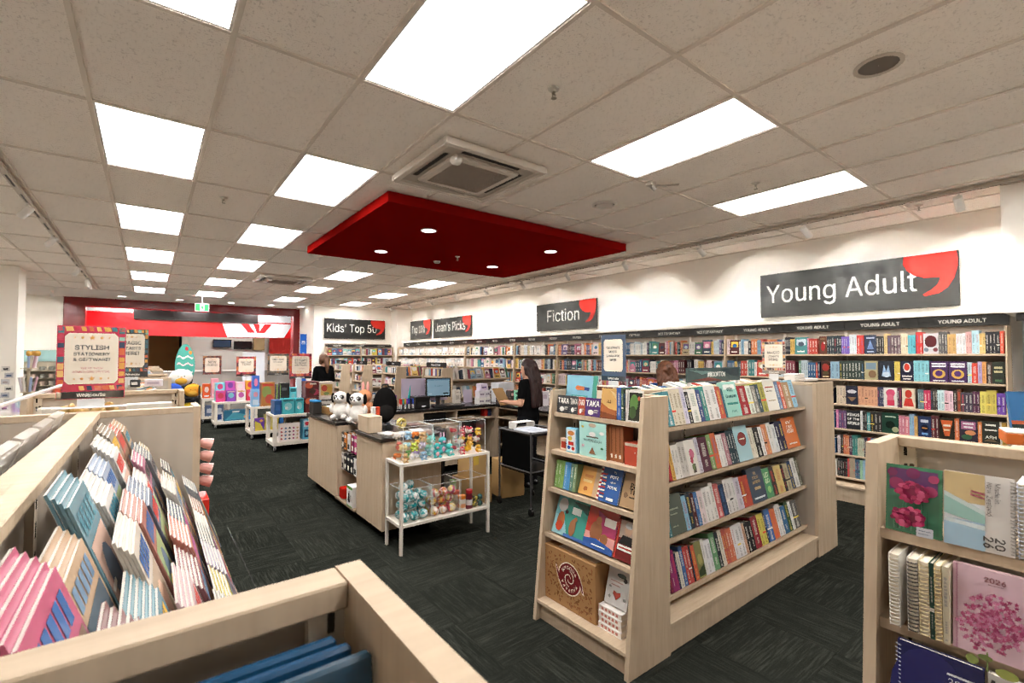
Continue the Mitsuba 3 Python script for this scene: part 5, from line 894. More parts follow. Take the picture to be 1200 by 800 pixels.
m = M(trs(1.62, 6.12, Zc, 0)); m.ch(0, 0.1, 0, 0.18, 0, 0.14, '26221f', 0.003); solo('box', m, 'paper', 'black box at the far left corner of the counter', 'box'); m = M(trs(1.62, 6.12, Zc + 0.141, 4)); m.ch(0, 0.1, 0, 0.16, 0, 0.025, '3f7fb0', 0.008); solo('folded_cloth', m, 'matte', 'folded blue cloth on the black box on the counter', 'cloth')
def plush(base, T, s, c, c2, lab, ears='round', cat='plush toy', grp=None, eye='1a1a1a', mask=None, sit=True):
    """seated stuffed animal facing local -y, s = height"""
    m = M(T); m.sph((0, 0, .27 * s), (.24 * s, .2 * s, .27 * s), c, 2); m.sph((0, -.08 * s, .25 * s), (.16 * s, .14 * s, .19 * s), c2, 2)
    for a in (-1, 1): m.sph((a * .16 * s, -.18 * s, .09 * s), (.09 * s, .16 * s, .085 * s), c, 2); m.sph((a * .25 * s, -.06 * s, .36 * s), (.07 * s, .09 * s, .15 * s), c, 2)
    k = solo(base, m, 'matte', lab, cat, grp, smooth=True)
    m = M(T); H = (0, -.03 * s, .68 * s); m.sph(H, (.22 * s, .2 * s, .2 * s), c, 2); m.sph((0, -.2 * s, .64 * s), (.1 * s, .08 * s, .075 * s), c2, 2); part(k, 'head', m, 'matte', True)
    m = M(T)
    for a in (-1, 1):
        if ears == 'round': m.sph((a * .17 * s, 0, .85 * s), (.075 * s, .04 * s, .075 * s), mask or c2, 2)
        elif ears == 'long': m.sph((a * .09 * s, 0, .95 * s), (.05 * s, .035 * s, .17 * s), c2, 2)
        elif ears == 'flop': m.sph((a * .23 * s, -.02 * s, .68 * s), (.05 * s, .08 * s, .16 * s), mask or c2, 2)
        else: m.cyl((a * .14 * s, 0, .82 * s), (a * .18 * s, 0, .98 * s), .06 * s, c2, 8, r1=.005)
    part(k, 'ears', m, 'matte', True)
    m = M(T)
    if mask:
        for a in (-1, 1): m.sph((a * .09 * s, -.185 * s, .71 * s), (.075 * s, .05 * s, .07 * s), mask, 2)
    for a in (-1, 1): m.sph((a * .085 * s, -.225 * s if not mask else -.23 * s, .72 * s), .022 * s, eye if not mask else 'f0f0f0', 1)
    m.sph((0, -.275 * s, .665 * s), (.03 * s, .02 * s, .022 * s), '201a1a', 1); part(k, 'face', m, 'gloss', True)
    return k
plush('plush_toy', trs(1.74, 5.46, Zc, -35), 0.36, 'ece8e2', 'f2efe9', 'white stuffed dog with black eye patches, left of two on the counter', 'flop', mask='1c1b1a')
plush('plush_toy', trs(1.78, 5.02, Zc + 0.01, -40), 0.36, 'ece8e2', 'f2efe9', 'white stuffed dog with black eye patches, right of two on the counter', 'flop', mask='1c1b1a')
plush('plush_toy', trs(1.98, 5.33, Zc, -60), 0.38, 'd8926a', 'e8a8a0', 'peach and pink stuffed rabbit between the two white dogs', 'long')
t = thing('backpack', 'black backpack standing behind the white stuffed dogs', 'bag')
m = M(trs(2.03, 4.88, Zc)); m.sph((0, 0, .19), (.13, .1, .19), '171616', 3); part(t, 'body', m, 'matte', True); m = M(trs(2.03, 4.88, Zc)); m.sph((-.02, -.07, .12), (.09, .06, .09), '222120', 2); part(t, 'pocket', m, 'matte', True); m = M(trs(2.03, 4.88, Zc)); m.tube([(-.04, 0, .375), (-.03, 0, .41), (.03, 0, .41), (.04, 0, .375)], .008, '2a2a2a'); part(t, 'handle', m)
# merchandise niche
t = thing('hook_rail', 'steel hook rail in the counter niche holding hanging packs', 'rack')
for z in (0.80, 0.58): m = M(); m.ch(1.985, 1.999, 4.6, 5.16, z, z + 0.03, 'b8b0a4'); part(t, 'bar', m, 'metal')
NM = [('3f7fc0', .0, .80), ('c84a86', .09, .80), ('8a2c5a', .18, .80), ('d8d4d0', .30, .80), ('c8762a', .40, .80), ('2a2a2c', .48, .80), ('3a8ac8', .0, .58), ('e8e4e0', .1, .58), ('24262a', .2, .58), ('1f2124', .3, .58), ('2a2c30', .40, .58), ('b8b4b0', .48, .58)]
for j, (c, dy, z) in enumerate(NM):
    m = M(); m.cyl((1.985, 4.65 + dy, z + 0.012), (1.66, 4.65 + dy, z + 0.02), 0.003, 'b8b0a4', 6); part(t, 'hook', m, 'metal')
    for i in range(3):
        x = 1.665 + i * 0.045; m = M(); m.box(x, x + 0.012, 4.62 + dy, 4.688 + dy, z - 0.17, z + 0.005, c); m.box(x - 0.0005, x + 0.0125, 4.625 + dy, 4.683 + dy, z - 0.05, z - 0.02, 'e8e4de'); m.box(x - 0.0005, x + 0.0125, 4.63 + dy, 4.678 + dy, z - 0.15, z - 0.1, INK[lum(c) < .2]); solo('hanging_pack', m, 'gloss', f'{colname(c)} hanging pack, {("front", "middle", "back")[i]} on the {ordinal(j % 6 + 1)} {("upper", "lower")[j // 6]} hook of the counter niche', 'pack', 'hanging packs in the counter niche')
carton('carton', trs(1.60, 4.80, 0.13, -90), 0.16, 0.14, 0.2, 'e8e6e2', [('r', 0, 1, .86, 1, '6aa84a'), ('r', 0, 1, 0, .06, '6aa84a'), ('p', [(.2, .2), (.4, .75), (.5, .75), (.6, .2)], '2a2a2c'), ('r', .7, .85, .25, .6, 'b8b4b0')], 'white and green carton at the bottom of the counter niche', 'box')
m = M(); m.box(1.60, 1.999, 4.581, 5.179, 0.11, 0.129, '8f7d66'); solo('niche_shelf', m, 'paper', 'small low shelf under the white and green carton in the counter niche', 'shelf')
m = M(trs(1.62, 4.98, 0.131)); m.ch(0, 0.1, 0, 0.12, 0, 0.11, 'b8281e', 0.01); solo('pouch', m, 'matte', 'red pouch beside the white and green carton', 'pouch')
# back run goods
t = thing('monitor', 'black till monitor with a pale blue screen on the back counter', 'monitor')
MT = trs(3.34, 6.1, Zc, -14)
m = M(MT); m.ch(-.185, .185, -.02, .02, .12, .40, '161616', .006); part(t, 'bezel', m, 'gloss'); m = M(MT); m.rect(-.165, .165, .145, .385, '8fb4cc', -.0215); m.rect(-.165, .165, .365, .385, '5f86a4', -.022); m.rect(.07, .15, .165, .185, '22303a', -.022); m.rect(-.15, -.09, .165, .178, 'c8dce8', -.022); m.rect(-.06, .06, .28, .288, '6a92ac', -.022)
key_ = part(t, 'screen', m, 'gloss'); m = M(MT); m.ch(-.03, .03, 0, .03, .01, .16, '161616'); part(t, 'neck', m, 'gloss'); m = M(MT); m.ch(-.11, .11, -.08, .08, 0, .012, '161616', .004); part(t, 'foot', m, 'gloss')
m = M(trs(3.36, 5.86, Zc, -14)); m.ch(-.2, .2, -.06, .06, 0, .018, '151515', .004)
for i in range(12):
    for j in range(4): m.box(-.19 + i * .032, -.164 + i * .032, -.05 + j * .026, -.029 + j * .026, .018, .021, '242424')
solo('keyboard', m, 'gloss', 'black keyboard in front of the till monitor', 'keyboard')
m = M(trs(3.62, 5.88, Zc)); m.sph((0, 0, .012), (.03, .05, .018), '141414', 2); m.v = [np.maximum(v, [-9, -9, Zc]) for v in m.v]; solo('computer_mouse', m, 'gloss', 'black computer mouse right of the keyboard', 'mouse', smooth=True)
t = thing('notice_board', 'pale lilac board standing behind the till monitor', 'board')
m = M(trs(3.22, 6.28, Zc + 0.06, -4)); m.ch(-.36, .36, -.006, .006, 0, .33, 'b9acc0'); part(t, 'board', m); m = M(trs(3.22, 6.28, Zc, -4)); m.box(-.3, -.27, -.03, .03, 0, .0605, '555555'); part(t, 'foot', m); m = M(trs(3.22, 6.28, Zc, -4)); m.box(.27, .3, -.03, .03, 0, .0605, '555555'); part(t, 'foot', m)
m = M(trs(2.88, 6.15, Zc, 0)); m.prism([(-.02, 0), (.05, 0), (.05, .3)], 0, .01, 'y', '2fa0a0'); solo('display_card', m, 'paper', 'teal pointed card at the left of the lilac board', 'card')
m = M(trs(3.0, 6.0, Zc)); m.ch(-.11, .11, -.1, .1, 0, .16, '151414', .01); m.ch(-.09, .09, -.102, -.099, .03, .09, '232222'); m.box(-.02, .04, -.104, -.102, .02, .035, 'd8d8d8'); solo('receipt_printer', m, 'gloss', 'black receipt printer left of the till monitor', 'printer')
for n_, (x, y, lab) in enumerate(((2.54, 5.98, 'left clear stand of coloured pens on the back counter'), (2.76, 5.92, 'right low stand of coloured pens on the back counter'))):
    t = thing('pen_stand', lab, 'pen stand'); hh = .14 if n_ == 0 else .09
    m = M(trs(x, y, Zc)); m.ch(-.1, .1, -.06, .06, 0, .012, '1a1a1a'); part(t, 'base', m, 'gloss'); m = M(trs(x, y, Zc)); m.quad((-.1, -.061, .0125), (.1, -.061, .0125), (.1, -.061, hh), (-.1, -.061, hh)); part(t, 'front', m, 'acrylic')
    for i in range(7):
        c = ('2a3a9a', '1a1a1c', '2a4ab0', 'c82a2a', '3a9a8a', 'd8a02a', '7a3a9a')[(i + n_ * 3) % 7]
        for j in range(2):
            m = M(trs(x - .084 + i * .028, y - .03 + j * .05, Zc + .0125)); m.cyl((0, 0, 0), (0, 0, hh + .035), .009, '24262c' if i % 2 else 'd8d8d8', 8); m.cyl((0, 0, hh - .03), (0, 0, hh + .04), .0105, c, 8); solo('pen', m, 'gloss', f'{colname(c)} capped pen in the {("left clear", "right low")[n_]} pen stand, {ordinal(i + 1)} across, {("front", "back")[j]} row', 'pen', 'pens in the stands')
t = thing('barcode_scanner', 'black barcode scanner on its stand at the left end of the back counter', 'scanner')
m = M(trs(2.36, 5.88, Zc)); m.cyl((0, 0, 0), (0, 0, .012), .05, '161616', 16); part(t, 'foot', m, 'gloss'); m = M(trs(2.36, 5.88, Zc)); m.cyl((0, 0, .012), (0, .02, .14), .01, '1a1a1a', 8); part(t, 'stem', m); m = M(trs(2.36, 5.88, Zc)); m.ch(-.04, .04, -.05, .06, .14, .19, '1c1c1c', .012); part(t, 'head', m, 'gloss')
carton('box', trs(3.68, 6.2, Zc), .1, .08, .2, 'dcd4c8', [('r', .2, .8, .3, .6, 'c8bcae'), ('r', .3, .7, .8, .84, '9a8a7a')], 'tall cream carton right of the till monitor on the back counter')
t = thing('notice_board', 'small pale lilac board leaning on the back counter beside the cream carton', 'board'); m = M(trs(3.84, 6.2, Zc, -4, -8)); m.ch(0, .15, 0, .006, 0, .2, 'c2b6ca'); part(t, 'board', m); m = M(trs(3.86, 6.22, Zc)); m.box(0, .1, 0.0, .04, 0, .006, '888888'); part(t, 'foot', m)
BX = [(3.88, 5.84, .10, .13, 0, 'ddd8d4', 'lying front left'), (3.985, 5.84, .10, .13, 0, 'e4e0dc', 'lying front right'), (3.90, 5.86, .1, .11, .101, 'd8d0d8', 'in the middle layer at the left'), (4.005, 5.86, .09, .11, .101, 'dcd6dc', 'in the middle layer at the right'), (3.93, 5.87, .12, .1, .202, 'd4c8dc', 'topmost with purple labels')]
for k, (x, y, w, h, z, c, d) in enumerate(BX): carton('box', trs(x, y, Zc + z), w, .12, .1, c, [('r', .1, .9, .3, .6, 'cfc6cc' if k < 4 else 'b0a0c8'), ('r', .2, .45, .35, .55, '8a7a94'), ('r', .55, .8, .35, .55, '8a7a94' if k < 4 else '6a4a9a')], f'white carton in the pile on the back counter, {d}', 'box', 'white cartons on the back counter')
for k, (x, y, z) in enumerate(((4.14, 5.66, 0), (4.30, 5.62, 0), (4.30, 5.62, .1))):
    m = M(trs(x, y, Zc + z)); m.ch(0, .14, 0, .12, 0, .098, ('4a403c', '5a4a44', '4a403c')[k], .004); m.rect(.01, .13, .02, .06, ('8a7a70', 'b8a49a', 'c89a9a')[k], -.0005)
    for i in range(6): m.box(.012 + i * .021, .022 + i * .021, .02, .1, .098, .102, RND.choice(('c87a7a', 'e8dcd0', '8a6a5a', 'd8a0a0')))
    solo('gift_tin', m, 'paper', ('dark patterned gift tin at the counter corner', 'dark gift tin under another at the counter corner', 'dark gift tin on top of another at the counter corner')[k], 'tin')
t = thing('leaflet_stand', 'mint green leaflet stand at the corner of the back counter', 'leaflet stand'); m = M(trs(4.30, 5.45, Zc, -18, -6)); m.ch(-.05, .05, 0, .012, 0, .22, '8fd8b8'); part(t, 'card', m); m = M(trs(4.30, 5.45, Zc, -18, -6)); m.disc(0, .1, .025, .03, '2a5a4a', -.0006); m.disc(0, .17, .03, .018, '2a4a44', -.0006); m.rect(-.03, .03, .04, .055, 'd8f0e4', -.0006); part(t, 'print', m)
m = M(trs(4.30, 5.47, Zc)); m.ch(-.06, .06, 0, .06, 0, .006, 'c8e8d8'); part(t, 'foot', m)
carton('box', trs(4.42, 5.2, Zc, -40), .2, .14, .2, 'd8d0d4', [('r', .15, .85, .5, .8, 'c0a8b8')], 'large pale carton at the right arm of the counter'); carton('box', trs(4.28, 5.9, Zc), .3, .2, .3, 'd4d6da', [], 'wide pale grey carton behind the gift tins')
for k, c in enumerate(('b8241c', '20305a')): m = M(trs(3.98 + .07 * k, 5.85, .7205)); m.ch(0, .06, 0, .1, 0, .1, c); solo('box', m, 'paper', ('small red', 'small navy')[k] + ' box in the open shelf under the back counter', 'box')
m = M(trs(3.6, 5.85, .7205)); m.ch(0, .2, 0, .2, 0, .03, '8a7458'); solo('paper_stack', m, 'paper', 'brown paper stack in the open shelf under the back counter', 'paper')
# floor goods inside the counter
carton('cardboard_box', trs(2.74, 4.28, 0, 10), .32, .3, .3, 'b08a58', [], 'closed kraft carton on the floor beside the black cart', 'cardboard box'); carton('cardboard_box', trs(2.78, 4.30, .301, 12), .22, .24, .25, 'c09a66', [('r', .05, .4, .55, .95, 'e0b82a')], 'kraft carton with a yellow label on top of another', 'cardboard box')
carton('cardboard_box', trs(3.2, 4.36, 0, -10), .3, .25, .42, 'b8925f', [], 'tall kraft carton standing behind the black cart', 'cardboard box')
t = thing('waste_bin', 'black waste bin with a crumpled black liner inside the counter', 'bin')
m = M(trs(2.58, 4.86, 0)); m.lathe([(.13, 0), (.17, .62), (.175, .66), (.16, .66)], '141414', 20); part(t, 'body', m, 'gloss', True)
v, f = SPH[3]; q = v * np.array([.21, .2, .16]); q = q * (1 + .35 * (meshkit.fbm(v * 3.1, 3, 2)[:, None] - .5)); m = M(trs(2.58, 4.86, .66)); m.add(q, f, '1b1b1c'); part(t, 'liner', m, 'gloss', True)
# black cart
t = thing('cart', 'black two tier cart on castors behind the middle end bookcase', 'cart'); GR = '6a6a6c'
CX = (3.09, 3.56); CY = (3.70, 4.24)
for x in CX:
    for y in CY:
        m = M(); m.cyl((x, y, .08), (x, y, .84), .011, GR, 10); part(t, 'leg', m, 'metal'); m = M(); m.cyl((x - .012, y, .035), (x + .012, y, .035), .035, '161616', 14); m.ch(x - .016, x + .016, y - .016, y + .016, .04, .0795, '222222'); part(t, 'castor', m, 'gloss')
for z in (.81, .42):
    m = M(); m.ch(CX[0] + .012, CX[1] - .012, CY[0] + .012, CY[1] - .012, z - .02, z, '101010'); part(t, 'shelf', m, 'gloss')
    for a, b in (((CX[0], CY[0]), (CX[1], CY[0])), ((CX[0], CY[1]), (CX[1], CY[1])), ((CX[0], CY[0]), (CX[0], CY[1])), ((CX[1], CY[0]), (CX[1], CY[1]))): m = M(); m.cyl((*a, z + .012), (*b, z + .012), .009, GR, 8); part(t, 'rail', m, 'metal')
m = M(); m.box(CX[0] + .02, CX[0] + .024, CY[0] + .02, CY[1] - .02, .43, .79, '0e0e0e'); part(t, 'side_panel', m, 'matte')
m = M(trs(3.16, 3.78, .8105)); m.ch(0, .26, 0, .3, 0, .02, 'd8dce4', .006)
for i in range(9):
    for j in range(11): m.sph((.02 + i * .0275, .02 + j * .026, .02), (.011, .011, .007), 'c2c8d4', 1)
solo('bubble_wrap', m, 'gloss', 'sheet of white bubble wrap on the black cart', 'packaging', smooth=False)
t = thing('document_tray', 'white document tray at the back of the black cart', 'tray'); m = M(trs(3.2, 4.08, .8105)); m.ch(0, .26, 0, .14, .0, .006, 'e4e0da'); m.ch(0, .26, 0, .14, .07, .076, 'ece8e2'); part(t, 'deck', m); m = M(trs(3.2, 4.08, .8105)); m.box(0, .004, 0, .14, .0061, .0699, 'dcd8d2'); part(t, 'side', m); m = M(trs(3.2, 4.08, .8105)); m.box(.256, .26, 0, .14, .0061, .0699, 'dcd8d2'); part(t, 'side', m)
# ================================================================== WHITE STAND OF TOYS
t = thing('display_stand', 'white two tier metal stand of clear toy bins in front of the counter', 'stand'); WH = 'dcd4c8'
SX, SY = (1.65, 2.505), (3.62, 3.91)
for x in SX:
    for y in SY: m = M(); m.ch(x - .0125, x + .0125, y - .0125, y + .0125, 0, .738, WH); part(t, 'leg', m, 'gloss')
for z in (.725, .23):
    m = M(); m.ch(SX[0] + .013, SX[1] - .013, SY[0] + .013, SY[1] - .013, z - .004, z + .004, WH); part(t, 'shelf', m, 'gloss')
    for y in SY: m = M(); m.ch(SX[0] + .013, SX[1] - .013, y - .0124, y + .0124, z - .013, z + .0125, WH); part(t, 'rail', m, 'gloss')
    for x in SX: m = M(); m.ch(x - .0124, x + .0124, SY[0] + .013, SY[1] - .013, z - .013, z + .0125, WH); part(t, 'rail', m, 'gloss')
BINS = [(1.668, 1.932), (1.944, 2.21), (2.222, 2.485)]; BN = ('left', 'middle', 'right')
for z, hh, lv in ((.7295, .30, 'upper'), (.2345, .28, 'lower')):
    for b, (xa, xb) in enumerate(BINS):
        t = thing('acrylic_bin', f'clear acrylic bin of toys, {BN[b]} one on the {lv} tier of the white stand', 'bin', 'clear bins on the white stand'); ya, yb = 3.635, 3.895
        for nm, q_ in (('front', ((xa, ya, z), (xb, ya, z), (xb, ya, z + hh), (xa, ya, z + hh))), ('back', ((xa, yb, z), (xb, yb, z), (xb, yb, z + hh), (xa, yb, z + hh))), ('side', ((xa, ya, z), (xa, yb, z), (xa, yb, z + hh), (xa, ya, z + hh))), ('side', ((xb, ya, z), (xb, yb, z), (xb, yb, z + hh), (xb, ya, z + hh)))):
            m = M(); m.quad(*q_); part(t, nm, m, 'acrylic')
        m = M(); e = .0016
        for (p, q_) in (((xa, ya), (xb, ya)), ((xa, yb), (xb, yb)), ((xa, ya), (xa, yb)), ((xb, ya), (xb, yb))): m.box(min(p[0], q_[0]) - e, max(p[0], q_[0]) + e, min(p[1], q_[1]) - e, max(p[1], q_[1]) + e, z + hh, z + hh + .003, 'dfe6e6')
        part(t, 'rim', m, 'gloss')
        m = M()
        for p in ((xa, ya), (xb, ya)): m.box(p[0] - e, p[0] + e, p[1] - e, p[1] + e, z, z + hh, 'd8e0e0')
        part(t, 'edge', m, 'gloss')
def ball(base, c, r_, cols, seed, lab, grp, cat='toy ball'):
    v, f = SPH[2]; rr_ = np.random.default_rng(seed); d = rr_.normal(size=3); d /= np.linalg.norm(d); e2 = np.cross(d, [.3, .5, .8]); n_ = meshkit.noise(v * 3.5 + 7 * seed, seed)
    col = np.where((n_ > .5)[:, None], C(cols[0]), C(cols[1])); col = np.where(((v @ d) > .55)[:, None], C(cols[2]), col); col = np.where((np.abs(v @ e2) < .12)[:, None], C(cols[3]), col)
    m = M(); m.add(v * r_ + np.asarray(c), f, col); return solo(base, m, 'gloss', lab, cat, grp, smooth=True)
BR = random.Random(31); zz = .2348
for k in range(20):
    l, i, j = k // 6, (k % 6) % 3, (k % 6) // 3; off = .0 if l % 2 == 0 else .006
    if l == 3: i, j = (0, 0) if k == 18 else (1, 1)
    ball('toy_ball', (1.712 + i * .0855 + off * (1 if i < 2 else 0), 3.69 + j * .10 + (.0 if l % 2 == 0 else .04 * (1 - j) + .0), zz + .0415 + l * .0795), .0382, ('d8e4e4', '2aa0a4', 'eceae6', '1f8a92'), k, f'teal and white surprise ball, {("bottom", "second", "third", "top")[l]} layer, {("front", "back")[j]} row, {("left", "middle", "right")[i]}', 'teal and white surprise balls')
for k in range(15):
    l, i, j = k // 6, (k % 6) % 3, (k % 6) // 3
    ball('toy_ball', (1.988 + i * .086, 3.69 + j * .10 + (.0 if l % 2 == 0 else .04 * (1 - j)), zz + .0405 + l * .078), .0375, (('e8dcc0', 'e0b040', 'ece6dc', 'c85a5a'), ('e8d8d0', 'c8443a', 'f0e8e0', 'd8a04a'), ('e8e0d0', 'e8d070', 'd8606a', 'b04a6a'))[k % 3], 50 + k, f'cream and yellow surprise ball, {("bottom", "second", "top")[l]} layer, {("front", "back")[j]} row, {("left", "middle", "right")[i]}', 'cream and yellow surprise balls')
def tin(x, y, z, r_, h, c, cap, band, lab):
    m = M(trs(x, y, z)); m.lathe([(.001, 0), (r_, 0), (r_, h), (.001, h)], c, 18); m.lathe([(r_ * 1.02, h * .25), (r_ * 1.02, h * .6)], band, 18); k = solo('toy_tub', m, 'gloss', lab, 'toy tub', 'toy tubs in the right lower bin'); m = M(trs(x, y, z + h)); m.lathe([(r_ * 1.05, 0), (r_ * 1.05, .03), (.001, .032)], cap, 18); part(k, 'lid', m, 'gloss')
tin(2.262, 3.68, zz, .033, .10, 'd8d0c4', 'd87a2a', 'e8a070', 'white toy tub with an orange lid in the right lower bin'); tin(2.335, 3.675, zz, .03, .14, '6a1a2a', 'b8202a', 'e4e0e0', 'tall dark red toy tub with a red lid in the right lower bin'); tin(2.262, 3.78, zz, .034, .12, 'e0d8c8', 'c84a3a', 'b8c8b0', 'white toy tub with a red lid behind the orange lidded one')
tin(2.275, 3.86, zz, .03, .2, 'a8c8a8', '5a8a4a', '6a4a3a', 'tall green lidded jar at the back of the right lower bin')
for k in range(7):
    l, i, j = k // 4, k % 2, (k % 4) // 2
    ball('toy_ball', (2.395 + i * .056, 3.675 + j * .075, zz + .0275 + l * .055), .027, (('1f3f42', '14282c', '2a5a5a', '3a7a6a') if k % 2 else ('d8c04a', '1a1a1c', 'e8d8a0', '1a1a1c')), 90 + k, f'small {"dark green" if k % 2 else "black and yellow"} ball in the right lower bin, {("lower", "upper")[l]} layer, {("front", "back")[j]} row, {("left", "right")[i]}', 'small dark balls')
PLC = [('c8a070', 'e0c8a0'), ('e8e4e0', 'd0d8e4'), ('8fb4d0', 'c8d8e4'), ('d87a3a', 'f0c8a0'), ('6aa05a', 'b0d090'), ('b8a0d0', 'd8ccE4'), ('e8d8a0', 'f4ecd0'), ('b8c84a', 'd8e08a'), ('c8c0d8', 'e8e4f0'), ('d86a5a', 'f0b8a8'), ('a8d0d8', 'd8ecf0'), ('e8b84a', 'f4dc9a')]
def pile(x, y, z, n):
    y += BR.uniform(-.008, .008)
    if n % 2: return trs(x - .043, y, z + .040) @ trs(ry=90) @ trs(rz=BR.choice((0, 90, -90, 180))) @ np.diag([1.2, 1.2, .95, 1])
    return trs(x, y, z, BR.uniform(-12, 12)) @ np.diag([1.32, 1.5, 1, 1])
k = 0
for l in range(3):
    for j in range(2):
        for i in range(3):
            if l == 2 and (j == 0 and i != 2): continue
            c, c2 = PLC[k % 12]; plush('plush_toy', pile(1.714 + i * .086, 3.705 + j * .12, .7302 + l * .082, i + j + l), .080, c, c2, f'small {colname(c.lower())} stuffed toy in the upper left bin, {("bottom", "middle", "top")[l]} layer, {("front", "back")[j]} row, {("left", "middle", "right")[i]}', ('round', 'long', 'flop', 'point')[k % 4], grp='stuffed toys in the upper left bin'); k += 1
for k, (x, y, z, s) in enumerate(((2.022, 3.705, .7302, .14), (2.143, 3.705, .7302, .125), (2.022, 3.83, .7302, .20), (2.145, 3.835, .7302, .17))):
    plush('plush_toy', trs(x, y, z, (-15, 20, 5, 0)[k]), s, ('4fb8b8', '5cc0bc', '6accc4', '58b4b8')[k], ('d8a8b0', 'e8d8dc', 'a8e0dc', 'd8b0c8')[k], ('teal stuffed toy with a pink belly at the front left of the middle bin', 'teal stuffed toy with a white belly at the front right of the middle bin', 'tallest teal stuffed toy with pale ears in the middle bin', 'teal stuffed toy with lilac belly at the back right of the middle bin')[k], ('round', 'long', 'point', 'long')[k], grp=None)
k = 0
for l in range(3):
    for j in range(2):
        for i in range(3):
            c, c2 = (('c83a4a', 'e8d8c8'), ('e8b83a', 'f4e0a0'), ('e0a83a', 'f0d890'), ('d8d0c8', 'c84a5a'), ('e8c04a', 'f0e0b0'), ('8a3a4a', 'e0a8a0'))[(i + j * 2 + l) % 6 if i else (l * 3) % 6]
            plush('key_ring_toy', pile(2.268 + i * .086, 3.70 + j * .12, .7302 + l * .078, i + j + l), .076, c, c2, f'small {colname(c)} stuffed key ring toy in the upper right bin, {("bottom", "middle", "top")[l]} layer, {("front", "back")[j]} row, {("left", "middle", "right")[i]}', ('round', 'point', 'flop')[k % 3], grp='stuffed key ring toys'); k += 1
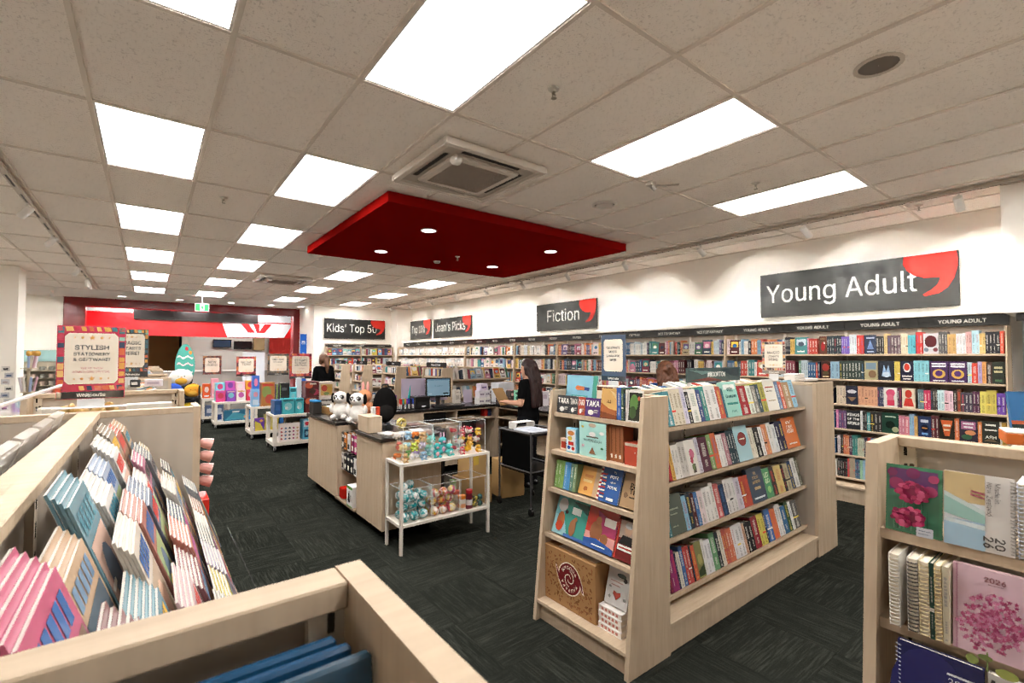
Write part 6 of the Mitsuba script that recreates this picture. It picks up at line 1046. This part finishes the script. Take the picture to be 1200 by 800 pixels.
# ================================================================== PEOPLE
def _bone(a, ra, b, rb, n=14):
    return m3.Manifold.batch_hull([m3.Manifold.sphere(ra, n).translate(list(map(float, a))), m3.Manifold.sphere(rb, n).translate(list(map(float, b)))])
def _union(bones, infl=0.0, edge=0.03):
    M_ = m3.Manifold.batch_boolean([_bone(a, ra + infl, b, rb + infl) for a, ra, b, rb in bones], m3.OpType.Add)
    M_ = M_.refine_to_length(edge); q = M_.to_mesh(); t = trimesh.Trimesh(q.vert_properties[:, :3], q.tri_verts, process=True)
    trimesh.smoothing.filter_taubin(t, iterations=8); return np.array(t.vertices), np.array(t.faces)
def person(T, H, lab, skin, top, legs, hair, arms='forward', long_top=0.0, hairlen=0.3, wavy=False, seated=False, tail=False, bare=True, edge=0.028):
    """figure facing local +y; joints laid out for a 1.65 m body and scaled"""
    s = H / 1.65; t = thing('person', lab, 'person'); S = T @ np.diag([s, s, s, 1])
    hz = 0.88
    if seated:
        dz = -0.88 + 0.22
        hipL, hipR = (-.09, 0, .88), (.09, 0, .88); kn = [(-.11, .40, .90), (.11, .40, .90)]; an = [(-.11, .44, .74), (.11, .44, .74)]
    else:
        dz = 0; kn = [(-.095, .015, .48), (.095, .0, .48)]; an = [(-.095, -.02, .08), (.095, -.03, .08)]
    hips = [(-.09, 0, .88), (.09, 0, .88)]
    leg = []; shoe = []
    for i in (0, 1):
        leg += [(hips[i], .088, kn[i], .056), (kn[i], .056, an[i], .038)]
        a = np.array(an[i]); shoe += [(tuple(a + (0, .0, -.025)), .042, tuple(a + (0, .14, -.05)), .03), (tuple(a + (0, -.03, -.045)), .034, tuple(a + (0, .12, -.05)), .03)]
    pel = [(hips[0], .1, hips[1], .1), ((-.06, 0, .95), .105, (.06, 0, .95), .105)]
    tor = [((-.055, 0, .98), .105, (.055, 0, .98), .105), ((-.05, 0, 1.0), .105, (-.06, -.005, 1.22), .108), ((.05, 0, 1.0), .105, (.06, -.005, 1.22), .108), ((-.06, -.005, 1.22), .108, (.06, -.005, 1.22), .108), ((-.06, -.01, 1.24), .1, (-.155, -.015, 1.345), .055), ((.06, -.01, 1.24), .1, (.155, -.015, 1.345), .055), ((-.155, -.015, 1.345), .052, (.155, -.015, 1.345), .052)]
    neck = [((0, -.01, 1.34), .055, (0, .005, 1.46), .048)]
    head = [((0, .0, 1.555), .088, (0, .03, 1.50), .07), ((0, .03, 1.50), .068, (0, .05, 1.445), .042), ((0, -.015, 1.56), .09, (0, .01, 1.57), .088)]
    P = {'down': [((-.2, -.02, 1.08), (-.21, .03, .85)), ((.2, -.02, 1.08), (.21, .03, .85))], 'forward': [((-.21, .0, 1.09), (-.16, .23, 1.10)), ((.21, .0, 1.09), (.14, .23, 1.08))], 'up': [((-.3, .02, 1.45), (-.12, -.02, 1.6)), ((.3, .02, 1.45), (.12, -.02, 1.6))], 'fold': [((-.21, .0, 1.09), (.02, .2, 1.14)), ((.21, .0, 1.09), (-.02, .22, 1.12))]}[arms]
    ua, fa, hand = [], [], []
    for i in (0, 1):
        sg = -1 if i == 0 else 1; sh = (sg * .165, -.015, 1.34); el, wr = P[i]; ua.append((sh, .05, el, .04)); fa.append((el, .04, wr, .028))
        d = np.array(wr) - np.array(el); d /= np.linalg.norm(d); up = np.array([0, 0, 1.0]) if abs(d[2]) < .8 else np.array([0, 1.0, 0]); sd = np.cross(d, up); sd /= np.linalg.norm(sd); w = np.array(wr)
        pc = w + d * .05; hand.append((tuple(w), .024, tuple(pc), .026)); hand.append((tuple(pc - sd * .022), .014, tuple(pc + sd * .022), .014))
        for f_ in range(4):
            o = pc + sd * (-.027 + .018 * f_) + d * .018; L_ = (.034, .04, .037, .03)[f_]; dn = np.cross(sd, d); b1 = o + d * L_; b2 = b1 + (d * .7 - dn * .5 * (1 if dn[2] > 0 else -1)) * .03
            hand += [(tuple(pc + sd * (-.02 + .0133 * f_)), .011, tuple(o), .0095), (tuple(o), .0095, tuple(b1), .0088), (tuple(b1), .0088, tuple(b2), .0078)]
        th = w + d * .02 - sd * sg * .022; hand += [(tuple(w + d * .015), .014, tuple(th - sd * sg * .014 + d * .02), .0105), (tuple(th - sd * sg * .014 + d * .02), .0105, tuple(th - sd * sg * .018 + d * .05), .009)]
    nose = [((0, .095, 1.53), .011, (0, .108, 1.505), .014)]; ear = [((-.088, .0, 1.53), .014, (-.09, -.005, 1.50), .011), ((.088, .0, 1.53), .014, (.09, -.005, 1.50), .011)]
    off = np.array([0, 0, dz])
    def put(nm, bones, col, infl=0.0, bsdf='matte', ed=edge, label=None):
        v, f = _union(bones, infl, ed); m = M(S); m.add(v + off, f, col); return part(t, nm, m, bsdf, True, label)
    body = put('body', leg + pel + tor + neck + head + ua + fa + hand + nose + ear, skin)
    m = M(S)
    for a in (-1, 1): m.sph(off + (a * .032, .088, 1.535), (.014, .01, .009), 'f0ece8', 1); m.sph(off + (a * .032, .0965, 1.535), .006, '2a1e18', 1); m.sph(off + (a * .032, .094, 1.558), (.018, .006, .004), hair, 1)
    m.sph(off + (0, .09, 1.468), (.024, .01, .007), 'b8665c', 1); part(t, 'face', m, 'gloss', True)
    sl = [(a, ra, tuple(np.array(a) + (np.array(b) - np.array(a)) * .6), ra * .92) for a, ra, b, rb in ua] if bare else ua + [(a, ra, tuple(np.array(a) + (np.array(b) - np.array(a)) * .95), rb * 1.15) for a, ra, b, rb in fa]
    tb = tor + sl
    if long_top: tb = tb + [((-.06, 0, .96), .115, (-.075, 0, .96 - long_top), .13), ((.06, 0, .96), .115, (.075, 0, .96 - long_top), .13), ((-.075, 0, .96 - long_top), .125, (.075, 0, .96 - long_top), .125)]
    else: tb = tb + [((-.06, 0, .93), .11, (.06, 0, .93), .11)]
    put('top', tb, top, .012); put('trousers', leg + pel, legs, .008); put('shoe', [x for x in shoe[:2]], '1c1b1b', .004, 'gloss'); put('shoe', [x for x in shoe[2:]], '1c1b1b', .004, 'gloss')
    hb = [((0, -.035, 1.575), .092, (0, .005, 1.59), .09), ((-.05, -.04, 1.55), .07, (.05, -.04, 1.55), .07), ((-.075, -.01, 1.55), .035, (-.08, -.03, 1.48), .035), ((.075, -.01, 1.55), .035, (.08, -.03, 1.48), .035)]
    if tail: hb += [((0, -.11, 1.53), .045, (0, -.15, 1.42), .045), ((0, -.15, 1.42), .045, (.01, -.14, 1.28), .02)]
    elif hairlen: 
        for i in range(7):
            x = -.09 + .03 * i; hb += [((x * .8, -.06, 1.54), .05, (x, -.105, 1.40), .045), ((x, -.105, 1.40), .045, (x * 1.15 + (.02 * math.sin(i * 2.1) if wavy else 0), -.135, 1.40 - hairlen * (1 - .12 * (i % 2))), .03)]
    v, f = _union(hb, 0, .02)
    v = v + (meshkit.noise(v * np.array([70, 70, 14 if not wavy else 30]), 2)[:, None] - .5) * np.array([.012, .012, .0]) * (2 if wavy else 1)
    c0 = C(hair); n_ = meshkit.noise(v * np.array([110, 110, 5]), 5)[:, None]; cc = c0 * (.6 + .9 * n_)
    m = M(S); m.add(v + off, f, cc); part(t, 'hair', m, 'paper', True)
    return t
person(trs(3.80, 4.60, 0, 22), 1.56, 'woman with long dark hair in a black t-shirt working inside the counter', 'd8a88e', '131314', '17171a', '2a1716', 'forward', hairlen=.34)
person(trs(4.62, 3.17, 0, -35), 1.54, 'person with long wavy brown hair and a blue top behind the middle island', 'd8a88e', '24508c', '26282e', '5a3520', 'forward', hairlen=.42, wavy=True, bare=False)
person(trs(2.95, 10.4, 0, 12), 1.64, 'person in a long black coat with tied brown hair seen from behind', 'd0a088', '111112', '141414', '5a3c28', 'fold', long_top=.42, hairlen=0, tail=True, bare=False)
for k, (x, y, top, hair, arms, lab, rz) in enumerate(((-0.05, 18.2, '9ab8d8', '1e1a18', 'up', 'person in a light blue shirt seated in the bank beyond the portal', 10), (0.35, 17.9, '8a8070', '9a9082', 'forward', 'grey haired person in an olive top seated in the bank beyond the portal', -10), (1.05, 18.4, '17181a', '161412', 'forward', 'dark haired person in black seated behind the New Releases poster', -30))):
    q = thing('bench', lab.split(' seated')[0].replace('person', 'low bench carrying the person'), 'bench'); m = M(); m.ch(x - .19, x + .19, y - .16, y + .2, 0.0, 0.092, '5a4a3c'); part(q, 'seat', m)
    person(trs(x, y, 0, rz), 1.62, lab, 'd8ac94', top, '2a2c34', hair, arms, hairlen=.06, seated=True, bare=False, edge=.045)
m = M(trs(3.71, 4.95, .98, 12, -35)); m.ch(-.1, .1, 0, .012, 0, .26, 'b08a5c'); solo('clipboard', m, 'paper', 'kraft clipboard held in front of the woman at the counter', 'clipboard')

# ================================================================== TOY TROLLEYS DOWN THE AISLE
def trolley(x0, x1, y0, y1, h, lab):
    t = thing('trolley', lab, 'trolley', None); w = 'ded6ca'
    for x in (x0 + .03, x1 - .03):
        for y in (y0 + .03, y1 - .03):
            m = M(); m.ch(x - .028, x + .028, y - .028, y + .028, .16, h - .045, w); part(t, 'post', m); m = M(); m.cyl((x - .013, y, .035), (x + .013, y, .035), .034, '2a2a2a', 12); m.ch(x - .018, x + .018, y - .018, y + .018, .03, .1, '9a9a9a'); part(t, 'castor', m, 'gloss')
    m = M(); m.ch(x0, x1, y0, y1, .1, .159, w); part(t, 'deck', m); m = M(); m.ch(x0, x1, y0, y1, h - .0445, h, w); part(t, 'top', m); return t
TR = [(1.03, 1.62, 13.5, 14.05, .60), (1.17, 2.02, 12.26, 12.9, .59), (1.58, 2.5, 10.3, 10.95, .63), (1.68, 2.72, 8.75, 9.38, .62)]
TN = ('farthest white trolley of toys near the portal', 'third white trolley of toys down the aisle', 'second white trolley of toys down the aisle', 'nearest white trolley of toys beside the counter')
for a, n_ in zip(TR, TN): trolley(*a, n_)
def toybox(x, y, z, w, d, h, c, spec, lab, grp=None): carton('toy_box', trs(x, y, z), w, d, h, c, spec, lab, 'box', grp, 'gloss')
RED = [('d', .25, .75, .3, .2, 'e0603a'), ('d', .75, .3, .25, .2, 'b83a5a'), ('p', [(.2, .3), (.5, .6), (.8, .4), (.6, .15)], '4a2a22'), ('r', .3, .8, .8, .9, 'e8dcd0')]
TEA = [('d', .5, .5, .3, .25, '8ad0d8'), ('r', .1, .9, .82, .95, '1f7a84'), ('d', .35, .4, .12, .1, 'e8f0f0')]
z = .6205
toybox(1.70, 8.80, z, .11, .3, .24, '1d4f86', [('r', .2, .8, .3, .7, '2a6ab0')], 'dark blue box at the left end of the nearest trolley')
toybox(1.82, 8.80, z, .2, .2, .26, '3fa8b4', TEA, 'teal box with pale pictures on the nearest trolley, left of two'); toybox(2.03, 8.80, z, .14, .2, .26, '3fa8b4', TEA, 'teal box with pale pictures on the nearest trolley, right of two')
toybox(1.82, 9.02, z, .16, .12, .52, '1c1f22', [('r', .06, .14, .02, .98, '8ab85a'), ('r', .25, .75, .75, .85, '5a6268')], 'tall black card with a green edge behind the teal boxes'); toybox(1.99, 9.02, z, .11, .14, .44, '5cc0cc', TEA, 'slim teal box standing behind the black card')
toybox(2.11, 9.05, z, .08, .1, .6, 'dfe0e6', [], 'tall white box behind the teal boxes')
for k in range(2): toybox(2.2, 8.80, z + k * .275, .22, .3, .27, '5a1f22', RED, f'dark red box with orange figures, {("lower", "upper")[k]} of two on the nearest trolley')
for k in range(3): toybox(2.44, 8.80, z + k * .082, .24, .3, .08, 'd8d2cc', [('r', .08, .92, .3, .6, '4a4644'), ('r', .1, .3, .7, .85, 'b8a8a0')], f'flat white boxed game, {("bottom", "middle", "top")[k]} of the pile on the nearest trolley')
toybox(2.43, 8.82, z + .248, .26, .2, .28, 'd8c8b8', [('r', .1, .9, .15, .85, 'e0b060'), ('d', .35, .6, .2, .2, 'c84a34'), ('d', .7, .5, .18, .22, 'd8a83a'), ('d', .5, .25, .2, .1, '8a9a5a')], 'white boxed set with a yellow and red window on the pile')
toybox(1.78, 8.80, .1595, .33, .1, .30, 'e4d8d4', [(('d', .12 + .19 * (i % 5), .14 + .2 * (i // 5), .05, .05, ('c85a5a', '3a3a4a', 'd8a05a', '5a7ab0', 'b85a8a')[(i * 3) % 5])) for i in range(20)], 'white box with small coloured stickers on the lower deck of the nearest trolley')
toybox(2.16, 8.80, .1595, .22, .2, .34, '5aa8c8', [('r', .06, .94, .62, .95, 'c8dce4'), ('d', .3, .8, .16, .1, 'd8304a'), ('r', .1, .9, .1, .5, '1f4a6a'), ('d', .3, .3, .12, .1, '8ac0d8'), ('d', .7, .3, .12, .1, 'e8e8f0')], 'pale blue boxed toy on the lower deck of the nearest trolley')
toybox(2.41, 8.80, .1595, .2, .2, .24, 'd87a2a', [('d', .5, .5, .3, .3, 'e8b04a')], 'orange box on the lower deck of the nearest trolley'); toybox(1.95, 9.1, .1595, .35, .2, .36, '3a342e', [('d', .5, .6, .3, .2, '8a6a3a')], 'dark box behind on the lower deck of the nearest trolley')
z = .6305
toybox(1.60, 10.34, z, .13, .2, .34, '7fb0d8', [('r', .1, .9, .1, .4, 'c8dcec'), ('d', .5, .7, .3, .15, 'e8a0b8')], 'pale blue doll box at the left of the second trolley'); toybox(1.61, 10.36, z + .341, .12, .15, .26, '3a6ac0', [('d', .5, .5, .3, .3, 'e080b0')], 'blue and pink box on top of the doll box')
toybox(1.76, 10.34, z, .24, .2, .46, 'a8703a', [('d', .4, .6, .35, .25, '8a9a4a'), ('d', .6, .3, .3, .2, 'c84a3a'), ('r', .1, .9, .85, .95, 'c83a2a')], 'tall brown box with a green and red picture on the second trolley'); toybox(2.03, 10.34, z, .2, .2, .42, '2f3a3a', [('r', 0, .12, 0, 1, '8ab05a')], 'dark box with a green edge on the second trolley')
toybox(1.66, 10.34, .1595, .16, .1, .24, '6a3f9a', [('p', [(0, 0), (1, 0), (.6, .6), (0, .8)], 'e0c83a'), ('d', .7, .8, .2, .12, 'e8a05a')], 'purple and yellow box on the lower deck of the second trolley'); toybox(1.84, 10.34, .1595, .24, .2, .3, 'c8b04a', [('d', .5, .5, .3, .3, 'd8c87a')], 'mustard yellow box on the lower deck of the second trolley'); toybox(2.1, 10.34, .1595, .28, .2, .34, '1f5fa0', [('r', .1, .9, .6, .9, '3a8ac8')], 'blue box on the lower deck of the second trolley')
z = .5905
PK_ = ['d84a8a', '8a4ab0', 'e8e0e0', 'd83a5a', '7ac0d8', 'c85ab0', 'e8b8c8', 'e0a03a']
for k in range(8):
    i, l = k % 4, k // 4; c = PK_[k]; toybox(1.20 + i * .2, 12.32 + l * .1, z + l * .26 * 0 + (.27 if l else 0), .18, .09 if l == 0 else .09, .25, c, [('d', .5, .55, .32, .25, PK_[(k + 3) % 8]), ('r', .1, .9, .84, .95, PK_[(k + 5) % 8])], f'{colname(c)} toy box on the third trolley, {ordinal(i + 1)} from the left in the {("lower", "upper")[l]} row') if l == 0 else None
for k in range(4): c = PK_[4 + k]; toybox(1.20 + k * .2, 12.45, z, .18, .2, .42 + .03 * (k % 2), c, [('d', .5, .8, .3, .15, PK_[k])], f'tall {colname(c)} toy box at the back of the third trolley, {ordinal(k + 1)} from the left')
toybox(1.36, 12.32, .1595, .46, .2, .24, '2a6a8a', [('p', [(.05, .1), (.4, .8), (.95, .5), (.9, .1)], '3fa0b8'), ('r', .35, .65, .75, .9, 'e8f0f4'), ('d', .9, .3, .06, .12, 'e0a080')], 'wide blue box on the lower deck of the third trolley'); toybox(1.21, 12.32, .1595, .13, .2, .2, 'c8ccd4', [('r', .2, .8, .2, .8, '2a4a8a')], 'white and blue box at the left of the lower deck of the third trolley'); toybox(1.83, 12.32, .1595, .16, .2, .2, '2a7ab8', [('d', .5, .5, .3, .3, '8ac8e8')], 'small blue box at the right of the lower deck of the third trolley')
z = .6005
for k in range(3): c = ('d8582a', 'e8a0b0', 'c8402a')[k]; toybox(1.05 + k * .17, 13.54, z, .15, .2, (.34, .46, .3)[k], c, [('d', .5, .6, .3, .2, 'f0d0c0'), ('r', .2, .8, .1, .2, 'e8e8e8')], f'{colname(c)} toy box on the farthest trolley, {ordinal(k + 1)} from the left')
toybox(1.10, 13.56, .1595, .38, .2, .26, '5a6a8a', [('r', .1, .9, .3, .7, 'c8d0e0')], 'grey blue box on the lower deck of the farthest trolley')
PCONF = ['5a2a2a', 'c8605a', '2a2a30', 'd8904a', '8a4a4a']
INKP = '3a3434'
poster(trs(2.02, 9.22, 1.20, 8), .40, .46, 'c03a50', ['d8643a', '5a1a2a', 'e0a04a', 'c84a5a'], (('STYLISH', .66, .09, INKP, True), ('STATIONERY', .55, .06, INKP, True), ('& GIFTWARE!', .45, .06, INKP, True), ('TREAT THEM', .32, .035, 'b8504a', False)), 'red bordered Stylish Stationery poster above the nearest toy trolley', seed=11, post=-.578)
poster(trs(1.92, 10.66, 1.22, 8), .42, .44, '8a7a68', ['2a2a2c', '8a6a4a', '4a4a4a'], (('CREATIVE', .66, .085, INKP, True), ('ART & CRAFT', .55, .06, INKP, True), ('GET MAKING', .4, .035, '8a8078', False)), 'beige Creative Art and Craft poster above the second toy trolley', seed=12, post=-.588)
poster(trs(1.63, 12.68, 1.14, 8), .42, .46, 'b8344a', PCONF, (('EXCITING', .64, .08, INKP, True), ('TOYS!', .5, .11, INKP, True)), 'red bordered Exciting Toys poster above the third toy trolley', seed=13, post=-.548)
poster(trs(1.06, 13.82, 1.16, 8), .40, .46, '2a2426', ['8a4a3a', '5a2a2a', 'c88a5a'], (('NEW', .6, .12, INKP, True), ('RELEASES', .46, .08, INKP, True)), 'dark bordered New Releases poster above the farthest trolley', seed=14, post=-.558, foot=False)
# round plush cushions and the egg board
t = thing('plush_rack', 'black two shelf rack of round stuffed cushions near the portal', 'rack')
for x in (.12, .985):
    for y in (13.65, 14.3): m = M(); m.box(x - .015, x + .015, y - .015, y + .015, 0, .9, '161616'); part(t, 'post', m)
for zz_ in (.2, .62): m = M(); m.box(.136, .969, 13.66, 14.29, zz_ - .02, zz_, '1a1a1a'); part(t, 'shelf', m)
m = M(); m.box(.136, .969, 14.0, 14.29, .621, .88, '1a1a1a'); part(t, 'riser', m)
def cushion(x, y, z, r_, c, c2, lab):
    m = M(trs(x, y, z)); m.sph((0, 0, r_ * .868), (r_, r_ * .55, r_ * .86), c, 3); k = solo('plush_cushion', m, 'matte', lab, 'plush toy', 'round stuffed cushions', smooth=True)
    m = M(trs(x, y, z)); m.sph((0, -r_ * .25, r_ * .6), (r_ * .6, r_ * .35, r_ * .45), c2, 2); part(k, 'belly', m, 'matte', True); m = M(trs(x, y, z))
    for a in (-1, 1): m.sph((a * r_ * .25, -r_ * .52, r_ * 1.0), r_ * .05, '141414', 1)
    m.sph((0, -r_ * .54, r_ * .9), (r_ * .09, r_ * .05, r_ * .06), 'd8902a', 1); part(k, 'face', m, 'gloss', True)
cushion(.64, 14.14, .8805, .24, 'e8e4dc', 'e0b048', 'big white round cushion with a yellow belly on top of the black rack'); cushion(.47, 13.82, .6205, .2, '3a56a8', 'c8ccdc', 'blue round cushion at the front left of the black rack'); cushion(.865, 13.82, .6205, .185, 'e0a03a', 'e8b850', 'orange yellow round cushion at the front right of the black rack')
cushion(.44, 13.85, .2005, .17, 'd8d0dc', 'e4dfe8', 'lilac white round cushion on the lower shelf of the black rack'); cushion(.81, 13.85, .2005, .17, 'd8b83a', 'e8d890', 'yellow round cushion on the lower shelf of the black rack')
t = thing('egg_board', 'tall teal egg shaped display board with wavy bands near the portal', 'display board')
ET = trs(.74, 14.62, 0); EP = [(.21 * math.sin(a) * (1 - .12 * math.cos(a)), 1.42 + .5 * math.cos(a)) for a in [2 * math.pi * i / 36 for i in range(36)]]
m = M(ET); m.prism(EP, 0, .03, 'y', '4fa89a'); part(t, 'board', m); m = M(ET)
for zc, c in ((1.56, 'e4dcd8'), (1.38, 'e0c8cc'), (1.2, 'd8e4e0')):
    for i in range(12): x0_, x1_ = -.17 + i * .0283, -.17 + (i + 1) * .0283; m.quad((x0_, -.0006, zc + .03 * math.sin(i)), (x1_, -.0006, zc + .03 * math.sin(i + 1)), (x1_, -.0006, zc + .045 + .03 * math.sin(i + 1)), (x0_, -.0006, zc + .045 + .03 * math.sin(i)), c)
for x, z_, c in ((.03, 1.8, 'c83a4a'), (.11, 1.7, 'd88a3a'), (-.04, 1.14, 'e8e0dc'), (.08, 1.12, 'b84aa0'), (-.06, 1.02, '6a7ab0'), (.1, 1.0, 'c83a4a')): m.disc(x, z_, .035, .05, c, -.0012)
part(t, 'print', m); m = M(ET); m.cyl((0, .015, 0), (0, .015, .93), .012, 'c8b090', 8); m.box(-.15, .15, -.12, .15, 0, .012, '8a8a8a'); part(t, 'stand', m)
# ================================================================== LEFT OF THE AISLE
for k in range(4):
    T = trs(.1865, 2.66, 1.215 - .058 * k) @ trs(0, 0, 0, 0, 0, 108)
    m = M(T); m.lathe([(.001, .0), (.016, .0), (.022, .012), (.0275, .05), (.026, .05), (.02, .014), (.014, .005), (.001, .004)], ('d8a098', 'd0988e', 'd49c94', 'cc948c')[k], 22); m.v = [v + np.array([.012, 0, 0]) for v in m.v]
    solo('bowl', m, 'gloss', f'glossy pink bowl hanging beside the magazine rack end, {("top", "second", "third", "bottom")[k]} of four', 'bowl', 'pink hanging bowls', smooth=True)
m = M(); m.ch(.1865, .226, 2.5, 2.66, .66, .985, 'c8281c', .003); solo('bag', m, 'gloss', 'red bag hanging below the pink bowls at the end of the magazine rack', 'bag')
for k, x in enumerate((-.33, -.2)):
    t = thing('gift_bow', f'gold ribbon bow on the second run end bookcase, {("left", "right")[k]} one under the poster', 'bow', 'gold ribbon bows'); m = M(trs(x, 3.62, 1.2605))
    for i in range(7): a = i * .9 + k; m.sph((.035 * math.cos(a), .02 * math.sin(a), .04 + .012 * (i % 3)), (.035, .012, .03), ('d8b070', 'e4c488', 'c8a060')[i % 3], 1, R=trs(0, 0, 0, math.degrees(a))[:3, :3])
    m.box(-.02, .02, -.02, .02, 0, .02, 'c8a060'); part(t, 'loops', m, 'gloss', True)
m = M(trs(-.1, 3.60, 1.2605)); m.ch(0, .22, 0, .12, 0, .07, 'ddd6c8', .002); m.rect(.03, .06, .02, .045, 'b8a890', -.0006); solo('box', m, 'paper', 'long cream box on the second run end bookcase beside the gold bows', 'box')
for k, (x, w, c, c2) in enumerate(((-.17, .05, 'dcd8d2', '3a3a3c'), (-.1, .05, '2a2a2c', 'e8e4de'), (-.02, .1, 'e4dce0', 'd0c0d0'))): carton('box', trs(x, 4.25, 1.4005, -8), w, .06, .05, c, [('r', .15, .85, .3, .7, c2)], ('small white box with a black mark', 'small black and white box', 'small pale lilac box')[k] + ' on top of the second run behind the poster', 'box')
t = thing('cup_rack', 'pale shelf rack of cups against the far left wall', 'rack')
for x in (-2.5, -1.8): m = M(); m.box(x - .012, x + .012, 16.15, 16.45, 0, 1.48, 'a89c8a'); part(t, 'side', m)
m = M(); m.box(-2.488, -1.812, 16.44, 16.45, 0, 1.48, 'b8ad9a'); part(t, 'back', m)
for k in range(7): m = M(); m.box(-2.488, -1.812, 16.15, 16.439, .16 + k * .18, .175 + k * .18, '8a7f6c'); part(t, 'shelf', m)
m = M(); m.quad((-2.5, 16.14, 1.52), (-1.8, 16.14, 1.52), (-1.8, 16.14, 1.78), (-2.5, 16.14, 1.78)); part(t, 'header_pane', m, 'acrylic', label='clear pale blue header pane'); m = M(); m.box(-2.5, -1.8, 16.41, 16.44, 1.481, 1.76, 'a8d0d0'); part(t, 'header', m)
for r_ in range(6):
    for c_ in range(4):
        x, z = -2.4 + c_ * .165, .3552 + r_ * .18; cc = RND.choice(('d8d0c4', 'c8c4b8', '8a8a84', 'd8c0b0', 'b0b4a4')); q = thing('cup', f'{colname(cc)} cup on the far left rack, {ordinal(c_ + 1)} across, row {("one", "two", "three", "four", "five", "six")[5 - r_]} from the top', 'cup', 'cups on the far left rack')
        m = M(trs(x, 16.28, z)); m.lathe([(.001, 0), (.045, 0), (.055, .1), (.05, .1), (.04, .01)], cc, 14); part(q, 'body', m, 'gloss', True); m = M(trs(x, 16.28, z)); m.tube([(.05, 0, .08), (.08, 0, .07), (.08, 0, .035), (.048, 0, .025)], .008, cc); part(q, 'handle', m, 'gloss')
t = thing('wand_spinner', 'tall floor spinner of wrapped sticks with golden tops beside the white column', 'spinner'); SX_, SY_ = -1.60, 11.3
m = M(); m.cyl((SX_, SY_, 0), (SX_, SY_, 1.62), .02, 'b8a890', 10); m.cyl((SX_, SY_, 0), (SX_, SY_, .02), .16, '6a6054', 18); part(t, 'pole', m)
for zt in (.6, 1.0, 1.4): m = M(); m.cyl((SX_, SY_, zt), (SX_, SY_, zt + .012), .1, 'c8b8a0', 16); part(t, 'tray', m)
for k in range(14):
    a, zt = k * 2.4, (.62, 1.02, 1.42)[k % 3]; c = ('d8d0d8', 'c8a0a8', '9aa8c8', 'e0d8cc')[k % 4]; m = M(); p0 = (SX_ + .07 * math.cos(a), SY_ + .07 * math.sin(a), zt); p1 = (SX_ + .11 * math.cos(a), SY_ + .11 * math.sin(a), zt + .24); m.cyl(p0, p1, .018, c, 8)
    if k % 3 == 2: m.sph(p1, (.035, .035, .05), 'd0a04a', 1)
    solo('wrapped_stick', m, 'paper', f'{colname(c)} wrapped stick on the floor spinner, {("lower", "middle", "upper")[k % 3]} tray, {ordinal(k // 3 + 1)} one', 'stick', 'wrapped sticks on the spinner')
for k in range(7):
    z = .7 + .11 * k; m = M(trs(-1.95 + .04 * (k % 2), 11.485, z)); m.box(0, .1, 0, .012, 0, .085, ('e4e0dc', 'd8d8dc', 'c8c8d0')[k % 3]); m.rect(.02, .08, .02, .05, ('2a2a30', 'b8a8a8', '5a6a8a')[k % 3], -.0006); solo('hanging_card', m, 'paper', f'small white card hung on the white column, {ordinal(k + 1)} from the bottom', 'card', 'cards on the white column')
